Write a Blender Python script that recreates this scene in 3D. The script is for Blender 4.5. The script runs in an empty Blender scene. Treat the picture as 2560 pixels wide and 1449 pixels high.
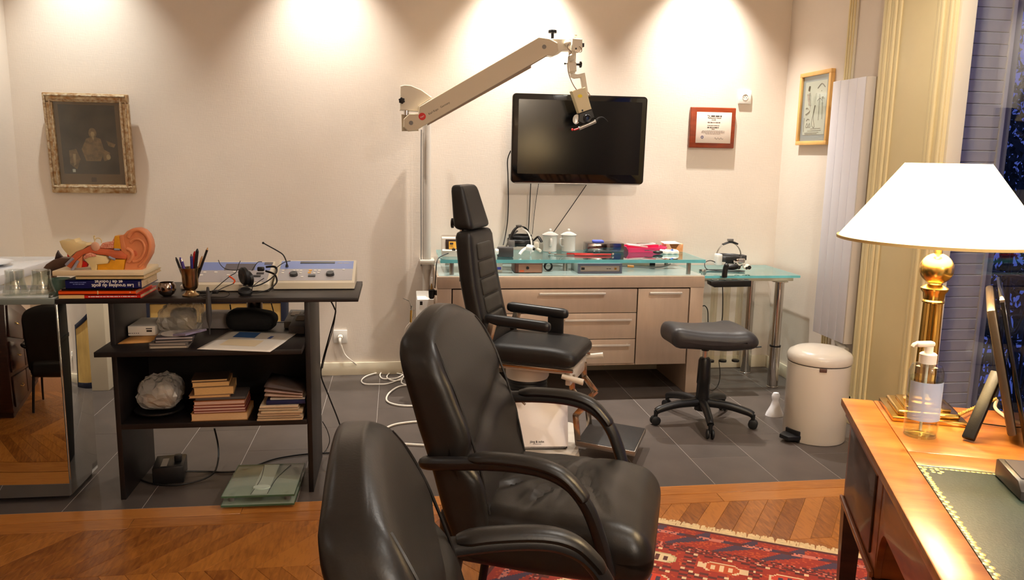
import bpy, bmesh, math, random
from mathutils import Vector, Matrix, Euler
random.seed(7)
scene = bpy.context.scene
COL = scene.collection
R = math.radians

# ---------------------------------------------------------------- camera
cam_data = bpy.data.cameras.new('camera')
cam_data.sensor_fit = 'HORIZONTAL'; cam_data.sensor_width = 36.0; cam_data.lens = 28.0
cam_data.clip_start = 0.05; cam_data.clip_end = 400
cam = bpy.data.objects.new('camera', cam_data); COL.objects.link(cam)
_r = Vector([0.98979, -0.14133, 0.01841]); _d = Vector([-0.00554, -0.16726, -0.9859]); _f = Vector([0.14241, 0.97573, -0.16634])
_m = Matrix.Identity(4)
for _i in range(3):
    _m[_i][0] = _r[_i]; _m[_i][1] = -_d[_i]; _m[_i][2] = -_f[_i]
_m[0][3], _m[1][3], _m[2][3] = 0.0, 0.0, 1.415
cam.matrix_world = _m
scene.camera = cam

# ---------------------------------------------------------------- world: blue dusk sky outside the window
world = bpy.data.worlds.new('dusk_sky'); scene.world = world; world.use_nodes = True
_bg = world.node_tree.nodes['Background']
_bg.inputs['Color'].default_value = (0.12, 0.18, 0.74, 1); _bg.inputs['Strength'].default_value = 0.34

# ---------------------------------------------------------------- exposure and lights
scene.view_settings.view_transform = 'Standard'
scene.view_settings.look = 'None'
scene.view_settings.gamma = 1.0
scene.view_settings.use_curve_mapping = False
scene.view_settings.exposure = 0.80
scene.cycles.transparent_max_bounces = 24
SPOT_WARM = (1.0, 0.94, 0.855)
def spot(name, loc, energy, target, size=82, blend=1.0, color=SPOT_WARM, radius=0.02):
    l = bpy.data.lights.new(name, 'SPOT'); l.energy = energy; l.color = color
    l.spot_size = R(size); l.spot_blend = blend; l.shadow_soft_size = radius
    o = bpy.data.objects.new(name, l); COL.objects.link(o); o.location = loc
    o.rotation_euler = (Vector(target) - Vector(loc)).to_track_quat('-Z', 'Y').to_euler()
    return o
CEIL = 2.90
# four recessed downlights along the back wall (the pools of light on the wallpaper)
WALL_SPOTS = [(-1.78, 4.79, 60, (0.97, 1.0, 0.95)), (-0.42, 4.79, 90, SPOT_WARM), (0.77, 4.79, 170, SPOT_WARM), (1.93, 4.79, 152, SPOT_WARM)]
for x, y, e, c in WALL_SPOTS:
    spot('wall_downlight_lamp', (x, y, CEIL - 0.035), e, (x, y + 0.10, 0.0), color=c)
# the room's other downlights: unseen, placed for ambient light
ROOM_SPOTS = [(-1.2, 2.6, 5), (1.75, 2.55, 55), (-1.2, 0.3, 5), (1.3, 0.6, 30), (1.95, -1.35, 130)]
for x, y, e in ROOM_SPOTS:
    spot('room_downlight_lamp', (x, y, CEIL - 0.035), e, (x, y, 0.0), size=160, blend=0.6, radius=0.05)

FILL_LAMP_E = 34.0  # unseen lamp behind the camera, added for soft room light
LAMP_SHADE, LAMP_E = 4.4, 12.0                        # the lit table lamp (built with the lamp below)

# ---------------------------------------------------------------- materials
def lin(c):
    return tuple(((v / 255) / 12.92 if v / 255 <= 0.04045 else ((v / 255 + 0.055) / 1.055) ** 2.4) for v in c)
MATS = {}
def mat(name, rgb, rough=0.5, metal=0.0, var=0.0, scale=20.0, bump=0.0, bscale=80.0, coat=0.0, spec=0.5, emit=0.0, stretch=(1, 1, 1), alpha=1.0, sheen=0.0, rgb2=None, trans=0.0, ior=1.45):
    if name in MATS: return MATS[name]
    m = bpy.data.materials.new(name); m.use_nodes = True
    nt = m.node_tree; p = nt.nodes['Principled BSDF']
    c = lin(rgb) + (1.0,)
    p.inputs['Base Color'].default_value = c
    p.inputs['Roughness'].default_value = rough; p.inputs['Metallic'].default_value = metal
    p.inputs['Specular IOR Level'].default_value = spec
    p.inputs['Coat Weight'].default_value = coat; p.inputs['Coat Roughness'].default_value = 0.08
    p.inputs['Alpha'].default_value = alpha; p.inputs['IOR'].default_value = ior
    p.inputs['Transmission Weight'].default_value = trans
    p.inputs['Sheen Weight'].default_value = sheen
    if emit:
        p.inputs['Emission Color'].default_value = c; p.inputs['Emission Strength'].default_value = emit
    if var or bump or rgb2:
        tc = nt.nodes.new('ShaderNodeTexCoord'); mp = nt.nodes.new('ShaderNodeMapping')
        mp.inputs['Scale'].default_value = stretch
        nt.links.new(tc.outputs['Object'], mp.inputs['Vector'])
    if var or rgb2:
        n = nt.nodes.new('ShaderNodeTexNoise'); n.inputs['Scale'].default_value = scale; n.inputs['Detail'].default_value = 5
        nt.links.new(mp.outputs['Vector'], n.inputs['Vector'])
        rp = nt.nodes.new('ShaderNodeValToRGB')
        lo = tuple(v * (1 - var) for v in c[:3]) + (1,)
        hi = (lin(rgb2) + (1,)) if rgb2 else tuple(min(1, v * (1 + var)) for v in c[:3]) + (1,)
        rp.color_ramp.elements[0].color = lo; rp.color_ramp.elements[0].position = 0.32
        rp.color_ramp.elements[1].color = hi; rp.color_ramp.elements[1].position = 0.68
        nt.links.new(n.outputs['Fac'], rp.inputs['Fac']); nt.links.new(rp.outputs['Color'], p.inputs['Base Color'])
    if bump:
        n2 = nt.nodes.new('ShaderNodeTexNoise'); n2.inputs['Scale'].default_value = bscale; n2.inputs['Detail'].default_value = 3
        nt.links.new(mp.outputs['Vector'], n2.inputs['Vector'])
        b = nt.nodes.new('ShaderNodeBump'); b.inputs['Strength'].default_value = bump; b.inputs['Distance'].default_value = 0.004
        nt.links.new(n2.outputs['Fac'], b.inputs['Height']); nt.links.new(b.outputs['Normal'], p.inputs['Normal'])
    MATS[name] = m
    return m
def glass_mat(name, rgb, reflect=0.1, rough=0.0, gloss=(255, 255, 255)):
    if name in MATS: return MATS[name]
    m = bpy.data.materials.new(name); m.use_nodes = True; nt = m.node_tree
    nt.nodes.remove(nt.nodes['Principled BSDF'])
    out = nt.nodes['Material Output']
    t = nt.nodes.new('ShaderNodeBsdfTransparent'); t.inputs['Color'].default_value = lin(rgb) + (1,)
    g = nt.nodes.new('ShaderNodeBsdfGlossy'); g.inputs['Roughness'].default_value = rough; g.inputs['Color'].default_value = lin(gloss) + (1,)
    lw = nt.nodes.new('ShaderNodeLayerWeight'); lw.inputs['Blend'].default_value = 0.5
    pw = nt.nodes.new('ShaderNodeMath'); pw.operation = 'POWER'; pw.inputs[1].default_value = 5.0; nt.links.new(lw.outputs['Facing'], pw.inputs[0])
    fr = nt.nodes.new('ShaderNodeMath'); fr.operation = 'MULTIPLY_ADD'; fr.inputs[1].default_value = 0.96; fr.inputs[2].default_value = 0.02; nt.links.new(pw.outputs['Value'], fr.inputs[0])
    ad = nt.nodes.new('ShaderNodeMath'); ad.operation = 'ADD'; ad.inputs[1].default_value = reflect; ad.use_clamp = True
    nt.links.new(fr.outputs['Value'], ad.inputs[0])
    mx = nt.nodes.new('ShaderNodeMixShader'); nt.links.new(ad.outputs['Value'], mx.inputs['Fac'])
    nt.links.new(t.outputs['BSDF'], mx.inputs[1]); nt.links.new(g.outputs['BSDF'], mx.inputs[2])
    nt.links.new(mx.outputs['Shader'], out.inputs['Surface'])
    MATS[name] = m
    return m

# ---------------------------------------------------------------- object helpers
def tag(o, label=None, cat=None, group=None, kind=None):
    if label: o['label'] = label
    if cat: o['category'] = cat
    if group: o['group'] = group
    if kind: o['kind'] = kind
    return o
def thing(name, label, cat, loc=(0, 0, 0), rz=0.0, group=None):
    o = bpy.data.objects.new(name, None); COL.objects.link(o); o.empty_display_size = 0.1
    o.matrix_world = Matrix.Translation(loc) @ Matrix.Rotation(R(rz), 4, 'Z')
    o.location = loc; o.rotation_euler = (0, 0, R(rz))
    o['_m'] = [v for row in (Matrix.Translation(loc) @ Matrix.Rotation(R(rz), 4, 'Z')) for v in row]
    return tag(o, label, cat, group)
def tmat(o):
    if o is None or '_m' not in o: return Matrix.Identity(4)
    v = list(o['_m']); return Matrix([v[0:4], v[4:8], v[8:12], v[12:16]])
def frame(z):                      # a rotation that takes +Z to direction z
    return Vector(z).normalized().to_track_quat('Z', 'Y').to_matrix().to_4x4()
def catmull(pts, n=6):
    P = [Vector(p) for p in pts]
    if len(P) < 3: return P
    out = []
    for i in range(len(P) - 1):
        a = P[max(i - 1, 0)]; b = P[i]; c = P[i + 1]; d = P[min(i + 2, len(P) - 1)]
        for k in range(n):
            t = k / n
            out.append(0.5 * ((2 * b) + (c - a) * t + (2 * a - 5 * b + 4 * c - d) * t * t + (3 * b - a - 3 * c + d) * t ** 3))
    out.append(P[-1]); return out
class B:
    def __init__(s): s.bm = bmesh.new()
    def xf(s, vs, m):
        bmesh.ops.transform(s.bm, matrix=m, verts=vs); return vs
    def box(s, x0, x1, y0, y1, z0, z1, bev=0.0, seg=2):
        r = bmesh.ops.create_cube(s.bm, size=1.0); vs = r['verts']
        s.xf(vs, Matrix.Translation(((x0 + x1) / 2, (y0 + y1) / 2, (z0 + z1) / 2)) @ Matrix.Diagonal((abs(x1 - x0), abs(y1 - y0), abs(z1 - z0), 1)))
        if bev:
            es = list({e for v in vs for e in v.link_edges})
            r2 = bmesh.ops.bevel(s.bm, geom=es, offset=bev, segments=seg, profile=0.5, affect='EDGES')
            vs = [v for v in {v for f in r2['faces'] for v in f.verts} | {v for v in vs if v.is_valid}]
        return vs
    def obox(s, c, half, m=None, bev=0.0, seg=2):      # oriented box: m rotates about c
        vs = s.box(-half[0], half[0], -half[1], half[1], -half[2], half[2], bev, seg)
        return s.xf(vs, Matrix.Translation(c) @ (m or Matrix.Identity(4)))
    def cyl(s, p0, p1, r0, r1=None, seg=20, caps=True):
        r1 = r0 if r1 is None else r1; p0 = Vector(p0); p1 = Vector(p1); d = p1 - p0
        r = bmesh.ops.create_cone(s.bm, cap_ends=caps, cap_tris=False, segments=seg, radius1=r0, radius2=r1, depth=d.length)
        return s.xf(r['verts'], Matrix.Translation((p0 + p1) / 2) @ frame(d))
    def sphere(s, c, r, seg=20, rings=12, m=None):
        r3 = (r, r, r) if isinstance(r, (int, float)) else r
        q = bmesh.ops.create_uvsphere(s.bm, u_segments=seg, v_segments=rings, radius=1.0)
        return s.xf(q['verts'], Matrix.Translation(c) @ (m or Matrix.Identity(4)) @ Matrix.Diagonal((*r3, 1)))
    def lathe(s, prof, c=(0, 0, 0), seg=28, m=None, close=False):
        rings = []; bm = s.bm; allv = []
        for r, z in prof:
            if r < 1e-6:
                v = bm.verts.new((0, 0, z)); rings.append([v]); allv.append(v)
            else:
                ring = [bm.verts.new((r * math.cos(2 * math.pi * k / seg), r * math.sin(2 * math.pi * k / seg), z)) for k in range(seg)]
                rings.append(ring); allv += ring
        pairs = list(zip(rings, rings[1:])) + ([(rings[-1], rings[0])] if close else [])
        for a, b in pairs:
            for k in range(seg):
                k2 = (k + 1) % seg
                if len(a) == 1 and len(b) == 1: continue
                if len(a) == 1: bm.faces.new((a[0], b[k2], b[k]))
                elif len(b) == 1: bm.faces.new((a[k], a[k2], b[0]))
                else: bm.faces.new((a[k], a[k2], b[k2], b[k]))
        return s.xf(allv, Matrix.Translation(c) @ (m or Matrix.Identity(4)))
    def tube(s, pts, r, seg=8, smooth=6, flat=None, caps=True):
        P = catmull(pts, smooth) if smooth else [Vector(p) for p in pts]
        rr = r if callable(r) else (lambda t: r)
        bm = s.bm; rings = []; allv = []
        up = Vector((0, 0, 1)); prev = None
        for i, p in enumerate(P):
            t = (P[min(i + 1, len(P) - 1)] - P[max(i - 1, 0)])
            t = t.normalized() if t.length > 1e-9 else Vector((0, 0, 1))
            if prev is None:
                a = t.cross(up); a = a if a.length > 1e-3 else t.cross(Vector((0, 1, 0)))
            else:
                a = prev - t * prev.dot(t)
                if a.length < 1e-6: a = t.cross(up)
            a.normalize(); b = t.cross(a); prev = a
            q = rr(i / max(1, len(P) - 1)); fa, fb = flat or (1, 1)
            ring = [bm.verts.new(p + a * (q * fa * math.cos(2 * math.pi * k / seg)) + b * (q * fb * math.sin(2 * math.pi * k / seg))) for k in range(seg)]
            rings.append(ring); allv += ring
        for a, b in zip(rings, rings[1:]):
            for k in range(seg): bm.faces.new((a[k], a[(k + 1) % seg], b[(k + 1) % seg], b[k]))
        if caps and len(rings) > 1:
            bm.faces.new(list(reversed(rings[0]))); bm.faces.new(rings[-1])
        return allv
    def prism(s, poly, axis, d0, d1, bev=0.0):           # poly: 2D outline in the plane normal to axis
        def pt(a, b, d): return {'x': (d, a, b), 'y': (a, d, b), 'z': (a, b, d)}[axis]
        bm = s.bm
        lo = [bm.verts.new(pt(a, b, d0)) for a, b in poly]; hi = [bm.verts.new(pt(a, b, d1)) for a, b in poly]
        n = len(poly); fs = [bm.faces.new(lo), bm.faces.new(list(reversed(hi)))]
        for k in range(n): fs.append(bm.faces.new((lo[k], hi[k], hi[(k + 1) % n], lo[(k + 1) % n])))
        bmesh.ops.recalc_face_normals(bm, faces=fs)
        vs = lo + hi
        if bev:
            es = list({e for f in fs[:2] for e in f.edges})
            r2 = bmesh.ops.bevel(bm, geom=es, offset=bev, segments=2, profile=0.5, affect='EDGES')
            vs = [v for v in {v for f in r2['faces'] for v in f.verts} | {v for v in vs if v.is_valid}]
        return vs
    def rbox(s, c, half, r, n=10, deform=None, m=None):   # rounded, finely divided box (cushions, soft things)
        N = n + 1; vd = {}; h = Vector(half)
        def gv(i, j, k):
            if (i, j, k) not in vd: vd[(i, j, k)] = s.bm.verts.new((2 * i / N - 1, 2 * j / N - 1, 2 * k / N - 1))
            return vd[(i, j, k)]
        for a in range(N):
            for c_ in range(N):
                for e in (0, N):
                    for ax in range(3):
                        cs = [(a, c_), (a + 1, c_), (a + 1, c_ + 1), (a, c_ + 1)]
                        s.bm.faces.new([gv(*((e, u, v) if ax == 0 else (u, e, v) if ax == 1 else (u, v, e))) for u, v in (cs if e else cs[::-1])])
        allv = list(vd.values())
        for v in allv:
            p = Vector([h[i] * (math.sin(v.co[i] * math.pi / 2) * 0.35 + v.co[i] * 0.65) for i in range(3)])
            inn = Vector([max(-(h[i] - r), min(h[i] - r, p[i])) for i in range(3)])
            d = p - inn
            if d.length > 1e-9: p = inn + d.normalized() * r
            if deform: p = deform(p.copy())
            v.co = p
        return s.xf(allv, Matrix.Translation(c) @ (m or Matrix.Identity(4)))
    def quad(s, pts):
        vs = [s.bm.verts.new(p) for p in pts]; s.bm.faces.new(vs); return vs
    def grid(s, fn, nu, nv):                               # fn(u,v) -> point
        V = [[s.bm.verts.new(fn(i / nu, j / nv)) for j in range(nv + 1)] for i in range(nu + 1)]
        for i in range(nu):
            for j in range(nv): s.bm.faces.new((V[i][j], V[i + 1][j], V[i + 1][j + 1], V[i][j + 1]))
        return [v for r in V for v in r]
    def obj(s, name, m, parent=None, local=False, smooth=38, kind=None, label=None, thick=0.0, recalc=True):
        bm = s.bm
        if recalc: bmesh.ops.recalc_face_normals(bm, faces=bm.faces[:])
        base = Matrix.Identity(4)
        if parent is not None:
            if not local: bmesh.ops.transform(bm, matrix=tmat(parent).inverted(), verts=bm.verts[:])
        else:
            xs = [v.co for v in bm.verts]
            c = Vector(((min(v.x for v in xs) + max(v.x for v in xs)) / 2, (min(v.y for v in xs) + max(v.y for v in xs)) / 2, min(v.z for v in xs)))
            bmesh.ops.translate(bm, vec=-c, verts=bm.verts[:]); base = Matrix.Translation(c)
        me = bpy.data.meshes.new(name); bm.to_mesh(me); bm.free()
        if smooth:
            for p in me.polygons: p.use_smooth = True
            me.set_sharp_from_angle(angle=R(smooth))
        me.materials.append(m)
        o = bpy.data.objects.new(name, me); COL.objects.link(o)
        if parent is not None:
            o.parent = parent; o['_m'] = list(parent['_m']) if '_m' in parent else [v for row in Matrix.Identity(4) for v in row]
        else:
            o.location = base.translation; o['_m'] = [v for row in base for v in row]
        if thick:
            md = o.modifiers.new('thickness', 'SOLIDIFY'); md.thickness = thick; md.offset = 0
        if kind: o['kind'] = kind
        if label: o['label'] = label
        return o
def one(b, name, m, label, cat, group=None, **k):
    return tag(b.obj(name, m, None, **k), label, cat, group)
def dup(o, parent=None):
    c = o.copy(); COL.objects.link(c); c.parent = parent
    for ch in list(o.children): dup(ch, c)
    return c
def struct(b, name, m, parent=None, **k):
    o = b.obj(name, m, parent, **k)
    if parent is None: o['kind'] = 'structure'
    return o
def text(s, size, m, parent, mw, name='lettering', depth=0.0004, align='CENTER', bold=0.0, sx=1.0):
    cu = bpy.data.curves.new('t', 'FONT'); cu.body = s; cu.size = size; cu.align_x = align; cu.align_y = 'CENTER'
    cu.extrude = depth; cu.offset = bold; cu.resolution_u = 2
    o = bpy.data.objects.new('t', cu); COL.objects.link(o)
    dg = bpy.context.evaluated_depsgraph_get(); me = bpy.data.meshes.new_from_object(o.evaluated_get(dg))
    bpy.data.objects.remove(o); bpy.data.curves.remove(cu)
    me.name = name; me.transform(tmat(parent).inverted() @ mw @ Matrix.Diagonal((sx, 1, 1, 1))); me.materials.clear(); me.materials.append(m)
    t = bpy.data.objects.new(name, me); COL.objects.link(t); t.parent = parent; t['_m'] = list(parent['_m'])
    return t
def bars(m, parent, mw, width, h, seed, name='print_line'):     # a line of print too small to read
    rnd = random.Random(seed); q = B(); x = -width / 2; vs = []
    while x < width / 2 - h:
        w = min(width / 2 - x, rnd.uniform(1.2, 5.0) * h); vs += q.box(x, x + w, -h / 2, h / 2, 0, .0004); x += w + h * .7
    q.xf(vs, mw); return q.obj(name, m, parent, smooth=0, kind='stuff')
def facing(loc, right, up):        # matrix with local X = right, local Y = up
    r = Vector(right).normalized(); u = Vector(up).normalized(); n = r.cross(u)
    m = Matrix.Identity(4)
    for i in range(3): m[i][0], m[i][1], m[i][2], m[i][3] = r[i], u[i], n[i], loc[i]
    return m
# ---------------------------------------------------------------- shared materials
M_BLACK = mat('black_plastic', (22, 21, 22), 0.38, bump=0.05, bscale=300)
M_RUBBER = mat('black_rubber', (18, 18, 19), 0.55)
M_LEATHER = mat('black_leather', (27, 24, 22), 0.37, var=0.18, scale=9, bump=0.06, bscale=220, spec=0.42)
M_LEATHER2 = mat('black_leather_seam', (22, 19, 17), 0.45, var=0.1, scale=10)
M_SKAI = mat('dark_brown_vinyl', (31, 28, 26), 0.44, var=0.15, scale=8, bump=0.10, bscale=220, spec=0.4)
M_CHROME = mat('chrome', (205, 200, 195), 0.12, 1.0)
M_STEEL = mat('brushed_steel', (176, 170, 162), 0.33, 1.0)
M_BRASS = mat('polished_brass', (226, 186, 104), 0.24, 1.0, var=0.05, scale=30)
M_WHITE = mat('white_plastic', (236, 232, 224), 0.35)
M_CREAM = mat('cream_enamel', (212, 202, 188), 0.30, coat=0.3)
M_BEIGE = mat('beige_lacquer', (208, 194, 170), 0.38, var=0.03, scale=12)
M_GREY = mat('grey_plastic', (120, 116, 112), 0.45)
M_DGREY = mat('dark_grey_plastic', (58, 56, 56), 0.45)
M_PAPER = mat('white_paper', (228, 220, 208), 0.75, var=0.03, scale=8)
M_PAPEREDGE = mat('page_edges', (206, 178, 140), 0.8, var=0.18, scale=60, stretch=(1, 1, 12))
M_MIRROR = mat('mirror_glass', (225, 228, 226), 0.015, 1.0)
M_CLEAR = glass_mat('clear_glass', (240, 244, 242), 0.05)
M_AQUA = glass_mat('aqua_glass', (238, 249, 250), 0.26, gloss=(228, 249, 251))
M_AQUAEDGE = mat('aqua_glass_edge', (120, 214, 222), 0.18, spec=0.7, var=0.1, scale=14)
M_BLACKWOOD = mat('black_laminate', (30, 25, 24), 0.42, var=0.12, scale=14, stretch=(1, 8, 8))
M_CORD = mat('black_cord', (20, 17, 16), 0.5)
M_WCORD = mat('white_cord', (232, 222, 208), 0.5)
M_RED = mat('red_print', (214, 40, 36), 0.5)
M_INK = mat('dark_ink', (54, 46, 44), 0.7)

# ================================================================ the room
XL, XR, YB, YF = -2.20, 2.54, 5.08, -1.90
def wallpaper(name, rgb):
    m = mat(name, rgb, 0.82, var=0.025, scale=3.0)
    nt = m.node_tree; p = nt.nodes['Principled BSDF']
    tc = nt.nodes['Texture Coordinate']
    hs = []
    for st in ((260, 260, 30), (30, 30, 300)):
        mp = nt.nodes.new('ShaderNodeMapping'); mp.inputs['Scale'].default_value = st
        n = nt.nodes.new('ShaderNodeTexNoise'); n.inputs['Scale'].default_value = 1.0; n.inputs['Detail'].default_value = 1
        nt.links.new(tc.outputs['Object'], mp.inputs['Vector']); nt.links.new(mp.outputs['Vector'], n.inputs['Vector']); hs.append(n)
    ad = nt.nodes.new('ShaderNodeMath'); nt.links.new(hs[0].outputs['Fac'], ad.inputs[0]); nt.links.new(hs[1].outputs['Fac'], ad.inputs[1])
    b = nt.nodes.new('ShaderNodeBump'); b.inputs['Strength'].default_value = 0.12; b.inputs['Distance'].default_value = 0.003
    nt.links.new(ad.outputs['Value'], b.inputs['Height']); nt.links.new(b.outputs['Normal'], p.inputs['Normal'])
    return m
M_WALL = wallpaper('woven_wallpaper', (226, 213, 199))
M_TRIM = mat('cream_paint', (226, 208, 160), 0.45, var=0.02, scale=6)
M_TRIMW = mat('pale_cream_paint', (228, 216, 190), 0.5, var=0.02, scale=6)
M_CEIL = mat('white_ceiling_paint', (238, 232, 222), 0.8)

b = B(); b.box(XL - 0.1, XR + 0.1, YB, YB + 0.1, -0.02, CEIL); struct(b, 'wall_back', M_WALL)
b = B(); b.box(XL - 0.1, XL, YF, YB, -0.02, CEIL); struct(b, 'wall_left', M_WALL)
b = B(); b.box(XL, XR, YF - 0.1, YF, -0.02, CEIL); struct(b, 'wall_front', M_WALL)
WY0, WY1, WZ1 = 1.55, 3.47, 2.62                      # window opening in the right wall
b = B()
b.box(XR, XR + 0.09, WY1, YB, -0.02, CEIL); b.box(XR, XR + 0.09, YF, WY0, -0.02, CEIL); b.box(XR, XR + 0.09, WY0, WY1, WZ1, CEIL)
struct(b, 'wall_right', M_WALL)
b = B(); b.box(XL - 0.1, XR + 0.1, YF - 0.1, YB + 0.1, CEIL, CEIL + 0.08); struct(b, 'ceiling', M_CEIL)
# skirting
b = B(); b.box(XL, XR, YB - 0.014, YB, 0, 0.084, 0.003); struct(b, 'baseboard_back', M_TRIMW)
b = B(); b.box(XR - 0.014, XR, 3.92, YB - 0.014, 0, 0.084, 0.003); struct(b, 'baseboard_right', M_TRIMW)
b = B(); b.box(XL, XL + 0.014, YF, YB - 0.014, 0, 0.084, 0.003); struct(b, 'baseboard_left', M_TRIMW)

# ---- floor: grey tiles by the wall, oak parquet in front
def wood_plank_mat(name, c1, c2, rough, ax):
    m = mat(name, c1, rough, spec=0.45, coat=0.12)
    nt = m.node_tree; p = nt.nodes['Principled BSDF']
    oi = nt.nodes.new('ShaderNodeObjectInfo'); tc = nt.nodes.new('ShaderNodeTexCoord'); mp = nt.nodes.new('ShaderNodeMapping')
    mp.inputs['Scale'].default_value = ax
    cb = nt.nodes.new('ShaderNodeCombineXYZ'); ml = nt.nodes.new('ShaderNodeMath'); ml.operation = 'MULTIPLY'; ml.inputs[1].default_value = 40
    nt.links.new(oi.outputs['Random'], ml.inputs[0])
    for k in range(3): nt.links.new(ml.outputs['Value'], cb.inputs[k])
    nt.links.new(tc.outputs['Object'], mp.inputs['Vector']); nt.links.new(cb.outputs['Vector'], mp.inputs['Location'])
    n = nt.nodes.new('ShaderNodeTexNoise'); n.inputs['Scale'].default_value = 5; n.inputs['Detail'].default_value = 6; n.inputs['Distortion'].default_value = 0.6
    nt.links.new(mp.outputs['Vector'], n.inputs['Vector'])
    mr = nt.nodes.new('ShaderNodeMath'); mr.operation = 'MULTIPLY_ADD'; mr.inputs[1].default_value = 0.45
    nt.links.new(oi.outputs['Random'], mr.inputs[0]); nt.links.new(n.outputs['Fac'], mr.inputs[2])
    rp = nt.nodes.new('ShaderNodeValToRGB')
    rp.color_ramp.elements[0].position = 0.36; rp.color_ramp.elements[0].color = lin(c2) + (1,)
    rp.color_ramp.elements[1].position = 0.92; rp.color_ramp.elements[1].color = lin(c1) + (1,)
    nt.links.new(mr.outputs['Value'], rp.inputs['Fac']); nt.links.new(rp.outputs['Color'], p.inputs['Base Color'])
    return m
M_OAK = wood_plank_mat('oak_parquet', (184, 116, 48), (122, 66, 22), 0.30, (16, 3, 3))
M_OAKBORDER = wood_plank_mat('oak_border', (184, 118, 54), (146, 84, 32), 0.30, (2, 18, 3))
def tile_mat():
    m = mat('grey_stone_tile', (128, 122, 120), 0.42, spec=0.4)
    nt = m.node_tree; p = nt.nodes['Principled BSDF']
    oi = nt.nodes.new('ShaderNodeObjectInfo'); tc = nt.nodes.new('ShaderNodeTexCoord')
    n = nt.nodes.new('ShaderNodeTexNoise'); n.inputs['Scale'].default_value = 6; n.inputs['Detail'].default_value = 8
    nt.links.new(tc.outputs['Object'], n.inputs['Vector'])
    mr = nt.nodes.new('ShaderNodeMath'); mr.operation = 'MULTIPLY_ADD'; mr.inputs[1].default_value = 0.25
    nt.links.new(oi.outputs['Random'], mr.inputs[0]); nt.links.new(n.outputs['Fac'], mr.inputs[2])
    rp = nt.nodes.new('ShaderNodeValToRGB')
    rp.color_ramp.elements[0].position = 0.3; rp.color_ramp.elements[0].color = lin((77, 69, 64)) + (1,)
    rp.color_ramp.elements[1].position = 0.95; rp.color_ramp.elements[1].color = lin((94, 84, 78)) + (1,)
    nt.links.new(mr.outputs['Value'], rp.inputs['Fac']); nt.links.new(rp.outputs['Color'], p.inputs['Base Color'])
    return m
M_TILE = tile_mat(); M_GROUT = mat('pale_grout', (176, 168, 160), 0.8)
TY = 3.165                                              # where the tiles end
b = B(); b.box(XL, XR, YF, YB, -0.06, -0.006); floor = struct(b, 'floor', M_GROUT)
def mesh_at(name, me, loc, parent):
    o = bpy.data.objects.new(name, me); COL.objects.link(o); o.parent = parent; o.location = Vector(loc) - parent.location
    return o
_tm = {}
def tile_mesh(w, d):
    k = (round(w, 3), round(d, 3))
    if k not in _tm:
        t = B(); t.box(-w / 2, w / 2, -d / 2, d / 2, -0.006, 0.0, 0.0006, 1)
        me = bpy.data.meshes.new('tile'); t.bm.to_mesh(me); t.bm.free(); me.materials.append(M_TILE); _tm[k] = me
    return _tm[k]
g = 0.0010
for c in range(-8, 10):
    x0, x1 = max(XL, -0.114 + 0.3 * c), min(XR, -0.114 + 0.3 * (c + 1))
    if x1 - x0 < 0.02: continue
    y = TY - (0.295 if c % 2 else 0.0)
    while y < YB:
        y0, y1 = max(TY, y), min(YB, y + 0.6)
        if y1 - y0 > 0.01:
            mesh_at('tile', tile_mesh(x1 - x0 - 2 * g, y1 - y0 - 2 * g), ((x0 + x1) / 2, (y0 + y1) / 2, 0), floor)
        y += 0.6
b = B(); b.box(XL, XR, TY, YB, -0.02, -0.0009); b.obj('grout_bed', mat('white_grout', (180, 170, 162), .8), floor)
# border boards along the tile edge
for (ya, yb, L) in ((3.078, TY, 1.58), (2.990, 3.076, 1.185)):
    x = XL; k = 0
    while x < XR - 0.05:
        x2 = min(XR, x + L)
        t = B(); t.box(x + 0.0008, x2 - 0.0008, ya + 0.0008, yb - 0.0008, -0.006, 0.0, 0.001, 1); t.obj('border_board', M_OAKBORDER, floor)
        x = x2
# chevron parquet
def chevron_mesh(sgn):
    t = B(); w, sh, d = 0.0835, 0.252 * sgn, 0.348
    pts = [(-sh / 2 - w / 2, -d / 2), (-sh / 2 + w / 2, -d / 2), (sh / 2 + w / 2, d / 2), (sh / 2 - w / 2, d / 2)]
    t.prism(pts, 'z', -0.006, 0.0, 0.0009)
    me = bpy.data.meshes.new('plank'); t.bm.to_mesh(me); t.bm.free(); me.materials.append(M_OAK); return me
CH = {1: chevron_mesh(1), -1: chevron_mesh(-1)}
far = B(); row = 0; yt = 2.9885
while yt > YF + 0.36:
    sg = 1 if row % 2 == 0 else -1; yc = yt - 0.1745
    x = XL + 0.18
    while x < XR - 0.15:
        if row < 5: mesh_at('plank', CH[sg], (x, yc, 0), floor)
        else:
            w, sh, d = 0.0835, 0.252 * sg, 0.348
            far.prism([(x - sh / 2 - w / 2, yc - d / 2), (x - sh / 2 + w / 2, yc - d / 2), (x + sh / 2 + w / 2, yc + d / 2), (x + sh / 2 - w / 2, yc + d / 2)], 'z', -0.006, 0.0)
        x += 0.085
    yt -= 0.349; row += 1
far.obj('plank_field', M_OAK, floor, kind='stuff')
b = B(); b.box(XL, XR, YF, 2.989, -0.02, -0.0025); b.obj('parquet_underlay', M_OAK, floor)

# ---- low boxed casing by the back wall, left of the shelf unit
b = B(); b.box(XL, -1.692, 4.838, YB - 0.0145, 0.0, 0.64, 0.004); struct(b, 'trim_4', M_TRIMW)

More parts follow.
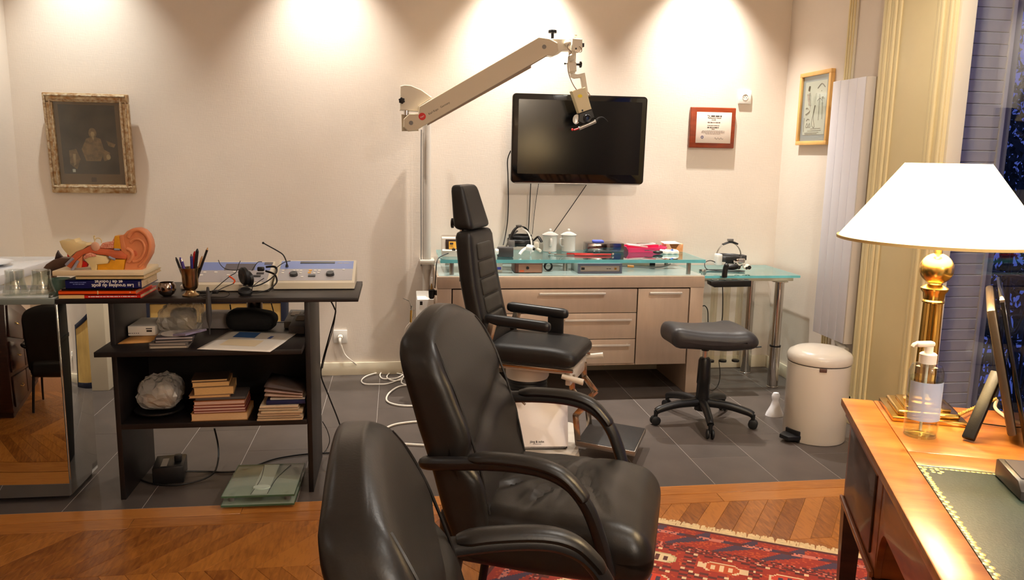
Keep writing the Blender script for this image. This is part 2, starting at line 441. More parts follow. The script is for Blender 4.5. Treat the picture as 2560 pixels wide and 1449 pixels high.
# ---- pilaster and window casing on the right wall
b = B(); b.box(2.452, XR, 3.37, 3.905, 0, CEIL, 0.004); pil = struct(b, 'trim_1', M_TRIM)
for k, (ya, yb, h) in enumerate(((3.868, 3.902, .012), (3.838, 3.866, .017), (3.812, 3.836, .012), (3.786, 3.810, .017), (3.756, 3.784, .009))):
    t = B(); t.box(2.452 - h, 2.456, ya, yb, 0.02, CEIL - 0.01, min(.008, h * .6), 3); t.obj('moulding_rib', M_TRIM, pil)
for (ya, yb, h) in ((3.462, 3.486, .010), (3.430, 3.456, .016), (3.376, 3.40, .012)):
    t = B(); t.box(2.452 - h, 2.456, ya, yb, 0.02, CEIL - 0.01, min(.008, h * .6), 3); t.obj('moulding_rib', M_TRIM, pil)
t = B(); t.box(2.47, 2.545, 3.352, 3.375, 0.0, CEIL - 0.01, 0.004); t.obj('casing_board', M_TRIMW, pil)
t = B(); t.box(2.440, 2.545, 3.372, 3.90, 0.0, 0.16, 0.006); t.obj('plinth_block', M_TRIM, pil)
# slim panel moulding on the right wall above the radiator
b = B(); b.box(XR - 0.012, XR, 4.288, 4.372, 0.10, CEIL - 0.01, 0.004); tm = struct(b, 'trim_2', M_TRIMW)
for ya in (4.300, 4.328, 4.352):
    t = B(); t.box(XR - 0.020, XR - 0.010, ya, ya + 0.012, 0.11, CEIL - 0.02, 0.004); t.obj('moulding_rib', M_TRIM, tm)
# window: frame, panes
M_WINFRAME = mat('grey_window_paint', (120, 110, 104), 0.5)
M_PANE = glass_mat('window_pane', (235, 238, 240), 0.02)
b = B(); b.box(2.553, 2.598, WY1 - 0.03, WY1, 0.02, WZ1, .004); b.box(2.553, 2.598, WY0, WY0 + 0.03, 0.02, WZ1, .004); b.box(2.553, 2.598, WY0, WY1, WZ1 - 0.04, WZ1, .004); b.box(2.553, 2.598, WY0, WY1, 0.0, 0.10, .004)
win = struct(b, 'window_1', M_WINFRAME)
t = B(); t.box(2.572, 2.577, WY0 + 0.03, WY1 - 0.03, 0.10, WZ1 - 0.04); t.obj('pane', M_PANE, win)
t = B(); t.box(2.546, 2.556, WY1 - 0.045, WY1 - 0.034, 0.1, WZ1 - 0.05, .003); t.obj('espagnolette_rod', M_WINFRAME, win)
# outside: reveal, folded shutter, balcony, railing, trees
M_STONE = mat('pale_stone', (150, 140, 132), 0.8, var=0.08, scale=5)
M_SHUT = mat('grey_shutter_paint', (224, 208, 190), 0.6, var=0.05, scale=9)
M_IRON = mat('wrought_iron', (16, 18, 26), 0.5)
b = B(); b.box(2.63, 2.93, 3.545, 3.72, 0, 3.2); b.box(2.63, 2.93, 1.2, 1.46, 0, 3.2); b.box(2.63, 2.93, 1.2, 3.72, 2.75, 3.2); struct(b, 'wall_outside', M_STONE)
sh = thing('folded_shutter', 'pale grey slatted shutter folded back outside the window', 'shutter', (2.74, 3.515, 0.02))
t = B(); t.box(2.618, 2.636, 3.498, 3.530, 0.02, 2.70, .002); t.box(2.842, 2.862, 3.498, 3.530, 0.02, 2.70, .002); t.obj('stile', M_SHUT, sh)
sl = B(); sl.box(-0.103, 0.103, -0.010, 0.010, -0.0262, 0.0262, 0.004, 2); sl_me = bpy.data.meshes.new('slat'); sl.bm.to_mesh(sl_me); sl.bm.free(); sl_me.materials.append(M_SHUT)
for k in range(48):
    o = bpy.data.objects.new('slat', sl_me); COL.objects.link(o); o.parent = sh; o.location = (0.0, 0.0, 0.07 + k * 0.0545); o.rotation_euler = (R(6), 0, 0)
b = B(); b.box(2.63, 3.45, 0.6, 5.2, -0.12, -0.02); struct(b, 'balcony_floor', M_STONE)
rl = thing('balcony_railing', 'dark wrought-iron balcony railing with curved bars outside the window', 'railing', (3.36, 3.0, -0.02))
t = B(); t.box(3.34, 3.39, 0.8, 5.0, 0.98, 1.01, .006); t.obj('top_rail', M_IRON, rl)
t = B(); t.box(3.35, 3.38, 0.8, 5.0, 0.06, 0.085, .004); t.box(3.355, 3.375, 0.8, 5.0, 0.80, 0.82, .003); t.obj('rail', M_IRON, rl)
for k in range(26):
    y = 0.9 + k * 0.16
    t = B(); t.cyl((3.365, y, -0.02), (3.365, y, 0.985), 0.009, seg=8); t.obj('baluster', M_IRON, rl)
    t = B(); t.tube([(3.365, y, 0.79), (3.365, y + 0.03, 0.60), (3.365, y + 0.08, 0.50), (3.365, y + 0.13, 0.60), (3.365, y + 0.16, 0.79)], 0.008, 6); t.tube([(3.365, y + .01, 0.08), (3.365, y + 0.05, 0.34), (3.365, y + 0.08, 0.44), (3.365, y + 0.11, 0.34), (3.365, y + 0.15, 0.08)], 0.007, 6); t.obj('scroll', M_IRON, rl)
M_LEAF = mat('dark_leaves', (34, 48, 40), 0.6, var=0.3, scale=2); M_BARK = mat('bark', (52, 44, 38), 0.8)
def tree(loc, h, r, n, label, seed):
    rnd = random.Random(seed)
    tr = thing('street_tree', label, 'tree', loc)
    t = B(); t.tube([loc, (loc[0] + .2, loc[1], loc[2] + h * .5), (loc[0], loc[1] + .3, loc[2] + h)], lambda q: 0.22 * (1 - .7 * q), 8); t.obj('trunk', M_BARK, tr)
    t = B()
    for k in range(n):
        th = rnd.uniform(0, 2 * math.pi); ph = math.acos(rnd.uniform(-1, 1)); q = r * rnd.uniform(0.35, 1.0)
        c = Vector((loc[0] + q * math.sin(ph) * math.cos(th), loc[1] + q * math.sin(ph) * math.sin(th), loc[2] + h + q * 1.1 * math.cos(ph)))
        m_ = Euler((rnd.uniform(0, 6), rnd.uniform(0, 6), rnd.uniform(0, 6))).to_matrix(); s_ = rnd.uniform(.05, .12)
        t.quad([c + m_ @ Vector((-s_, 0, 0)), c + m_ @ Vector((0, -s_ * .5, 0.02)), c + m_ @ Vector((s_, 0, 0)), c + m_ @ Vector((0, s_ * .5, 0.02))])
    t.obj('foliage', M_LEAF, tr, kind='stuff', smooth=0, recalc=False)
tree((8.2, 7.6, -5.0), 4.9, 2.3, 6500, 'dark leafy street tree growing just beyond the balcony railing', 3)
tree((13.0, 13.4, -5.0), 7.0, 3.0, 6500, 'taller dark leafy street tree behind the first one', 4)

# ---- recessed downlights in the ceiling
M_BULB = mat('lit_bulb', (255, 236, 206), 0.4, emit=6.0)
def downlight(x, y, group, label):
    label = 'small round recessed ceiling downlight ' + label
    d = thing('recessed_downlight', label, 'downlight', (x, y, CEIL), 0, group)
    t = B(); t.lathe([(0.036, -0.001), (0.048, -0.001), (0.050, -0.006), (0.046, -0.010), (0.036, -0.006)], (x, y, CEIL), 24, close=True); t.obj('ring', M_WHITE, d)
    t = B(); t.lathe([(0.0, -0.002), (0.030, -0.002), (0.030, -0.008), (0.0, -0.010)], (x, y, CEIL), 20); t.obj('bulb', M_BULB, d)
for (x, y, e, c), lab in zip(WALL_SPOTS, ('above the framed engraving', 'above the bare wall left of the microscope column', 'above the television', 'above the award plaque')): downlight(x, y, 'downlights along the back wall', lab)
for (x, y, e), lab in zip(ROOM_SPOTS, ('in front of the mirror cabinet', 'above the leather armchairs', 'beside the mahogany chest', 'above the near end of the writing desk', 'by the wall facing the television')): downlight(x, y, 'downlights over the parquet', lab)

# ---- rug
rug_m = bpy.data.materials.new('woven_rug'); rug_m.use_nodes = True
_nt = rug_m.node_tree; _at = _nt.nodes.new('ShaderNodeVertexColor'); _at.layer_name = 'weave'
_nt.links.new(_at.outputs['Color'], _nt.nodes['Principled BSDF'].inputs['Base Color']); _nt.nodes['Principled BSDF'].inputs['Roughness'].default_value = 0.9
_nt.nodes['Principled BSDF'].inputs['Sheen Weight'].default_value = 0.3
def rug_colour(x, y, L, W):
    red, dark, org, cream, navy, pink = (160, 38, 15), (90, 24, 24), (192, 74, 24), (226, 198, 160), (70, 48, 74), (206, 120, 104)
    d = min(x, L - x, y, W - y)
    h = (math.sin(x * 911.7 + y * 377.1) * 43758.5) % 1.0
    if d < 0.018: return dark
    if d < 0.15:                                   # guard stripes with slanted dashes and triangles
        if 0.050 < d < 0.074:
            s = (x + y * 0.6) % 0.17
            return pink if s < 0.095 and (int((x + y) * 180) % 2 == 0 or h > .4) else navy if s < 0.12 else dark
        s = ((x + y) % 0.17) / 0.17; w_ = (d - 0.018) / 0.13
        return navy if s < 0.45 - abs(w_ - .5) * .6 else (red if h < 0.8 else org)
    if d < 0.19: return dark if h < 0.55 else (red if h < .85 else pink)
    gx, gy = 0.225, 0.155
    u = ((x - 0.19) % gx) - gx / 2; v = ((y - 0.19) % gy) - gy / 2
    k = (int((x - 0.19) // gx) + 2 * int((y - 0.19) // gy)) % 4
    if abs(u) > gx / 2 - 0.020 or abs(v) > gy / 2 - 0.022:      # lattice of small flowers
        q = (math.floor(x / 0.014) * 7 + math.floor(y / 0.014) * 13) % 9
        return cream if q == 0 else dark if q < 5 else red
    e = abs(u) / 0.066 + abs(v) / 0.058
    e = max(e * 0.80, abs(v) / 0.036, abs(u) / 0.066)
    if e < 1.0:
        if e > 0.86: return cream if k != 1 else (190, 176, 130)
        inner = {0: (110, 88, 62), 1: (226, 204, 164), 2: org, 3: (206, 60, 34)}[k]
        if abs(abs(u) - 0.030) < 0.010 and abs(v) < 0.014 or (abs(u) < 0.010 and abs(v) < 0.022): return {0: red, 1: (90, 36, 34), 2: cream, 3: navy}[k]
        return inner
    if k == 2 and abs(abs(u) - 0.078) < 0.008 and abs(v) < 0.02: return cream
    return red if h < 0.86 else org
def make_rug(corner, ang, L, W, step=0.0075):
    rt = thing('area_rug', 'red oriental rug with medallion rows and cream fringe under the desk', 'rug', (corner[0], corner[1], 0), ang)
    nx, ny = int(L / step), int(W / step); vs = []; fs = []; cols = []
    for j in range(ny + 1):
        for i in range(nx + 1):
            vs.append((i * L / nx, -j * W / ny, 0.007))
    for j in range(ny):
        for i in range(nx):
            a = j * (nx + 1) + i; fs.append((a, a + nx + 1, a + nx + 2, a + 1))
            cols.append(lin(rug_colour((i + .5) * L / nx, (j + .5) * W / ny, L, W)) + (1,))
    me = bpy.data.meshes.new('pile'); me.from_pydata(vs, [], fs)
    at = me.color_attributes.new('weave', 'FLOAT_COLOR', 'CORNER')
    flat = [c for col in cols for _ in range(4) for c in col]
    at.data.foreach_set('color', flat); me.materials.append(rug_m)
    o = bpy.data.objects.new('pile', me); COL.objects.link(o); o.parent = rt; o['_m'] = list(rt['_m'])
    t = B(); t.box(0, L, -W, 0, 0.0005, 0.0066); t.obj('backing', mat('rug_backing', (150, 60, 44), 0.9), rt, local=True)
    t = B(); rnd = random.Random(5); x = 0.0
    while x < L:
        for sgn, y0 in ((1, 0.0), (-1, -W)):
            w_ = rnd.uniform(.005, .009); ln = rnd.uniform(.045, .062); dx = rnd.uniform(-.008, .008)
            t.quad([(x, y0, .006), (x + w_, y0, .006), (x + w_ + dx, y0 + sgn * ln, .0015), (x + dx, y0 + sgn * ln, .0015)])
        x += 0.0042
    t.obj('fringe', mat('cream_fringe', (226, 202, 158), 0.9, var=0.12, scale=60), rt, local=True, kind='stuff', smooth=0, recalc=False)
make_rug((0.585, 3.045), -28.7, 2.0, 1.35)

# ================================================================ left side: black shelf desk and what is on it
DX0, DX1, DYF, DYB, DZ = -1.312, -0.158, 3.248, 3.665, 0.835
sd = thing('shelf_desk', 'black laminate shelf desk carrying two grey audiometers', 'desk', (-0.735, 3.45, 0))
b = B(); b.box(DX0, DX1, DYF, DYB, 0.816, DZ, 0.0015); b.obj('desktop', M_BLACKWOOD, sd)
for x in (-1.122, -0.374):
    b = B(); b.box(x, x + 0.02, 3.256, DYB - 0.005, 0, 0.816, 0.001); b.obj('side_panel', M_BLACKWOOD, sd)
b = B(); b.box(-1.142, -0.3745, 3.132, DYB - 0.02, 0.630, 0.650, 0.001); b.obj('shelf', M_BLACKWOOD, sd)
b = B(); b.box(-1.102, -0.3745, 3.252, DYB - 0.02, 0.300, 0.322, 0.001); b.obj('shelf', M_BLACKWOOD, sd)
b = B(); b.box(-1.102, -0.3745, DYB - 0.02, DYB - 0.006, 0.300, 0.652); b.obj('back_panel', M_BLACKWOOD, sd)

# mirror-clad cabinet with glass top
mc = thing('mirror_cabinet', 'mirror-clad cabinet with grey glass top beside the shelf desk', 'cabinet', (-1.62, 3.41, 0))
b = B(); b.box(-1.90, -1.325, 3.275, 3.555, 0.03, 0.812); b.obj('body', M_DGREY, mc)
b = B(); b.box(-1.905, -1.316, 3.262, 3.2745, 0.024, 0.814, 0.001); b.obj('mirror_front', M_MIRROR, mc)
b = B(); b.box(-1.3245, -1.314, 3.276, 3.560, 0.024, 0.814, 0.001); b.obj('mirror_side', M_MIRROR, mc)
b = B(); b.box(-1.93, -1.3135, 3.245, 3.58, 0.8145, 0.838, 0.003); b.obj('glass_top', mat('grey_glass_top', (120, 128, 122), 0.12, spec=0.7), mc)
b = B(); b.box(-1.88, -1.335, 3.30, 3.545, 0.0, 0.0295); b.obj('plinth', M_DGREY, mc)
# dark chest by the left wall: only its reflection shows in the mirror
ch = thing('drawer_chest', 'dark mahogany drawer chest against the left wall, seen reflected in the mirror cabinet', 'chest', (-1.98, 1.35, 0))
M_MAHOG = mat('dark_mahogany', (58, 30, 20), 0.35, var=0.25, scale=6, stretch=(1, 1, 8))
b = B(); b.box(-2.184, -1.78, 0.35, 2.34, 0.06, 1.12, 0.004); b.box(-2.16, -1.80, .38, 2.30, 0, .06); b.obj('body', M_MAHOG, ch)
for z in (0.10, 0.41, 0.72):
    for y in (0.38, 1.03, 1.68):
        b = B(); b.box(-1.778, -1.762, y, y + 0.61, z, z + 0.27, 0.004); dr = b.obj('drawer', M_MAHOG, ch)
        b = B(); b.tube([(-1.762, y + .25, z + .15), (-1.742, y + .26, z + .14), (-1.742, y + .35, z + .14), (-1.762, y + .36, z + .15)], .005, 6); b.obj('handle', M_BRASS, dr)

# white washstand behind, along the left wall
ws = thing('washstand', 'white washstand counter along the left wall behind the mirror cabinet', 'washstand', (-1.95, 4.0, 0))
M_BASIN = mat('white_ceramic', (240, 242, 246), 0.14, coat=0.5)
b = B(); b.box(-2.183, -1.712, 3.64, 4.36, 0.815, 0.86, 0.006); b.obj('counter', M_BASIN, ws)
b = B(); b.box(-2.175, -1.735, 3.66, 4.34, 0.0, 0.8145, 0.003); b.obj('body', M_TRIMW, ws)
b = B(); b.lathe([(0.15, 0.012), (0.155, 0.016), (0.145, 0.014), (0.11, -0.0), (0.04, -0.0)], (-1.95, 4.0, 0.862), 32); b.obj('basin_rim', M_BASIN, ws)

# tumblers on a glass tray
tr = B(); tr.box(-1.58, -1.326, 3.262, 3.43, 0.8385, 0.8425, 0.0015); one(tr, 'glass_tray', M_CLEAR, 'flat clear glass tray under the two tumblers', 'tray')
def tumbler(x, y, label):
    t = B(); z0 = 0.843
    t.lathe([(0.0, z0 + .003), (0.046, z0 + .001), (0.047, z0 + .004), (0.037, z0 + .038), (0.033, z0 + .062), (0.034, z0 + .092), (0.0325, z0 + .094), (0.031, z0 + .092), (0.0305, z0 + .062), (0.034, z0 + .038), (0.043, z0 + .008), (0.0, z0 + .010)], (x, y, 0), 28)
    one(t, 'tumbler', glass_mat('tumbler_glass', (242, 245, 243), .11), label, 'glass', 'tumblers on the mirror cabinet')
tumbler(-1.487, 3.335, 'clear glass tumbler on tray, further from the stacked books')
tumbler(-1.390, 3.338, 'clear glass tumbler on tray, next to the stacked books')
# carved figurine with a fin, teal glass dish
fg = thing('carved_figurine', 'dark carved fish figurine with upright fin behind the tumblers', 'figurine', (-1.40, 3.50, 0.838))
b = B()
pts = [(-1.4434, 0.92306), (-1.4295, 0.93962), (-1.4009, 0.95801), (-1.3695, 0.96721), (-1.3354, 0.96538), (-1.3473, 0.94324), (-1.3694, 0.92109), (-1.3947, 0.9008), (-1.4159, 0.8916), (-1.4311, 0.89349), (-1.4277, 0.9175)]
b.prism(pts, 'y', 3.48, 3.525, 0.008); b.obj('body', mat('brown_stone', (92, 66, 52), 0.4, var=0.35, scale=18), fg)
b = B(); b.prism([(-1.4009, 0.95801), (-1.3942, 0.98007), (-1.3863, 0.99476), (-1.3804, 0.98192), (-1.3679, 0.9663)], 'y', 3.494, 3.511, 0.004); b.obj('fin', mat('dark_stone', (66, 52, 50), 0.35, var=0.3, scale=16), fg)
b = B(); b.prism([(-1.4277, 0.89348), (-1.3982, 0.9008), (-1.4069, 0.87489), (-1.4113, 0.83682), (-1.4353, 0.83695)], 'y', 3.488, 3.518, 0.004); b.obj('stand', mat('brown_stone2', (120, 88, 66), 0.4, var=0.3, scale=18), fg)
b = B(); b.lathe([(0.0, 0.0), (0.028, 0.0), (0.038, 0.026), (0.041, 0.050), (0.039, 0.050), (0.035, 0.026), (0.025, 0.005), (0.0, 0.005)], (-1.362, 3.43, 0.8385), 28)
one(b, 'glass_dish', mat('teal_glass', (110, 140, 130), 0.12, var=0.12, scale=20, coat=0.5), 'rounded teal glass dish half hidden behind the book stack', 'dish')

# ---- stacked books under the ear model (thing > pages, cover)
def book(name, x0, x1, y0, y1, z0, z1, cover, label, group, rz=0.0, spine='front', pages=None):
    c = ((x0 + x1) / 2, (y0 + y1) / 2, z0); t = thing(name, label, 'book', c, rz, group)
    w, d, h = (x1 - x0) / 2, (y1 - y0) / 2, z1 - z0; k = min(0.0022, h * .18)
    q = B(); q.box(-w + .003, w - .003, -d + .002, d - .003, k, h - k); q.obj('pages', pages or M_PAPEREDGE, t, local=True)
    q = B(); q.box(-w, w, -d, d, 0, k); q.box(-w, w, -d, d, h - k, h)
    if spine == 'front': q.box(-w, w, -d, -d + .002, 0, h)
    if spine == 'left': q.box(-w, -w + .002, -d, d, 0, h)
    if spine == 'right': q.box(w - .002, w, -d, d, 0, h)
    if spine == 'back': q.box(-w, w, d - .002, d, 0, h)
    q.obj('cover', cover, t, local=True); return t
BG = 'books stacked under the ear model'
M_REDB = mat('red_book_cover', (206, 34, 24), 0.4); M_ORB = mat('orange_book_cover', (236, 84, 22), 0.4)
M_NAVY = mat('navy_book_cover', (18, 20, 78), 0.35); M_BLK = mat('black_book_cover', (22, 20, 24), 0.4); M_TAN = mat('tan_book_cover', (200, 172, 120), 0.6)
M_LETW = mat('white_lettering', (232, 226, 220), 0.6); M_LETY = mat('cream_panel', (228, 190, 130), 0.5)
k1 = book('book', -1.298, -0.998, 3.252, 3.47, 0.8355, 0.851, M_REDB, 'thin red paperback with cream spine panel, bottom of the stack', BG)
b = B(); b.box(-1.298, -1.205, 3.2512, 3.2522, 0.8365, 0.850); b.obj('spine_panel', M_LETY, k1)
bars(M_LETW, k1, facing((-1.10, 3.2519, 0.8435), (1, 0, 0), (0, 0, 1)), .18, .0035, 1)
k2 = book('book', -1.300, -1.016, 3.256, 3.47, 0.8514, 0.8665, M_ORB, 'orange paperback with pale band lying on the red one', BG)
b = B(); b.box(-1.158, -1.154, 3.2548, 3.2562, 0.8516, 0.8663); b.obj('spine_panel', M_LETY, k2)
text('8', 0.008, M_LETW, k2, facing((-1.037, 3.2553, 0.859), (1, 0, 0), (0, 0, 1)))
k3 = book('book', -1.290, -1.030, 3.262, 3.465, 0.8669, 0.873, M_BLK, 'slim black booklet pressed between orange and navy books', BG)
k4 = book('book', -1.272, -0.993, 3.256, 3.475, 0.8734, 0.9085, M_NAVY, 'thick navy book with upside-down white spine title', BG)
fm = lambda x, z: facing((x, 3.2555, z), (-1, 0, 0), (0, 0, -1))
text("Les troubles du goût", 0.0185, M_LETW, k4, fm(-1.099, 0.8865), bold=0.0004)
text("et de l'odorat", 0.0185, M_LETW, k4, fm(-1.113, 0.9015), bold=0.0004)
text('1993', 0.010, M_LETW, k4, facing((-1.001, 3.2555, 0.891), (0, 0, 1), (-1, 0, 0)))
bars(mat('pale_blue_lettering', (120, 130, 190), .6), k4, facing((-1.226, 3.2559, .899), (1, 0, 0), (0, 0, 1)), .06, .003, 2); bars(MATS['pale_blue_lettering'], k4, facing((-1.222, 3.2559, .892), (1, 0, 0), (0, 0, 1)), .045, .003, 3)
k5 = book('book', -1.235, -0.985, 3.262, 3.50, 0.9089, 0.9235, M_TAN, 'tan paperback directly under the ear model board', BG)

# ---- anatomical ear model
em = thing('ear_model', 'large anatomical ear model with yellow and red cutaway on cream board', 'anatomical model', (-1.15, 3.35, 0.924))
b = B(); b.box(-1.318, -0.983, 3.258, 3.46, 0.924, 0.944, 0.003); b.obj('board', mat('cream_board', (226, 206, 168), 0.5), em)
M_SKIN = mat('ear_skin', (222, 138, 90), 0.45, var=0.08, scale=16); M_CANAL = mat('ear_canal', (204, 102, 62), 0.45, var=0.1, scale=20)
M_BONE = mat('model_bone', (226, 204, 150), 0.55, var=0.06, scale=20); M_FAT = mat('model_fat', (226, 156, 26), 0.5, var=0.08, scale=40)
M_SPECK = mat('speckled_bone', (206, 96, 70), 0.6, rgb2=(236, 180, 150), scale=180); M_VES = mat('model_red', (196, 22, 20), 0.4); M_GRT = mat('model_grey_blue', (150, 150, 164), 0.5)
EY = 3.275
def slab(name, poly, y0, y1, m, bev=0.003):
    t = B(); t.prism(poly, 'y', y0, y1, bev); return t.obj(name, m, em)
slab('auricle', [(-1.0676, 0.93344), (-1.0607, 0.96678), (-1.0529, 0.98779), (-1.0674, 1.0192), (-1.0688, 1.0505), (-1.0606, 1.08), (-1.0466, 1.0957), (-1.0264, 1.1061), (-1.0051, 1.108), (-0.98424, 1.0994), (-0.96877, 1.0822), (-0.96022, 1.0578), (-0.95742, 1.0334), (-0.96306, 1.0053), (-0.97771, 0.97901), (-0.99219, 0.95617), (-1.0025, 0.93328)], 3.288, 3.345, M_SKIN, 0.006)
b = B()
b.tube([(-1.0402, 3.286, 1.0719), (-1.0259, 3.286, 1.0944), (-1.0042, 3.286, 1.1014), (-0.98507, 3.286, 1.0929), (-0.96971, 3.286, 1.0739), (-0.96291, 3.286, 1.0478), (-0.96405, 3.286, 1.0268), (-0.97207, 3.286, 1.0006), (-0.98836, 3.286, 0.97429), (-1.0075, 3.286, 0.95675)], lambda t: 0.0085 - 0.003 * t, 10); b.obj('helix', M_SKIN, em)
b = B(); b.tube([(-1.0336, 3.287, 1.0509), (-1.0214, 3.287, 1.0631), (-1.0017, 3.287, 1.0649), (-0.98604, 3.287, 1.0511), (-0.98246, 3.287, 1.0267), (-0.99224, 3.287, 0.99869), (-1.0098, 3.287, 0.97942), (-1.0297, 3.287, 0.97593)], 0.0065, 8); b.obj('antihelix', M_SKIN, em)
b = B(); b.tube([(-1.05, 3.288, 1.0264), (-1.0372, 3.288, 1.0212), (-1.0283, 3.288, 1.0055), (-1.0361, 3.288, 0.98455), (-1.0465, 3.288, 0.97405)], 0.0075, 8); b.obj('tragus', M_SKIN, em)
b = B(); b.sphere((-1.0211, 3.292, 1.0085), (.014, .006, .016)); b.obj('concha', M_CANAL, em)
slab('cheek', [(-1.0737, 1.0782), (-1.0588, 1.0818), (-1.0558, 1.0506), (-1.0494, 1.0192), (-1.0521, 1.0018), (-1.0707, 1.0192), (-1.0719, 1.0262)], 3.286, 3.34, M_SKIN)
slab('ear_canal', [(-1.2539, 0.99471), (-1.2332, 1.0155), (-1.2067, 1.0259), (-1.1816, 1.0398), (-1.1651, 1.0191), (-1.1483, 1.0286), (-1.116, 1.0261), (-1.0707, 1.0192), (-1.0488, 1.0018), (-1.0547, 0.98604), (-1.0937, 0.98953), (-1.1289, 1.0017), (-1.1595, 1.0052), (-1.1785, 1.0121), (-1.2081, 1.0051), (-1.232, 0.98604), (-1.2603, 0.94957), (-1.2796, 0.96177)], 3.284, 3.335, M_CANAL)
slab('bone', [(-1.296, 1.0556), (-1.2853, 1.06), (-1.2631, 1.0566), (-1.2416, 1.0645), (-1.2344, 1.0524), (-1.2122, 1.0455), (-1.1992, 1.0473), (-1.1933, 1.0387), (-1.2104, 1.0247), (-1.2369, 1.0143), (-1.261, 0.99343), (-1.2773, 1.0142), (-1.2889, 1.0315)], 3.289, 3.35, M_BONE)
slab('bone', [(-1.2092, 0.98778), (-1.2017, 1.0034), (-1.1851, 1.0104), (-1.1661, 1.0034), (-1.1291, 0.99824), (-1.1163, 0.98081), (-1.1228, 0.96858), (-1.1621, 0.96513), (-1.1674, 0.93368), (-1.1836, 0.93372), (-1.1869, 0.95818), (-1.1973, 0.97213)], 3.281, 3.33, M_BONE, 0.005)
slab('fat_pad', [(-1.1612, 0.966), (-1.1194, 0.97033), (-1.112, 0.98517), (-1.058, 0.98517), (-1.0684, 0.93344), (-1.1633, 0.93367)], 3.286, 3.34, M_FAT)
slab('fat_pad', [(-1.0979, 1.0287), (-1.0909, 1.0773), (-1.0738, 1.0774), (-1.0711, 1.0262)], 3.284, 3.335, M_FAT)
slab('spongy_bone', [(-1.1479, 1.0347), (-1.1372, 1.0494), (-1.1029, 1.0539), (-1.0919, 1.073), (-1.0983, 1.0279), (-1.1483, 1.0286)], 3.283, 3.33, M_SPECK)
slab('spongy_bone', [(-1.2088, 0.99473), (-1.1983, 1.0069), (-1.1834, 1.0121), (-1.1659, 1.0069), (-1.16, 0.99822), (-1.1861, 0.99473), (-1.2061, 0.98604)], 3.277, 3.288, M_SPECK, 0.002)
b = B(); b.sphere((-1.1632, 3.283, 1.0363), (.0165, .006, .0180)); b.obj('eardrum', mat('eardrum', (222, 170, 140), 0.4), em)
b = B(); _c = Vector((-1.1528, 3.287, 1.0566))
b.tube([_c + Vector((.0125 * math.cos(a), 0, .0125 * math.sin(a))) for a in [k * math.pi / 8 - .6 for k in range(13)]], .0022, 6); b.tube([_c + Vector((-.012, 0, .004)), _c + Vector((-.014, 0, .018)), _c + Vector((-.010, 0, .020))], .003, 6); b.obj('semicircular_canal', M_BONE, em)
slab('vessel', [(-1.2717, 1.0172), (-1.2608, 1.012), (-1.2596, 0.99384), (-1.2716, 0.9947)], 3.290, 3.305, M_VES)
slab('vessel', [(-1.2147, 0.97909), (-1.1974, 0.97039), (-1.2033, 0.95471), (-1.2205, 0.95299)], 3.288, 3.31, M_VES)
slab('muscle', [(-1.2321, 0.98431), (-1.2132, 1.0017), (-1.2171, 0.96692), (-1.2213, 0.95212), (-1.2391, 0.95215)], 3.285, 3.315, M_SKIN)
for pl in ([(-1.2748, 3.282, 0.96373), (-1.2618, 3.282, 0.97671), (-1.2464, 3.282, 0.99055)], [(-1.2542, 3.281, 0.94216), (-1.2416, 3.281, 0.96124), (-1.2291, 3.281, 0.98029)]):
    b = B(); b.tube(pl, .0052, 8); b.obj('nerve', M_GRT, em)
b = B(); b.tube([(-1.1155, 3.283, 0.99565), (-1.1045, 3.283, 0.98957), (-1.0934, 3.283, 0.98521)], .0045, 8); b.tube([(-1.0942, 3.283, 1.0252), (-1.0747, 3.283, 1.0244)], .004, 8); b.obj('cartilage', M_GRT, em)

# ---- silver ball bowl, brass cup with pens
b = B(); b.lathe([(0.0, 0.0), (0.014, 0.0), (0.027, 0.010), (0.0345, 0.026), (0.0335, 0.044), (0.027, 0.056), (0.0255, 0.0555), (0.031, 0.043), (0.032, 0.027), (0.025, 0.012), (0.0, 0.005)], (-0.913, 3.305, DZ), 32)
one(b, 'silver_bowl', mat('tarnished_silver', (150, 135, 125), 0.16, 1.0), 'small round silver bowl between the books and brass cup', 'bowl')
b = B(); b.rbox((-0.862, 3.50, DZ + .011), (.04, .05, .0105), .008, 6); one(b, 'white_pouch', M_WHITE, 'small white pouch behind the silver bowl', 'pouch')
CX, CY = -0.822, 3.305
b = B(); b.lathe([(0.0, 0.0), (0.033, 0.0), (0.034, 0.005), (0.027, 0.010), (0.020, 0.017), (0.018, 0.024), (0.026, 0.032), (0.030, 0.045), (0.0315, 0.080), (0.034, 0.100), (0.0395, 0.115), (0.038, 0.1155), (0.032, 0.100), (0.0295, 0.08), (0.027, 0.045), (0.0, 0.034)], (CX, CY, DZ), 32)
one(b, 'brass_cup', mat('old_brass', (160, 134, 98), 0.27, 1.0, var=0.2, scale=25), 'footed brass cup full of pens on the shelf desk', 'cup')
PG = 'pens standing in the brass cup'
def pen(dx, dy, tx, tz, body, tip, label, r=0.0042, nm='pen'):
    p0 = Vector((CX + dx, CY + dy, DZ + 0.042)); p1 = Vector((CX + tx, CY + dy * 1.5, DZ + tz))
    t = thing(nm, label, 'pen', p0, 0, PG); u = (p1 - p0).normalized()
    q = B(); r *= 1.15; q.cyl(p0, p1, r, r, 10); q.obj('barrel', body, t)
    q = B(); q.cyl(p1, p1 + u * .010, r * .95, r * .35, 10); q.obj('cap', tip, t)
M_PURP = mat('purple_plastic', (82, 66, 140), 0.35); M_BLUEP = mat('blue_plastic', (44, 46, 120), 0.35); M_PENW = mat('pencil_wood', (196, 150, 100), 0.6)
pen(-.014, -.004, -.046, .148, M_BLACK, M_BLACK, 'slim black pen leaning outwards against the purple pen')
pen(-.010, .004, -.034, .146, M_PURP, M_PURP, 'purple ballpoint pen with light clip in the brass cup', .005)
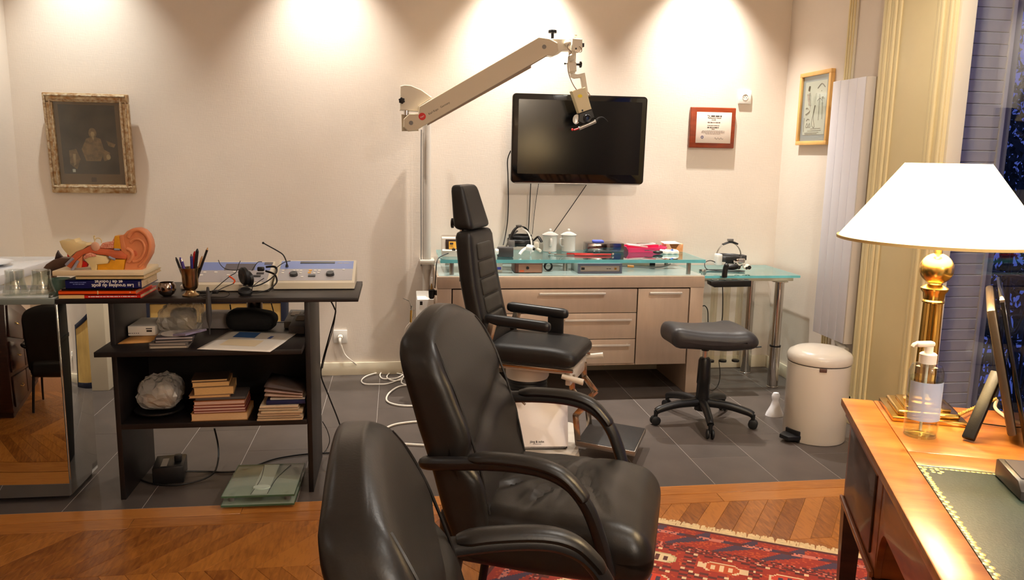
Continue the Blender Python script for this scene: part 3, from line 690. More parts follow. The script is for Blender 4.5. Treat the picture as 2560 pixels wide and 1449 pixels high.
pen(-.004, -.010, -.024, .142, M_PURP, M_CHROME, 'purple pen with metal push button in the brass cup', .0045)
pen(.006, .008, .006, .158, M_BLUEP, M_GREY, 'blue pen with grey clip in the brass cup', .005)
pen(.010, -.008, .012, .152, M_BLUEP, M_BLUEP, 'short blue capped pen in the brass cup')
pen(.012, .004, .020, .170, M_VES, M_VES, 'red capped pen standing in the brass cup', .005)
pen(.014, -.006, .034, .182, M_BLACK, M_BLACK, 'thick black felt pen in the brass cup', .0055)
pen(.012, .010, .044, .150, M_PENW, M_PENW, 'short wooden pencil in the brass cup', .0038)
pen(.016, .000, .070, .186, M_BLACK, M_PENW, 'long dark pencil with bare wooden end in the brass cup', .004)

# ---- two audiometers
M_AUD = mat('audiometer_case', (222, 212, 190), 0.45); M_AUDF = mat('audiometer_grey', (178, 174, 176), 0.45); M_AUDB = mat('audiometer_blue', (128, 146, 204), 0.45)
M_LCD = mat('lcd_grey', (104, 100, 108), 0.3); M_YEL = mat('yellow_key', (236, 176, 60), 0.4)
def audiometer(x0, x1, yf, rz, label):
    yb = yf + 0.215; w = x1 - x0
    t = thing('audiometer', label, 'audiometer', ((x0 + x1) / 2, yf, DZ), rz)
    hw = w / 2; q = B()
    q.prism([(0.0, 0.004), (0.0, 0.030), (0.200, 0.100), (0.215, 0.096), (0.215, 0.004)], 'x', -hw, hw, 0.003); q.obj('case', M_AUD, t, local=True)
    q = B(); q.box(-hw + .01, hw - .01, .01, .2, 0, .005); q.obj('foot_plate', M_BLACK, t, local=True)
    sl_ = math.atan2(0.070, 0.200); o0 = Vector((0, 0.0, 0.030))
    def P(u, v, h=0.0):            # u across, v up the slope 0..1
        return Vector((u, 0.200 * v - h * math.sin(sl_), 0.030 + 0.070 * v + h * math.cos(sl_)))
    def plate(name, u0, u1, v0, v1, h0, h1, m):
        k = B(); a = [P(u0, v0, h0), P(u1, v0, h0), P(u1, v1, h0), P(u0, v1, h0)]; c = [P(u0, v0, h1), P(u1, v0, h1), P(u1, v1, h1), P(u0, v1, h1)]
        A = [k.bm.verts.new(p) for p in a]; C = [k.bm.verts.new(p) for p in c]
        for f in ((A[3], A[2], A[1], A[0]), (C[0], C[1], C[2], C[3])): k.bm.faces.new(f)
        for i in range(4): k.bm.faces.new((A[i], A[(i + 1) % 4], C[(i + 1) % 4], C[i]))
        return k.obj(name, m, t, local=True)
    plate('control_panel', -hw + .012, hw - .012, 0.10, 0.60, 0.0, 0.0012, M_AUDF)
    plate('blue_panel', -hw + .012, hw - .012, 0.60, 0.96, 0.0, 0.0012, M_AUDB)
    return t, P, plate, hw
a1, P1, pl1, h1 = audiometer(-0.858, -0.532, 3.398, 0.0, 'grey-blue audiometer with dark screens behind the headset')
pl1('screen', -.04, .085, .60, .88, .0012, .0022, M_LCD); pl1('screen', .12, .155, .84, .95, .0012, .0022, M_LCD)
for u, v in ((-.12, .48), (-.075, .48), (-.13, .36), (.0, .50), (.02, .40), (-.02, .36)): pl1('key', u, u + .012, v, v + .045, .0012, .004, M_WHITE)
for u, v in ((.09, .30), (.10, .42)): pl1('key', u, u + .03, v, v + .06, .0012, .005, M_DGREY)
a2, P2, pl2, h2 = audiometer(-0.520, -0.182, 3.436, 0.0, 'grey-blue audiometer with gooseneck microphone and yellow keys')
pl2('display', -.075, .075, .84, .92, .0012, .003, M_BLACK)
for u, v in ((-.145, .50), (-.145, .40), (-.10, .50), (-.085, .50), (-.07, .50), (-.07, .40), (-.01, .50), (.008, .50), (-.012, .40), (.006, .40), (.065, .52), (.112, .54), (-.06, .22)): pl2('key', u, u + .010, v, v + .035, .0012, .004, M_WHITE)
for u, v in ((-.032, .50), (-.034, .40)): pl2('key', u, u + .013, v, v + .05, .0012, .004, M_YEL)
pl2('key', -.112, -.096, .38, .43, .0012, .004, M_VES); pl2('key', -.03, .0, .24, .32, .0012, .005, M_DGREY)
for u, v in ((-.092, .32), (.062, .33)):
    q = B(); c = P2(u, v); n = P2(u, v, 1.0) - c; q.cyl(c, c + n * .014, .018, .016, 20); q.obj('dial', M_DGREY, a2, local=True)
bars(M_AUDF, a2, tmat(a2) @ facing(P2(.112, .86, .0014), (1, 0, 0), P2(0, 1) - P2(0, 0)), .05, .006, 5)
q = B(); q.tube([(-0.48082, 3.575, 0.91912), (-0.48163, 3.572, 0.93726), (-0.49413, 3.57, 0.96756), (-0.51738, 3.57, 0.98514), (-0.5473, 3.57, 1.0027), (-0.5771, 3.57, 1.0201)], 0.0028, 8); q.cyl((-0.47967, 3.572, 0.91599), (-0.48022, 3.572, 0.92663), .007, .0045, 12); q.sphere((-0.5771, 3.57, 1.0201), .0052); q.obj('gooseneck_microphone', M_BLACK, a2)

# ---- headset lying on the desk with its cables
hs = thing('headset', 'black audiometry headset with cables lying before the audiometers', 'headset', (-0.60, 3.33, DZ))
def px(*p): return p
q = B(); _c = Vector((-0.62048, 3.35, 0.90752))
q.lathe([(0.0, -.014), (.027, -.014), (.037, -.007), (.038, .005), (.031, .013), (.017, .014), (0.0, .007)], _c, 24, frame((-.75, -.5, -.1))); q.obj('ear_cushion', M_RUBBER, hs)
q = B(); q.lathe([(0.0, -.012), (.022, -.012), (.032, -.005), (.032, .005), (.022, .012), (0.0, .012)], _c + Vector((.016, .012, -.012)), 24, frame((.75, .5, .1))); q.obj('ear_cup', M_BLACK, hs)
q = B(); q.lathe([(0.0, -.012), (.020, -.012), (.028, -.004), (.028, .006), (.018, .013), (0.0, .009)], (-0.61318, 3.315, 0.84861), 20, frame((.1, -.3, .9))); q.obj('ear_cushion', M_RUBBER, hs)
q = B(); q.tube([(-0.62381, 3.335, 0.87178), (-0.59628, 3.33, 0.86749), (-0.55973, 3.33, 0.87395), (-0.52344, 3.345, 0.89134), (-0.49924, 3.37, 0.91416), (-0.49822, 3.4, 0.92996), (-0.51236, 3.41, 0.9387), (-0.54478, 3.42, 0.93565)], .0045, 8, flat=(1, .6)); q.tube([(-0.62265, 3.315, 0.84701), (-0.57086, 3.315, 0.84505), (-0.52551, 3.33, 0.85383), (-0.49736, 3.36, 0.87547), (-0.498, 3.38, 0.89584), (-0.50952, 3.385, 0.91195), (-0.54374, 3.4, 0.92161)], .0045, 8, flat=(1, .6)); q.obj('headband', M_BLACK, hs)
q = B(); q.obox((-0.56364, 3.405, 0.92936), (.014, .008, .009), bev=.004); q.obj('slider_block', M_BLACK, hs)
for pts in ([(-0.65099, 3.44, 0.95839), (-0.65413, 3.42, 0.94759), (-0.65884, 3.38, 0.91977), (-0.67925, 3.36, 0.90618), (-0.72166, 3.33, 0.86977), (-0.7416, 3.31, 0.84859), (-0.74257, 3.29, 0.83247)], [(-0.75226, 3.5, 0.95389), (-0.73481, 3.46, 0.9388), (-0.70827, 3.43, 0.92605), (-0.66562, 3.4, 0.92523), (-0.64245, 3.38, 0.93307)], [(-0.56518, 3.45, 0.95363), (-0.57987, 3.44, 0.95328), (-0.59167, 3.42, 0.93741), (-0.59842, 3.4, 0.92341)],
            [(-0.50469, 3.4, 0.92997), (-0.49047, 3.44, 0.94129), (-0.46983, 3.46, 0.95224), (-0.45122, 3.47, 0.95433)], [(-0.65966, 3.335, 0.88022), (-0.69635, 3.32, 0.86636), (-0.71328, 3.31, 0.85827), (-0.7315, 3.3, 0.85353), (-0.69268, 3.3, 0.85657), (-0.6674, 3.28, 0.8468), (-0.6828, 3.262, 0.83381), (-0.71577, 3.258, 0.83152), (-0.76232, 3.262, 0.83437), (-0.78057, 3.29, 0.84251)],
            [(-0.54469, 3.36, 0.89742), (-0.56747, 3.35, 0.88239), (-0.58611, 3.335, 0.86662), (-0.58565, 3.31, 0.84765)]):
    q = B(); q.tube([(a_, b_, max(c_, DZ + .002)) for a_, b_, c_ in pts], .0016, 6); q.obj('cable', M_CORD, hs)
q = B(); q.tube([(-0.6824, 3.36, 0.90619), (-0.66659, 3.35, 0.89773), (-0.65811, 3.345, 0.88854), (-0.66379, 3.34, 0.87943)], .0032, 6); q.obj('strain_relief', M_ORB, hs, label='orange rubber strain relief')
q = B(); q.obox((-0.72693, 3.3, 0.85186), (.012, .010, .007), bev=.003); q.obox((-0.77875, 3.33, 0.84537), (.014, .010, .006), bev=.003); q.obj('plug', M_BLACK, hs)
# black probe hanging over the desk edge
pb = thing('hanging_probe', 'black tapered probe hanging by its cable over the desk edge', 'probe', (-0.735, 3.20, .66))
q = B(); q.lathe([(0.0, .0), (.0022, .004), (.003, .03), (.0095, .055), (.0115, .10), (.0095, .15), (.006, .178), (.0045, .19), (.0, .192)], (-0.7345, 3.21, 0.69581), 14); q.obj('handle', M_DGREY, pb)
q = B(); q.tube([(-0.73111, 3.215, 0.82342), (-0.73263, 3.225, 0.83921), (-0.73545, 3.26, 0.84587), (-0.73774, 3.3, 0.85193)], .003, 8); q.obj('cable', M_CORD, pb)

# ---- things on the middle shelf
SZ = 0.6505
b = B(); b.quad([(-1.097, 3.262, SZ + .001), (-.965, 3.285, SZ + .001), (-.955, 3.50, SZ + .004), (-1.075, 3.50, SZ + .004)]); one(b, 'brown_envelope', mat('manila_paper', (206, 150, 84), 0.7), 'manila envelope lying flat under the white carton', 'envelope', thick=.003)
bx = thing('carton', 'white carton with small dark print on the middle shelf', 'box', (-1.06, 3.47, SZ + .006))
q = B(); q.box(-1.094, -.988, 3.38, 3.56, SZ + .0065, SZ + .046, .001); q.obj('box_body', M_PAPER, bx)
q = B()
for k in range(6): q.box(-1.096 + k * .008, -1.092 + k * .008 + (.003 if k == 0 else 0), 3.3790, 3.3802, SZ + .016, SZ + .0185)
q.box(-1.024, -1.000, 3.3790, 3.3802, SZ + .034, SZ + .038); q.box(-1.022, -1.001, 3.3790, 3.3802, SZ + .022, SZ + .030); q.obj('print', M_INK, bx)
M_FILM = mat('clear_plastic_film', (214, 206, 196), 0.22, alpha=0.40, spec=0.8)
def bag(name, c, half, seed, contents, label, amp=.016):
    rnd = random.Random(seed); t = thing(name, label, 'bag', (c[0], c[1], c[2] - half[2]))
    ph = [rnd.uniform(0, 6.3) for _ in range(8)]
    def df(p):
        u = p.x / half[0]; v = p.y / half[1]; w_ = p.z / half[2]
        s_ = math.sin(5 * u + ph[0] + 3 * w_) * .5 + math.sin(9 * v + ph[1] - 6 * w_) * .35 + math.sin(13 * u - 8 * v + ph[2]) * .3
        k = amp * .45 * s_ * (0.35 + .65 * (w_ + 1) / 2); top = 1 - .42 * max(0, w_) ** 2 - .15 * max(0, -w_) ** 2
        return Vector((p.x * top * (1 + k * 5), p.y * top * (1 + k * 4), max(-half[2], p.z + k * .9 * (w_ > -.8))))
    q = B(); q.rbox(c, half, min(half) * .55, 8, lambda p: df(p) + Vector((rnd.uniform(-1, 1), rnd.uniform(-1, 1), rnd.uniform(-.2, 1))) * (.0065 if p.z > -half[2] * .8 else 0)); q.obj('film', M_FILM, t, smooth=0)
    for nm, cc, hh, m_ in contents:
        q = B(); q.rbox(Vector(c) + Vector(cc), hh, min(hh) * .6, 5); q.obj(nm, m_, t)
    return t
M_OLIVE = mat('olive_fabric', (88, 82, 62), 0.7, var=.2, scale=30)
bag('plastic_bag', (-.905, 3.47, SZ + .068), (.082, .10, .066), 3, [('fabric_bundle', (-.02, -.045, -.028), (.042, .03, .032), M_OLIVE), ('card', (.03, -.03, -.02), (.035, .03, .03), mat('beige_card', (190, 170, 130), .7)), ('cloth', (.0, .03, -.01), (.05, .04, .04), M_OLIVE)], 'clear plastic bag of small parts on the middle shelf')
CDG = 'CD cases stacked on the middle shelf'
for k, (x, y, a, lab) in enumerate(((-.885, 3.235, 3, 'scuffed CD case at the bottom of the CD pile'), (-.883, 3.238, -2, 'grey CD case in the middle of the CD pile'), (-.872, 3.245, 8, 'dark CD case under the open top one'), (-.868, 3.250, 5, 'CD case topped by a loose silver disc'))):
    t = thing('cd_case', lab, 'CD case', (x, y, SZ + .0005 + k * .0108), a, CDG)
    q = B(); q.box(-.071, .071, -.0625, .0625, 0, .010, .001); q.obj('case', mat('cd_case_%d' % k, ((120, 108, 96), (104, 96, 90), (52, 46, 46), (72, 66, 70))[k], 0.2), t, local=True)
    q = B(); q.box(-.066, .066, -.0632, -.0622, .002, .008); q.obj('spine_card', mat('cd_card_%d' % k, ((176, 160, 140), (150, 136, 124), (130, 118, 110), (160, 150, 150))[k], .6), t, local=True)
q = B(); q.lathe([(.0075, 0), (.06, 0), (.06, .0012), (.0075, .0012)], (-.868, 3.248, SZ + .0441), 40, close=True); one(q, 'compact_disc', mat('silver_disc', (200, 190, 180), 0.2, 0.6, var=.1, scale=10), 'loose silver compact disc on top of the CD cases', 'disc')
q = B(); q.obox((-.815, 3.232, SZ + .0505), (.034, .055, .004), Matrix.Rotation(R(-32), 4, 'Z') @ Matrix.Rotation(R(-7), 4, 'Y'), .001); one(q, 'slim_cd_case', mat('lilac_case', (128, 118, 140), .2), 'slim lilac CD case tilted against the disc', 'CD case')
t = thing('paper_sheet', 'white sheet with blue photograph hanging over the shelf front', 'paper', (-.60, 3.29, SZ))
pc = [(-0.77246, 3.1529, 0.652), (-0.48761, 3.0887, 0.652), (-0.42253, 3.4144, 0.652), (-0.70909, 3.4785, 0.652)]
def sheet(u, v, h=0.0):
    a = Vector(pc[0]).lerp(Vector(pc[1]), u); c = Vector(pc[3]).lerp(Vector(pc[2]), u); p = a.lerp(c, v); p.z = SZ + .0012 + h + .004 * math.sin(u * 5) * v * (1 - v) + (.001 if v > .5 else 0); return p
q = B(); q.grid(lambda u, v: sheet(u, v), 14, 10); q.obj('sheet', M_PAPER, t, thick=.0006)
q = B(); q.grid(lambda u, v: sheet(.20 + .32 * u - .03 * v, .62 + .30 * v, .0012), 4, 4); q.obj('photo_print', mat('blue_photo', (66, 104, 160), .5), t)
q = B(); q.grid(lambda u, v: sheet(.20 + .50 * u, .22 + .30 * v, .0010), 4, 4); q.obj('photo_print', mat('cream_photo', (226, 206, 170), .6), t)
q = B(); q.grid(lambda u, v: sheet(.70 + .05 * u, .62 + .14 * v, .0012), 2, 2); q.obj('photo_print', mat('blue_mark', (70, 90, 150), .6), t)
q = B(); q.obox((-.78, 3.57, SZ + .034), (.058, .045, .033), Matrix.Rotation(R(-3), 4, 'Z'), .002); one(q, 'grey_carton', mat('grey_card', (150, 142, 140), .6), 'plain grey carton at the back of the middle shelf', 'box')
q = B(); q.rbox((-.622, 3.50, SZ + .047), (.105, .06, .046), .04, 9, lambda p: Vector((p.x, p.y, p.z * (1.0 - .35 * max(0, p.x / .1)) if p.z > -.03 else p.z)), Matrix.Rotation(R(-6), 4, 'Z')); one(q, 'black_pouch', mat('black_fabric', (14, 13, 14), .8, bump=.2, bscale=200), 'soft black fabric pouch lying on the middle shelf', 'pouch')
for (x, y, lab, c) in ((-.452, 3.575, 'grey handheld tester with pale lid behind the other', (112, 106, 100)), (-.418, 3.47, 'dark handheld tester with square screen by the side panel', (62, 56, 54))):
    t = thing('handheld_tester', lab, 'tester', (x, y, SZ), -8)
    q = B(); q.prism([(-.06, 0), (-.06, .03), (.05, .062), (.06, .058), (.06, 0)], 'x', -.034, .034, .004); q.obj('case', mat('tester_%d' % c[0], c, .45), t, local=True)
    q = B(); q.prism([(-.005, .0465), (-.005, .0478), (.035, .0594), (.035, .0581)], 'x', -.018, .018); q.obj('screen', mat('tester_screen', (176, 160, 136), .3), t, local=True)
q = B(); q.lathe([(0, 0), (.034, 0), (.034, .14), (.0, .14)], (-.628, 3.600, SZ), 24); one(q, 'steel_canister', mat('canister_steel', (120, 108, 100), .2, 1.0), 'cylindrical steel canister under the desktop behind the pouch', 'canister')

# ---- things on the lower shelf
LZ = 0.3225
t = bag('plastic_bag', (-.985, 3.40, LZ + .092), (.082, .085, .066), 9, [('roll', (.0, -.01, -.03), (.055, .05, .03), mat('beige_cloth', (170, 140, 110), .8)), ('packet', (.03, -.03, .01), (.03, .025, .025), M_PAPER)], 'crumpled clear plastic bag in the dark basket', .02)
t = thing('wire_basket', 'dark shallow basket holding the plastic bag on the lower shelf', 'basket', (-.985, 3.40, LZ))
q = B(); q.lathe([(0, .002), (.055, .002), (.094, .024), (.096, .026), (.09, .026), (.054, .004), (0, .004)], (-.985, 3.37, LZ), 26); q.obj('bowl', M_BLACK, t)
q = B(); q.lathe([(.092, .024), (.098, .024), (.098, .029), (.092, .029)], (-.985, 3.37, LZ), 26, close=True); q.obj('rim', M_BLACK, t)
G2 = 'books lying in the lower pile'; z = LZ
for w, d, h, c, lab, a in ((.222, .16, .033, (170, 120, 70), 'thick pale book at the bottom of the lower shelf pile', 1), (.205, .15, .009, (110, 40, 32), 'thin maroon notebook above the thick pale book', 3), (.205, .15, .013, (120, 44, 34), 'maroon notebook in the middle of the lower shelf pile', 2), (.203, .15, .012, (122, 46, 36), 'maroon notebook second from the top of its pile', 2), (.20, .15, .018, (150, 84, 40), 'brown book with orange edge below the grey folder', 3)):
    book('book', -.726 - w / 2, -.726 + w / 2, 3.265, 3.265 + d, z + .0003, z + h, mat('cover_%d_%d' % (c[0], c[1]), c, .5), lab, G2, a, 'back', mat('page_%d' % c[1], (216, 176, 130) if h > .03 else (206, 168, 150), .8, var=.1, scale=90, stretch=(1, 1, 20))); z += h
q = B(); q.obox((-.722, 3.345, z + .0055), (.098, .07, .005), Matrix.Rotation(R(3), 4, 'Z'), .001); one(q, 'grey_folder', mat('grey_folder', (86, 78, 74), .5), 'flat grey folder on top of the maroon notebooks', 'folder'); z += .0108
G3 = 'tilted books on the upper pile'
for w, d, h, c, lab, a, dx in ((.16, .13, .012, (150, 110, 84), 'thin pale book under the two tilted novels', 4, -.05), (.155, .13, .034, (160, 128, 88), 'thick tilted novel with yellowed page edges', 6, -.035), (.145, .125, .022, (120, 84, 50), 'brown tilted novel with curved page edges', 6, -.045), (.14, .12, .010, (60, 44, 34), 'dark thin book on top of the tilted novels', 6, -.05)):
    book('book', -.715 + dx - w / 2, -.715 + dx + w / 2, 3.27, 3.27 + d, z + .0003, z + h, mat('cover_%d_%d' % (c[0], c[1]), c, .5), lab, G3, a, 'back', mat('page_y', (214, 172, 112), .8, var=.12, scale=90, stretch=(1, 1, 20))); z += h
rnd = random.Random(11); z = LZ
MG = 'magazines piled on the lower shelf'
labs = ['bottom dog-eared magazine of the pile by the side panel', 'yellowed magazine above the bottom one by the side panel', 'creased cream magazine low in the pile by the side panel', 'curled beige magazine mid pile by the side panel', 'bent pale magazine under the blue folder', 'thick stapled magazine right below the blue folder']
for k, lab in enumerate(labs):
    h = .0105; t = thing('magazine', lab, 'magazine', (-.478 + rnd.uniform(-.006, .004), 3.355 + rnd.uniform(-.006, .006), z), 0, MG)
    a0 = rnd.uniform(0, 6)
    q = B(); q.rbox((0, 0, h / 2), (.092 - .003 * k, .115, h / 2 - .0003), .003, 6, lambda p: Vector((p.x + .003 * math.sin(40 * p.z + a0), p.y, p.z))); q.obj('pages', mat('magazine_%d' % (k % 3), ((204, 176, 140), (190, 166, 136), (212, 186, 156))[k % 3], .7, var=.12, scale=70, stretch=(1, 1, 16)), t, local=True); z += h
q = B(); q.obox((-.462, 3.36, z + .0085), (.078, .10, .008), Matrix.Rotation(R(2), 4, 'Z'), .002); one(q, 'blue_folder', mat('dark_blue_folder', (30, 34, 78), .45), 'dark blue folder on the magazines by the side panel', 'folder'); z += .0172
q = B(); q.obox((-.452, 3.365, z + .004), (.07, .095, .0035), None, .001); one(q, 'white_booklet', M_PAPER, 'white booklet lying on the dark blue folder', 'booklet'); z += .008
for k, lab in enumerate(['folded magazine curling upwards under the topmost ones', 'folded pink-edged magazine near the top of the pile', 'topmost dark folded magazine with fanned pages']):
    t = thing('magazine', lab, 'magazine', (-.465, 3.36, z), 0, MG); q = B()
    q.grid(lambda u, v: Vector((-.078 + .152 * u, -.1 + .2 * v, .006 + .018 * (1 - u) * (k + 1) * .5 + .006 * k)), 8, 2); q.obj('pages', mat('fanned_%d' % k, ((190, 160, 140), (170, 140, 128), (84, 68, 62))[k], .6), t, local=True, thick=.006); z += .004

# ---- under the shelf desk: transformer, glass scales, cables
t = thing('power_adapter', 'black transformer box on the floor under the shelf desk', 'adapter', (-.985, 3.47, 0), 8)
q = B(); q.box(-.062, .062, -.075, .075, 0.002, .078, .005); q.obj('case', M_BLACK, t, local=True)
q = B(); q.box(.02, .05, -.02, .01, .078, .105, .004); q.obj('plug', M_BLACK, t, local=True)
q = B(); q.box(-.03, -.005, -.06, .03, .0782, .0788); q.obj('sticker', mat('pale_sticker', (140, 136, 130), .4), t, local=True)
M_SCALE = glass_mat('green_scale_glass', (168, 196, 176), 0.05)
M_SCEDGE = mat('green_glass_edge', (74, 104, 78), .2)
for k, (z0, dy, lab) in enumerate(((.012, -.006, 'lower clear glass bathroom scale of the pair under the shelf'), (.045, .006, 'upper green-edged glass bathroom scale with oval display'))):
    t = thing('bathroom_scale', lab, 'scale', (-.556, 3.285 + dy, 0), -1, 'glass bathroom scales')
    w, d = .142, .165
    q = B(); q.box(-w, w, -d, d, z0, z0 + .007, .002); q.obj('glass_plate', mat('frosted_green_glass', (178, 194, 176), .12, spec=.7, alpha=.5), t, local=True)
    q = B()
    for sx in (-1, 1): q.box(sx * w - .0012, sx * w + .0012, -d, d, z0, z0 + .007)
    for sy in (-1, 1): q.box(-w, w, sy * d - .0012, sy * d + .0012, z0, z0 + .007)
    q.obj('glass_edge', M_SCEDGE, t, local=True)
    for sx in (-1, 1):
        for sy in (-1, 1):
            q = B(); q.cyl((sx * .11, sy * .13, z0 - .012 if k == 0 else z0 - .026), (sx * .11, sy * .13, z0), .012, .012, 14); q.obj('foot', M_GREY, t, local=True)
    if k:
        q = B(); q.box(-.03, .035, -d + .01, d - .01, z0 + .0072, z0 + .0080); q.obj('centre_band', mat('silver_band', (176, 190, 176), .25, .3), t, local=True)
        q = B(); q.lathe([(0, .0), (.036, .0), (.034, .004), (0, .006)], (0.002, -.09, z0 + .0082), 28, Matrix.Diagonal((1, .62, 1, 1))); q.obj('display', mat('scale_display', (190, 206, 192), .2), t, local=True)
        for x in (-.03, .035):
            q = B(); q.tube([(x, -d + .012, z0 + .0085), (x + .012, 0, z0 + .0085), (x + .05 * (x > 0), d - .015, z0 + .0085)], .0012, 6); q.obj('trim_line', M_DGREY, t, local=True)
def cable(name, pts, r, m, label, smooth=8):
    q = B(); q.tube(pts, r, 7, smooth); return one(q, name, m, label, 'cable')
cable('black_cable', [(-0.95297, 3.4684, 0.03), (-0.83796, 3.5111, 0.006), (-0.76638, 3.495, 0.006), (-0.70017, 3.5068, 0.006), (-0.64033, 3.5618, 0.006), (-0.56306, 3.6371, 0.006), (-0.44115, 3.6811, 0.006), (-0.31235, 3.6895, 0.006)], .004, M_CORD, 'black cable running from the transformer box across the tiles')
cable('black_cable', [(-0.8272, 3.62, 0.16805), (-0.81466, 3.62, 0.09132), (-0.7999, 3.55, 0.05103), (-0.8018, 3.4645, 0.02), (-0.84973, 3.4145, 0.006), (-0.9377, 3.3722, 0.006), (-1.0424, 3.3994, 0.006), (-1.118, 3.4627, 0.006)], .004, M_CORD, 'black cable looping from the lower shelf to the floor')
cable('black_cable', [(-0.30162, 3.64, 0.75214), (-0.28607, 3.66, 0.71112), (-0.28377, 3.67, 0.68108), (-0.31559, 3.68, 0.56612), (-0.34783, 3.69, 0.44965), (-0.35759, 3.72, 0.374), (-0.33329, 3.78, 0.26709), (-0.29925, 3.85, 0.1323), (-0.27337, 3.9, 0.0206)], .0035, M_CORD, 'black cable hanging behind the shelf desk side panel')
cable('thin_black_cable', [(-0.27678, 3.64, 0.74825), (-0.28316, 3.66, 0.67372), (-0.29975, 3.67, 0.59657), (-0.32959, 3.68, 0.49974), (-0.34843, 3.69, 0.42083)], .002, M_CORD, 'thin black cable beside the thicker one behind the shelf desk')
cable('thin_black_cable', [(-0.35475, 3.7, 0.1586), (-0.33341, 3.7, 0.11439), (-0.32498, 3.72, 0.05704), (-0.33875, 3.7394, 0.01), (-0.35314, 3.6882, 0.006)], .002, M_CORD, 'thin black wire curling at the foot of the shelf desk')
cable('thin_black_cable', [(-0.74281, 3.65, 0.73539), (-0.74245, 3.66, 0.70605), (-0.73903, 3.66, 0.66008)], .003, M_CORD, 'short black lead dropping behind the middle shelf')
cable('thin_black_cable', [(-0.56395, 3.65, 0.73943), (-0.55774, 3.66, 0.70433), (-0.54683, 3.66, 0.65793)], .0025, M_CORD, 'thin black lead dropping by the steel canister')

# ---- framed board leaning on the back wall behind the desk
t = thing('leaning_frame', 'large picture with dark blue frame leaning behind the shelf desk', 'picture', (-1.1, 4.99, 0))
lean = Matrix.Translation((-1.1, 4.965, 0)) @ Matrix.Rotation(R(-5), 4, 'X')
q = B(); vs = []
for a in ((-.43, -.385, 0, .53), (.385, .43, 0, .53), (-.385, .385, 0, .04), (-.385, .385, .49, .53)): vs += q.box(a[0], a[1], -.014, .014, a[2], a[3], .002)
q.xf(vs, lean); q.obj('frame', mat('blue_black_paint', (26, 30, 48), .4), t)
q = B(); vs = q.box(-.385, .385, -.004, .006, .04, .49); q.xf(vs, lean); q.obj('canvas', mat('yellow_ochre_print', (206, 168, 96), .7, var=.18, scale=5), t)

# ================================================================ back wall
# ---- framed engraving, tilted forward on its hook
pf = thing('framed_engraving', 'dark engraving of a seated figure in a worn gilt frame on the back wall', 'picture', (-1.776, 5.04, 1.437))
PT = Matrix.Translation((-1.776, 5.043, 1.437)) @ Matrix.Rotation(R(4.5), 4, 'X')
def pbox(nm, m, boxes, bev=0.0, par=pf, T=None):
    q = B(); vs = []
    for a in boxes: vs += q.box(*a, bev)
    q.xf(vs, T or PT); return q.obj(nm, m, par)
M_GILT = mat('worn_gilt', (176, 128, 76), 0.42, 0.55, rgb2=(214, 196, 160), var=.2, scale=38, bump=.4, bscale=90)
M_GILT2 = mat('silver_leaf', (206, 192, 164), 0.42, 0.5, rgb2=(150, 110, 70), scale=60, bump=.5, bscale=140)
W2, H2 = .231, .287
for (a, c) in (((-W2, W2, -.018, .022, H2 - .050, H2), 'x'), ((-W2, W2, -.018, .022, -H2, -H2 + .050), 'x'), ((-W2, -W2 + .050, -.018, .022, -H2 + .050, H2 - .050), 'z'), ((W2 - .050, W2, -.018, .022, -H2 + .050, H2 - .050), 'z')):
    rail = pbox('frame_rail', M_GILT, [a], .006)
    x0, x1, _, _, z0, z1 = a
    if c == 'x':
        zz = (z0 + z1) / 2; q = B(); vs = q.tube([(x0 + .012, -.020, zz + .012), (x1 - .012, -.020, zz + .012)], .007, 8, 0) + q.tube([(x0 + .035, -.018, zz - .014 * (1 if zz > 0 else -1)), (x1 - .035, -.018, zz - .014 * (1 if zz > 0 else -1))], .005, 8, 0)
    else:
        xx = (x0 + x1) / 2; q = B(); vs = q.tube([(xx - .013, -.020, z0 - .03), (xx - .013, -.020, z1 + .03)], .007, 8, 0) + q.tube([(xx + .013, -.018, z0 - .01), (xx + .013, -.018, z1 + .01)], .005, 8, 0)
    q.xf(vs, PT); q.obj('gilt_moulding', M_GILT2, rail)
pbox('mount', mat('brown_mount', (132, 98, 66), .7), [(-.182, .182, .002, .008, -.238, .238)])
pbox('print_plate', mat('dark_engraving', (60, 48, 40), .6, var=.45, scale=9, rgb2=(92, 74, 58)), [(-.158, .150, .0005, .0025, -.176, .222)])
q = B(); vs = []
def flat(pts, y): 
    global vs, q
    vs += q.prism(pts, 'y', y, y + .0006)
ov = lambda cx, cz, rx, rz, n=18: [(cx + rx * math.cos(2 * math.pi * k / n), cz + rz * math.sin(2 * math.pi * k / n)) for k in range(n)]
flat(ov(.018, .062, .022, .030), -.0006); flat([(-.02, .03), (.018, .045), (.06, .03), (.075, -.04), (.05, -.10), (-.03, -.10), (-.05, -.03)], .0002)
flat([(.07, -.03), (.105, -.05), (.10, -.09), (.07, -.10), (.06, -.06)], -.0004); flat([(-.12, -.04), (-.08, -.03), (-.06, -.09), (-.085, -.15), (-.12, -.12)], -.0004); flat([(.09, .02), (.14, .0), (.13, -.02), (.10, -.01)], -.0004)
q.xf(vs, PT); q.obj('engraved_figure', mat('engraving_mid', (150, 116, 82), .6, var=.4, scale=40), pf)
q = B(); vs = []; flat(ov(.018, .055, .011, .016), -.0012); flat([(.012, .04), (.026, .04), (.02, .018)], -.0012); flat(ov(.095, -.075, .012, .016), -.0012); flat([(-.10, -.06), (-.085, -.06), (-.088, -.12), (-.10, -.13)], -.0012)
q.xf(vs, PT); q.obj('engraved_highlight', mat('engraving_light', (200, 166, 126), .6, var=.2, scale=40), pf)
pbox('medallion', mat('mount_mark', (96, 70, 46), .7), [(-.012, .016, .0005, .0015, -.222, -.196)], .0)
pbox('sticker', M_WHITE, [(-.110, -.094, -.0014, -.0006, -.166, -.148)])
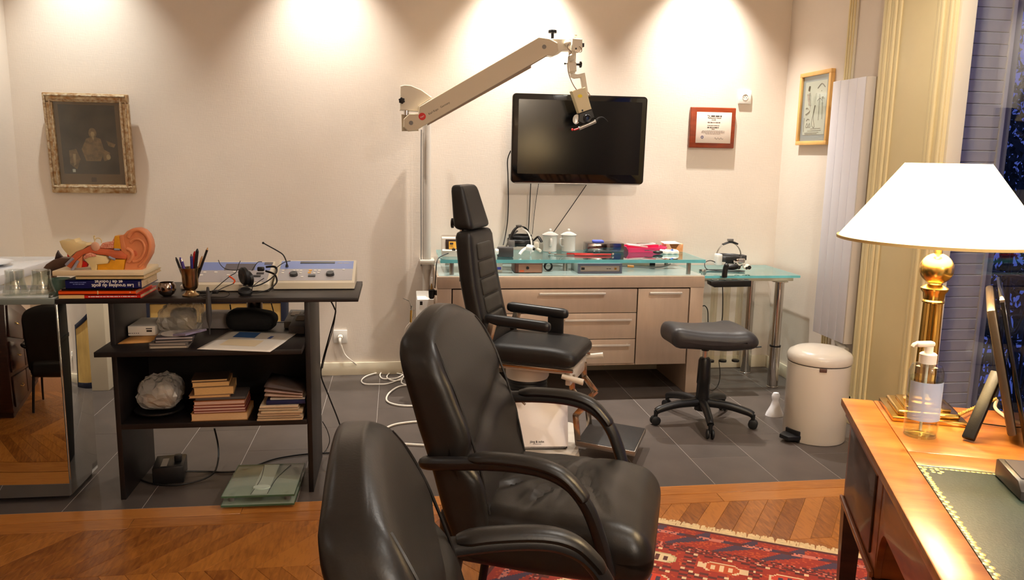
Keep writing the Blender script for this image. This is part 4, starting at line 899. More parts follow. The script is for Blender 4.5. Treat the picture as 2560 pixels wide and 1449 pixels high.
pbox('glazing', M_CLEAR, [(-.183, .183, -.0045, -.0025, -.239, .239)])

# ---- television
tv = thing('television', 'flat black television with rounded glossy bezel on the back wall', 'television', (1.132, 5.0, 1.52))
TT = Matrix.Translation((1.132, 4.968, 1.520)) @ Matrix.Rotation(R(2.0), 4, 'X')
M_GLOSSB = mat('gloss_black', (8, 8, 9), 0.06, coat=.6); M_SCREEN = mat('tv_screen', (6, 6, 7), 0.16, spec=.55)
def rrect(w, h, r, n=6):
    out = []
    for cx, cz, a0 in ((w - r, h - r, 0), (-w + r, h - r, 90), (-w + r, -h + r, 180), (w - r, -h + r, 270)):
        out += [(cx + r * math.cos(R(a0 + 90 * k / n)), cz + r * math.sin(R(a0 + 90 * k / n))) for k in range(n + 1)]
    return out
q = B(); vs = q.prism(rrect(.428, .273, .024), 'y', -.012, .022, .005); q.xf(vs, TT); q.obj('housing', M_GLOSSB, tv)
q = B(); vs = q.prism(rrect(.391, .226, .002, 1), 'y', -.0132, -.010); q.xf(vs, TT @ Matrix.Translation((0.002, 0, .012))); q.obj('screen', M_SCREEN, tv)
q = B(); vs = q.box(-.405, .405, -.014, .004, -.276, -.270, .002); q.xf(vs, TT); q.obj('lower_trim', M_STEEL, tv)
q = B(); q.box(.98, 1.28, 4.995, 5.079, 1.40, 1.64); q.obj('wall_mount', M_BLACK, tv)
def wire(pts, r, label, m=M_CORD, nm='black_cable'): return cable(nm, pts, r, m, label)
wire([(0.7086, 5.02, 1.4459), (0.69077, 5.03, 1.3861), (0.69784, 5.05, 1.286), (0.7038, 5.055, 1.1343), (0.70021, 5.05, 1.0072), (0.6824, 5.02, 0.90754), (0.6638, 4.97, 0.85674)], .0035, 'black cable bowing down from the television corner to the headlamp')
wire([(0.84187, 5.03, 1.2484), (0.84256, 5.05, 1.1361), (0.83819, 5.05, 0.98248), (0.82714, 5.02, 0.90814)], .003, 'black cable hanging straight from the television')
wire([(0.89341, 5.03, 1.2491), (0.88149, 5.05, 1.1365), (0.86888, 5.05, 1.0084), (0.85972, 5.03, 0.92013)], .0018, 'thin black cable beside the straight one below the television', nm='thin_black_cable')
wire([(1.2061, 5.04, 1.2377), (1.1443, 5.055, 1.1389), (1.056, 5.055, 1.0093), (1.0018, 5.05, 0.93174)], .0026, 'black cable slanting from the television to the enamel mugs')

# ---- award plaque
pq = thing('award_plaque', 'reddish wooden award plaque with a white certificate', 'plaque', (2.038, 5.07, 1.617))
q = B(); q.box(1.885, 2.192, 5.052, 5.0795, 1.487, 1.747, .006, 3); q.obj('board', mat('cherry_wood', (140, 56, 26), .3, var=.22, scale=9, stretch=(1, 1, 5), coat=.3), pq)
q = B(); q.box(1.925, 2.163, 5.0495, 5.0522, 1.519, 1.716, .0006); q.obj('certificate', mat('certificate_paper', (232, 216, 202), .5), pq)
ft = lambda x, z: facing((x, 5.0490, z), (1, 0, 0), (0, 0, 1))
text('The', .0125, M_INK, pq, ft(2.006, 1.692)); bars(M_INK, pq, ft(2.058, 1.692), .072, .0062, 6); text('Professional Award', .0115, M_INK, pq, ft(2.045, 1.680)); bars(M_INK, pq, ft(2.043, 1.668), .032, .003, 7)
bars(M_INK, pq, ft(2.040, 1.632), .08, .0025, 8); bars(M_INK, pq, ft(2.040, 1.619), .082, .005, 9); bars(M_INK, pq, ft(2.04, 1.609), .02, .003, 10)
q = B(); rnd = random.Random(2)
for z, xa, xb in ((1.648, 2.000, 2.086), (1.596, 1.966, 2.118), (1.5895, 1.962, 2.120), (1.583, 1.962, 2.118), (1.5765, 1.99, 2.09)):
    x = xa
    while x < xb:
        w = rnd.uniform(.006, .016); q.box(x, min(xb, x + w), 5.0489, 5.0494, z, z + (.006 if z > 1.64 else .0022)); x += w + .003
q.obj('print_lines', mat('pale_ink', (120, 104, 98), .7), pq)
q = B(); q.lathe([(.0055, 0), (.0095, 0), (.0095, .0006), (.0055, .0006)], (1.968, 5.0490, 1.556), 20, frame((0, -1, 0)), close=True); q.obj('seal', mat('navy_ink', (60, 60, 110), .6), pq)
q = B(); q.tube([(2.052 + .006 * k, 5.0492, 1.549 + .006 * math.sin(k * 1.9)) for k in range(11)], .0007, 5, 4); q.obj('signature', M_INK, pq)
# ---- sockets
def socket(x, z, label, plug=False):
    t = thing('wall_socket', label, 'socket', (x, 5.079, z))
    q = B(); q.box(x - .0425, x + .0425, 5.066, 5.0795, z - .042, z + .042, .003); q.obj('cover_plate', M_WHITE, t)
    q = B(); q.lathe([(.0195, 0), (.0195, .002), (.018, .002), (.0165, -.006), (0, -.006)], (x, 5.0655, z), 24, frame((0, -1, 0))); q.obj('recess', mat('socket_grey', (190, 184, 176), .5), t)
    q = B()
    for dx, dz in ((-.008, -.003), (.008, -.003), (0, .008)): q.cyl((x + dx, 5.0650, z + dz), (x + dx, 5.0725, z + dz), .0026, seg=8)
    q.obj('pin_hole', M_DGREY, t); return t
socket(2.253, 1.818, 'white wall socket high on the wall above the plaque')
socket(-0.362, 0.256, 'white wall socket near the skirting with the plug in it')
pg = thing('power_plug', 'white plug and flex in the low wall socket', 'plug', (-.362, 5.05, .25))
q = B(); q.cyl((-.362, 5.0635, .256), (-.362, 5.035, .250), .0175, .015, 18); q.tube([(-.362, 5.04, .252), (-.362, 5.02, .235), (-.360, 5.025, .20)], lambda t: .010 - .004 * t, 10); q.obj('plug_body', M_WCORD, pg)
q = B(); q.tube([(-0.35453, 5.02, 0.21175), (-0.33313, 5.02, 0.15141), (-0.28887, 5.02, 0.10608), (-0.23141, 5.1218, 0.03), (-0.14093, 5.0946, 0.006), (-0.03793, 5.0965, 0.006), (0.01888, 5.0728, 0.006)], .0042, 7, 8); q.obj('flex', M_WCORD, pg)
q = B()
def fl(pts): return [(p[0], p[1], .0055 + .003 * (i % 3)) for i, p in enumerate(pts)]
q.tube(fl([(0.01898, 5.0922, 0.006), (-0.08958, 5.1004, 0.006), (-0.18937, 5.0124, 0.006), (-0.2259, 4.9231, 0.006), (-0.20262, 4.8323, 0.006), (-0.13381, 4.8094, 0.006), (-0.06105, 4.8387, 0.006), (0.01311, 4.9227, 0.006), (0.04392, 4.9945, 0.006), (-0.01206, 5.0752, 0.006), (-0.0847, 5.1196, 0.006), (-0.11384, 5.0255, 0.006), (-0.09228, 4.9492, 0.006), (-0.01195, 4.943, 0.006), (0.0339, 5.0142, 0.006)]), .0042, 7, 8)
q.tube(fl([(0.03316, 4.9211, 0.006), (-0.02434, 4.8893, 0.006), (-0.0672, 4.9473, 0.006), (-0.05823, 5.0594, 0.006), (-0.0121, 5.1339, 0.006), (0.03917, 5.0328, 0.006), (0.0227, 4.8498, 0.006), (0.08553, 4.766, 0.006)]), .0042, 7, 8)
one(q, 'coiled_white_flex', M_WCORD, 'tangled coil of white flex on the tiles by the wall', 'cable')
cable('white_cable', [(0.11037, 4.7832, 0.008), (0.01248, 4.765, 0.008), (-0.04719, 4.6441, 0.008), (-0.06697, 4.5261, 0.008), (-0.05241, 4.4484, 0.008), (-0.00028, 4.3919, 0.008), (0.07816, 4.3706, 0.008), (0.14603, 4.3795, 0.008)], .0052, M_WCORD, 'white cable bend on the tiles behind the armchair')
cable('white_cable', [(0.17922, 4.099, 0.008), (0.07302, 4.0954, 0.008), (-0.02167, 4.059, 0.008), (-0.07849, 3.9772, 0.008), (-0.09096, 3.8891, 0.008), (-0.05819, 3.8173, 0.008), (0.00845, 3.7776, 0.008), (0.12487, 3.7447, 0.008)], .0055, M_WCORD, 'white cable loop on the tiles beside the armchair backs')

# ---- wall-mounted microscope arm
ma = thing('microscope_arm', 'cream articulated microscope arm with red emblem on a wall column', 'microscope arm', (.184, 5.0, 0.0))
M_ARM = mat('microscope_cream', (206, 190, 164), .42); M_ARM2 = mat('microscope_pale', (222, 212, 192), .4); M_ARMD = mat('microscope_brown', (140, 118, 98), .5)  # M_ARMD: darker brown of the under cover and signal cable
def apoly(nm, pts, y0, y1, m=M_ARM, bev=.004):
    q = B(); q.prism(pts, 'y', y0, y1, bev); return q.obj(nm, m, ma, smooth=12)
A_ = [(0.13038, 1.6853), (0.82555, 2.101), (0.89016, 2.0941), (0.93802, 2.0723), (0.94677, 2.0278), (0.91265, 1.9981), (0.87773, 1.9993), (0.1085, 1.547), (0.06991, 1.5428), (0.04113, 1.5669), (0.04132, 1.612), (0.07263, 1.6436), (0.12697, 1.645)]
beam = apoly('beam', A_, 4.765, 4.845, M_ARM)
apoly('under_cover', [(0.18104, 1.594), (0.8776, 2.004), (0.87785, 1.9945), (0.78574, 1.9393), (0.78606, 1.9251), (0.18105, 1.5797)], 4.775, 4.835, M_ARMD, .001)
apoly('elbow', [(0.8802, 2.0951), (1.0297, 2.0989), (1.085, 2.0944), (1.0876, 2.0471), (1.067, 2.0311), (0.97168, 2.0305), (0.94974, 2.0113), (0.91272, 1.9953), (0.87269, 2.0015), (0.87111, 2.0628)], 4.772, 4.838, M_ARM2)
apoly('mount_housing', [(0.02233, 1.8014), (0.04738, 1.8083), (0.08353, 1.8065), (0.14395, 1.7837), (0.20717, 1.7417), (0.13028, 1.6881), (0.13025, 1.6613), (0.01876, 1.6661)], 4.80, 4.935, M_ARM2)
apoly('pivot_plate', [(0.02815, 1.642), (0.12943, 1.6446), (0.12933, 1.5481), (0.03059, 1.5449)], 4.84, 4.86, M_ARM, .002)
q = B(); q.cyl((0.05802, 4.83, 1.6644), (0.05793, 4.83, 1.6368), .016, .016, 16); q.obj('spindle', M_CHROME, ma)
def knob(nm, c, d, r, L, m=M_BLACK, lobes=6):
    q = B(); u = Vector(d).normalized(); c = Vector(c); q.cyl(c, c + u * L * .6, r * .35, r * .35, 12)
    prof = rrect(1, 1, .5, 1); n_ = lobes * 4
    vs = q.prism([(r * (1 - .16 * (k % 4 in (0, 1))) * math.cos(2 * math.pi * k / n_), r * (1 - .16 * (k % 4 in (0, 1))) * math.sin(2 * math.pi * k / n_)) for k in range(n_)], 'z', 0, L * .4, L * .08); q.xf(vs, Matrix.Translation(c + u * L * .6) @ frame(u)); q.obj(nm, m, ma)
knob('star_knob', (0.03488, 4.8, 1.7169), (-.15, -1, 0), .019, .03)
knob('clamp_knob', (0.91347, 4.8, 2.1002), (0, 0, 1), .025, .048, lobes=9)
for p in ((0.08363, 4.765, 1.5913), (0.85925, 4.765, 2.046)):
    q = B(); q.cyl(Vector(p) + Vector((0, .004, 0)), Vector(p) - Vector((0, .0015, 0)), .0125, .0125, 20); q.obj('pivot_cap', M_GREY, ma)
q = B(); _p = Vector((0.1484, 4.765, 1.6293)); q.cyl(_p + Vector((0, .003, 0)), _p - Vector((0, .0012, 0)), .021, .021, 28); lg = q.obj('emblem', M_RED, ma, label='red round emblem with white script')
_r = (Vector((0.30723, 4.765, 1.7177)) - Vector((0.18198, 4.765, 1.6449))).normalized(); _u = Vector((-_r.z, 0, _r.x))
text('kaps', .0135, M_LETW, lg, facing(_p - Vector((0, .0014, 0)), _r, _u))
text('Karl Kaps', .0165, M_INK, beam, facing(Vector((0.21327, 4.765, 1.6594)) - Vector((0, .0003, 0)), _r, _u)); text('Germany', .0165, M_INK, beam, facing(Vector((0.28055, 4.765, 1.6987)) - Vector((0, .0003, 0)), _r, _u))
q = B(); q.cyl((.184, 5.0, .70), (.184, 5.0, 1.60), .0262, .0262, 24); q.cyl((.180, 5.0, .02), (.180, 5.0, .70), .022, .022, 20); q.obj('column', mat('silver_grey_column', (196, 188, 178), .35), ma)
q = B(); q.tube([(.150, 4.985, 1.56), (.148, 4.985, 1.2), (.149, 4.985, .9), (.148, 4.985, .72)], .004, 6); q.obj('column_cable', M_GREY, ma)
q = B(); q.box(.14, .232, 4.95, 5.078, .735, .762, .004); q.obj('column_bracket', M_CREAM, ma)
# head: joint, crank rod, camera box, optics
apoly('head_block', [(1.0224, 2.1001), (1.0836, 2.0977), (1.0868, 2.0458), (1.07, 2.0239), (1.0196, 2.0315)], 4.752, 4.825, M_ARM2)
q = B(); q.lathe([(0, .0), (.011, .0), (.009, .012), (.016, .014), (.016, .022), (0, .024)], (1.0439, 4.79, 2.1015), 18); q.obj('top_cap', M_ARM2, ma)
q = B(); q.obox((1.0934, 4.79, 2.0669), (.009, .012, .011), bev=.002); q.obj('side_knob', M_BLACK, ma)
q = B(); q.sphere((0.99631, 4.755, 2.0701), (.022, .012, .02)); q.obj('joint_cover', M_ARM2, ma)
q = B(); _p = Vector((1.0469, 4.752, 2.041)); q.cyl(_p + Vector((0, .003, 0)), _p - Vector((0, .001, 0)), .0055, seg=12); q.obj('set_screw', M_BLACK, ma)
q = B(); q.cyl((1.034, 4.79, 2.0304), (1.0332, 4.79, 1.904), .023, .021, 20); q.lathe([(0, -.012), (.018, -.012), (.023, 0), (.018, .012), (0, .012)], (1.0226, 4.765, 1.9905), 18, frame((-.3, -.6, .75))); q.obj('swivel', M_ARM2, ma)
apoly('clamp_block', [(1.0057, 1.9623), (1.0543, 1.9639), (1.0575, 1.9139), (1.0158, 1.9102)], 4.762, 4.82, M_ARM2)
knob('clamp_knob', (1.0583, 4.79, 1.9555), (1, 0, 0), .018, .034)
q = B(); q.cyl((1.0121, 4.79, 1.9585), (0.9927, 4.79, 1.9579), .0022, seg=8); q.sphere((0.99149, 4.79, 1.9578), .0055); q.obj('stop_pin', M_BLACK, ma)
apoly('crank_rod', [(1.0236, 1.9033), (1.0666, 1.8975), (1.1116, 1.9085), (1.1403, 1.7698), (1.1142, 1.7593), (1.0874, 1.879), (1.0497, 1.873), (1.0268, 1.8819)], 4.775, 4.808, M_ARM2)
apoly('camera_box', [(1.0251, 1.7963), (1.1074, 1.8227), (1.1498, 1.6962), (1.0746, 1.67)], 4.735, 4.80, mat('camera_cream', (216, 200, 160), .45))
q = B(); q.lathe([(0, 0), (.014, 0), (.014, .0012), (0, .0012)], (1.0762, 4.735, 1.7692), 16, frame((0, -1, 0)) @ Matrix.Diagonal((1, .7, 1, 1))); q.obj('yellow_sticker', mat('yellow_sticker', (238, 212, 40), .5), ma)
q = B(); _p = Vector((1.0935, 4.735, 1.6864)); q.cyl(_p + Vector((0, .003, 0)), _p - Vector((0, .001, 0)), .006, seg=12); q.obj('set_screw', M_BLACK, ma)
apoly('optics_body', [(1.0746, 1.6676), (1.1523, 1.6962), (1.1693, 1.6481), (1.1046, 1.6076), (1.0711, 1.6214)], 4.735, 4.80, M_BLACK)
q = B(); q.lathe([(.010, 0), (.022, 0), (.023, .012), (.020, .016), (.011, .014)], (1.1223, 4.737, 1.643), 22, frame((.1, -1, -.1)), close=True); q.obj('lens_barrel', M_BLACK, ma)
q = B(); q.lathe([(0, .004), (.012, .002), (.012, .0), (0, .0)], (1.1211, 4.732, 1.6427), 18, frame((.1, -1, -.1))); q.obj('lens', mat('blue_lens', (40, 60, 90), .05, coat=1), ma)
q = B(); q.lathe([(0, -.008), (.026, -.008), (.03, 0), (.026, .008), (0, .008)], (1.0666, 4.77, 1.636), 22, frame((-.9, -.4, .1))); q.obj('focus_wheel', M_WHITE, ma)
q = B(); q.cyl((1.0763, 4.74, 1.5813), (1.1774, 4.74, 1.6258), .0115, .0115, 18); q.obj('light_tube', M_STEEL, ma)
q = B(); q.cyl((1.0763, 4.74, 1.5813), (1.0473, 4.74, 1.5713), .005, .005, 12); q.sphere((1.0375, 4.74, 1.5734), .0075); q.obj('red_tip', mat('red_tip', (190, 30, 30), .3), ma)
q = B(); q.tube([(1.1774, 4.74, 1.6258), (1.1988, 4.74, 1.645), (1.2232, 4.74, 1.6479), (1.2536, 4.74, 1.6253)], lambda t: .009 - .007 * t, 8); q.obj('handgrip_hook', M_BLACK, ma)
q = B(); q.tube([(1.0387, 4.745, 2.0251), (1.0748, 4.745, 2.0219), (1.079, 4.745, 2.0402), (1.0641, 4.745, 2.0555)], .0025, 6); q.tube([(0.99912, 4.745, 2.0644), (0.99504, 4.745, 2.0417), (1.0173, 4.745, 2.0198), (1.0036, 4.745, 1.9967), (1.0006, 4.745, 1.9397), (1.0068, 4.745, 1.8942), (1.0327, 4.745, 1.8378), (1.0654, 4.745, 1.7973), (1.1074, 4.745, 1.7754), (1.1392, 4.745, 1.7717), (1.1262, 4.745, 1.7945)], .0026, 6); q.obj('signal_cable', M_ARMD, ma)

# ---- metal sideboard with glass tops
cb = thing('sideboard', 'beige lacquered sideboard with drawers, chrome posts and raised glass shelf', 'sideboard', (1.02, 4.80, 0))
M_LACQ = mat('champagne_lacquer', (196, 172, 150), .42, .15, var=.04, scale=40, stretch=(1, 1, .2)); M_GAP = mat('shadow_gap', (40, 30, 26), .8)
for x in (.226, 1.742):
    q = B(); q.box(x, x + .082, 4.512, 5.06, 0, .655, .002); q.obj('leg', M_LACQ, cb)
q = B(); q.box(.224, 1.826, 4.508, 5.062, .6555, .725, .003); q.obj('top_beam', M_LACQ, cb)
q = B(); q.box(.309, 1.741, 4.53, 5.05, .19, .655); q.obj('carcass', M_GAP, cb)
q = B(); q.box(.309, 1.741, 4.53, 5.05, .180, .1898); q.obj('bottom_panel', M_LACQ, cb)
def front(nm, x0, x1, z0, z1, h=None):
    q = B(); q.box(x0, x1, 4.515, 4.5298, z0, z1, .0015); d = q.obj(nm, M_LACQ, cb)
    if h:
        a, c, z = h; q = B(); q.box(a, c, 4.492, 4.500, z - .006, z + .006, .002); q.box(a + .01, a + .02, 4.50, 4.515, z - .004, z + .004); q.box(c - .02, c - .01, 4.50, 4.515, z - .004, z + .004); q.obj('handle', mat('satin_aluminium', (222, 212, 200), .42, .35), d)
front('drawer', .315, 1.412, .506, .648, (.818, 1.215, .623)); front('drawer', .938, 1.412, .346, .502, (.974, 1.381, .464)); front('drawer', .938, 1.412, .194, .342, (1.002, 1.378, .310))
front('door', .315, .934, .194, .502, (.42, .80, .464)); front('door', 1.419, 1.735, .184, .648, (1.485, 1.684, .624))
q = B(); q.box(.235, 1.815, 4.52, 5.055, .7255, .7275); q.obj('glass_sheet', mat('frosted_top', (186, 190, 184), .15, spec=.7), cb)
for x, y in ((.312, 4.575), (1.015, 4.73), (1.745, 4.575), (.312, 4.98), (1.745, 4.98)):
    q = B(); q.cyl((x, y, .7275), (x, y, .800), .0135, .0135, 18); q.obj('post', M_STEEL, cb)
def glass_top(par, x0, x1, y0, y1, z0, z1):
    q = B(); q.box(x0, x1, y0, y1, z0, z1); g_ = q.obj('glass_shelf', M_AQUA, par)
    q = B(); e = .0008
    q.box(x0, x1, y0 - e, y0 + e, z0, z1); q.box(x1 - e, x1 + e, y0, y1, z0, z1); q.box(x0 - e, x0 + e, y0, y1, z0, z1); q.box(x0, x1, y1 - e, y1 + e, z0, z1)
    q.obj('glass_edge', M_AQUAEDGE, g_)
glass_top(cb, .245, 1.833, 4.532, 5.02, .8005, .820)
UZ = .8208
# white suction unit and instruments left of the sideboard
su = thing('suction_unit', 'white box unit with black switch between column and sideboard', 'medical unit', (.135, 4.72, 0))
q = B(); q.box(0.11442, .212, 4.62, 4.92, .0, 0.57442, .004); q.obj('case', M_WHITE, su)
q = B(); _p = Vector((0.13769, 4.62, 0.55189)); q.obox(_p, (.0075, .003, .011), bev=.001); q.obj('switch', M_BLACK, su)
ih = thing('instrument_holder', 'black holder cup with probe clipped to the sideboard end', 'holder', (.205, 4.57, .60))
_p = Vector((0.19576, 4.56, 0.62266)); q = B(); q.lathe([(0, -.035), (.010, -.034), (.017, -.024), (.0185, .02), (.015, .021), (.012, -.02), (0, -.022)], _p, 18); q.obj('cup', M_BLACK, ih)
q = B(); q.box(_p.x + .017, .2255, _p.y - .012, _p.y + .012, _p.z - .012, _p.z + .016, .002); q.obj('clip', M_BLACK, ih)
q = B(); q.cyl(_p + Vector((0, 0, -.01)), _p + Vector((.0, 0, .055)), .0055, .0035, 10); q.obj('probe_base', M_BRASS, ih)
q = B(); q.cyl(_p + Vector((0, 0, .055)), _p + Vector((.001, 0, .092)), .0042, .004, 10); q.obj('probe_tip', M_WHITE, ih)
cable('black_cable', [(0.21415, 4.56, 0.65073), (0.21859, 4.56, 0.72092), (0.22626, 4.58, 0.79969), (0.24674, 4.62, 0.82486), (0.29573, 4.66, 0.8411), (0.34571, 4.7, 0.841)], .0032, M_CORD, 'black cable rising from the holder onto the glass shelf')
wd = thing('suction_wand', 'slim metal suction wand standing beside the white unit', 'wand', (.04, 4.7, .4))
q = B(); q.cyl((0.0782, 4.7, 0.42189), (0.08077, 4.7, 0.49496), .0065, .0065, 12); q.obj('handle', M_BRASS, wd)
q = B(); q.tube([(0.08076, 4.7, 0.49253), (0.07848, 4.7, 0.52411), (0.06909, 4.7, 0.54841), (0.0479, 4.7, 0.56067), (0.03144, 4.7, 0.56803)], lambda t: .0032 - .0012 * t, 8); q.obj('tip', M_CHROME, wd)
q = B(); q.tube([(0.08078, 4.7, 0.50224), (0.08438, 4.7, 0.52163)], .006, 8, 0); q.tube([(0.09756, 4.71, 0.49528), (0.09513, 4.71, 0.46848), (0.08794, 4.71, 0.44413)], .0018, 6); q.sphere((0.09756, 4.71, 0.49528), .004); q.obj('collar', M_STEEL, wd)
q = B(); q.tube([(0.0782, 4.7, 0.42189), (0.045, 4.72, 0.36), (0.06, 4.78, 0.2), (0.1, 4.85, 0.02)], .004, 7); q.obj('hose', M_WCORD, wd)

# ---- on the raised glass shelf
t = thing('charger_unit', 'cream charger unit with yellow display on the glass shelf end', 'charger', (.33, 4.74, UZ))
q = B(); q.prism([(4.66, UZ), (4.66, UZ + .035), (4.685, UZ + .042), (4.70, UZ + .105), (4.80, UZ + .115), (4.80, UZ)], 'x', .262, .42, .004); q.obj('case', M_CREAM, t)
q = B(); q.obox((.345, 4.688, UZ + .072), (.062, .002, .028), Matrix.Rotation(R(-13), 4, 'X'), .001); q.obj('panel', mat('dark_panel', (52, 34, 26), .4), t)
q = B(); q.obox((.328, 4.6855, UZ + .066), (.026, .002, .022), Matrix.Rotation(R(-13), 4, 'X')); q.obj('yellow_display', M_YEL, t)
q = B(); q.obox((.318, 4.683, UZ + .076), (.010, .001, .005), Matrix.Rotation(R(-13), 4, 'X')); q.obj('readout', M_INK, t)
q = B(); q.cyl((.330, 4.682, UZ + .040), (.330, 4.664, UZ + .036), .011, .010, 16); q.obj('dial', M_BLACK, t)
q = B(); q.obox((.372, 4.6855, UZ + .068), (.012, .002, .024), Matrix.Rotation(R(-13), 4, 'X')); q.obj('blue_panel', mat('cyan_panel', (60, 150, 200), .4), t)
def ring_band(c, rx, ry, h, m_, par, a0=0, a1=360, nm='headband', tilt=0.0, th=.003):
    q = B(); n_ = 28
    T = Matrix.Translation(c) @ Matrix.Rotation(R(tilt), 4, 'Y')
    vs = q.grid(lambda u, v: Vector((rx * math.cos(R(a0 + (a1 - a0) * u)), ry * math.sin(R(a0 + (a1 - a0) * u)), -h / 2 + h * v)), n_, 2); q.xf(vs, T); return q.obj(nm, m_, par, thick=th)
def strap(c, r, h, m_, par, ang, nm='top_strap', w=.012, a0=0, a1=180):
    q = B(); T = Matrix.Translation(c) @ Matrix.Rotation(R(ang), 4, 'Z')
    vs = q.grid(lambda u, v: Vector((r * math.cos(R(a0 + (a1 - a0) * u)), -w + 2 * w * v, h * math.sin(R(a0 + (a1 - a0) * u)))), 20, 2); q.xf(vs, T); return q.obj(nm, m_, par, thick=.003)
hl = thing('head_loupe', 'black and white surgical head loupe with battery on the glass shelf', 'head loupe', (.74, 4.78, UZ))
c0 = (.745, 4.80, UZ + .075)
ring_band(c0, .078, .085, .040, M_BLACK, hl, 0, 360); ring_band((c0[0], c0[1], c0[2] + .03), .07, .078, .025, M_RUBBER, hl, nm='pad'); strap((c0[0], c0[1], c0[2] + .01), .078, .085, M_BLACK, hl, 35); strap((c0[0] + .01, c0[1] - .03, c0[2] - .02), .06, .10, M_WHITE, hl, -30, a0=-30, a1=100)
q = B(); q.obox((c0[0] - .055, c0[1] - .06, c0[2] - .005), (.024, .012, .020), bev=.004); q.obj('side_block', M_GREY, hl)
q = B(); q.tube([(c0[0] - .09, c0[1] - .04, UZ + .05), (c0[0] - .06, c0[1] - .03, UZ + .11), (c0[0] - .02, c0[1] - .02, UZ + .145)], .011, 8, flat=(1, .35)); q.obj('grey_strap', M_GREY, hl)
q = B(); q.cyl((c0[0] + .03, c0[1] - .10, UZ + .052), (c0[0] + .062, c0[1] - .125, UZ + .046), .020, .020, 20); q.obj('lamp_head', M_WHITE, hl)
q = B(); q.cyl((c0[0] + .062, c0[1] - .125, UZ + .046), (c0[0] + .068, c0[1] - .130, UZ + .045), .009, .009, 14); q.obj('lamp_lens', M_BLACK, hl)
q = B(); q.tube([(c0[0] + .03, c0[1] - .10, UZ + .05), (c0[0], c0[1] - .11, UZ + .035), (c0[0] - .02, c0[1] - .12, UZ + .012)], .009, 8); q.obj('bracket', M_WHITE, hl)
q = B(); q.rbox((c0[0] + .095, c0[1] - .02, UZ + .055), (.018, .016, .022), .008, 5); q.cyl((c0[0] + .10, c0[1] - .05, UZ + .035), (c0[0] + .115, c0[1] - .075, UZ + .028), .010, .009, 14); q.obj('loupe_barrel', M_ARM2, hl)
q = B(); q.lathe([(0, .0), (.012, .0), (.018, .006), (.018, .014), (0, .015)], (c0[0] - .01, c0[1], c0[2] + .088), 16); q.obj('strap_dial', M_GREY, hl)
q = B(); q.tube([(c0[0] + .06, c0[1] + .05, UZ + .085), (c0[0] + .09, c0[1] + .06, UZ + .075), (c0[0] + .12, c0[1] + .05, UZ + .10), (c0[0] + .14, c0[1] + .03, UZ + .07)], .012, 8, flat=(1, .5)); q.obj('rear_pad', M_BLACK, hl)
bt = thing('battery_pack', 'dark grey battery pack with white cap in front of the head loupe', 'battery', (.63, 4.66, UZ))
q = B(); q.obox((.635, 4.66, UZ + .030), (.048, .030, .0285), Matrix.Rotation(R(-6), 4, 'Z'), .005); q.obj('case', M_DGREY, bt)
q = B(); q.cyl((.590, 4.64, UZ + .034), (.572, 4.638, UZ + .034), .017, .017, 18); q.obj('end_cap', M_WHITE, bt)
M_ENAM = mat('white_enamel', (222, 218, 210), .22, coat=.4)
def mug(x, y, a, label):
    t = thing('lidded_mug', label, 'mug', (x, y, UZ), a, 'enamel mugs on the glass shelf')
    q = B(); q.lathe([(0, 0), (.040, 0), (.0435, .003), (.0445, .1), (.046, .103), (.0445, .104), (.042, .10), (.040, .006), (0, .006)], (0, 0, 0), 30); q.obj('body', M_ENAM, t, local=True)
    q = B(); q.lathe([(.0, .126), (.012, .125), (.034, .117), (.051, .107), (.0535, .1045), (.050, .1045), (.0, .112)], (0, 0, 0), 30); ld = q.obj('lid', M_ENAM, t, local=True)
    q = B(); q.lathe([(0, .144), (.006, .143), (.0085, .138), (.006, .131), (.005, .125), (0, .125)], (0, 0, 0), 16); q.obj('lid_knob', M_ENAM, ld, local=True)
    q = B(); q.lathe([(.0525, .1035), (.0545, .1045), (.0525, .1058)], (0, 0, 0), 30, close=True); q.obj('rim_line', M_INK, ld, local=True)
    q = B(); q.tube([(0, -.043, .085), (0, -.066, .084), (0, -.072, .062), (0, -.062, .040), (0, -.043, .036)], .0055, 8, flat=(1.3, .7)); q.obj('handle', M_ENAM, t, local=True)
mug(.958, 4.935, -6, 'white enamel lidded mug with handle facing the room')
mug(1.078, 4.94, -62, 'white enamel lidded mug with chipped lid and sideways handle')
t = thing('steel_dish', 'polished steel instrument dish with blue gauze on the glass shelf', 'dish', (1.31, 4.93, UZ))
q = B(); q.box(1.188, 1.428, 4.88, 5.00, UZ, UZ + .058, .006); q.obj('dish_body', mat('polished_steel', (140, 138, 146), .07, 1.0), t)
q = B(); q.rbox((1.27, 4.94, UZ + .064), (.035, .025, .009), .008, 6); q.obj('blue_gauze', mat('blue_gauze', (84, 96, 190), .8), t)
t = thing('pink_tray', 'pink plastic tray with clear packets on the glass shelf', 'tray', (1.57, 4.94, UZ)); M_PINK = mat('pink_plastic', (214, 40, 96), .35)
q = B(); q.prism([(1.462, UZ), (1.690, UZ), (1.712, UZ + .036), (1.706, UZ + .036), (1.686, UZ + .004), (1.466, UZ + .004), (1.446, UZ + .036), (1.440, UZ + .036)], 'y', 4.88, 5.01); q.box(1.455, 1.697, 4.878, 4.884, UZ, UZ + .030); q.box(1.455, 1.697, 5.006, 5.012, UZ, UZ + .036); q.obj('tray_body', M_PINK, t)
q = B(); q.obox((1.53, 4.95, UZ + .037), (.065, .035, .004), Matrix.Rotation(R(6), 4, 'Y'), .001); q.obox((1.60, 4.95, UZ + .046), (.05, .03, .004), Matrix.Rotation(R(-4), 4, 'Y'), .001); q.obj('packet', mat('pale_packet', (222, 200, 196), .3), t)
q = B(); q.cyl((1.52, 4.92, UZ + .054), (1.66, 4.95, UZ + .050), .004, seg=8); q.obj('metal_rod', M_STEEL, t)
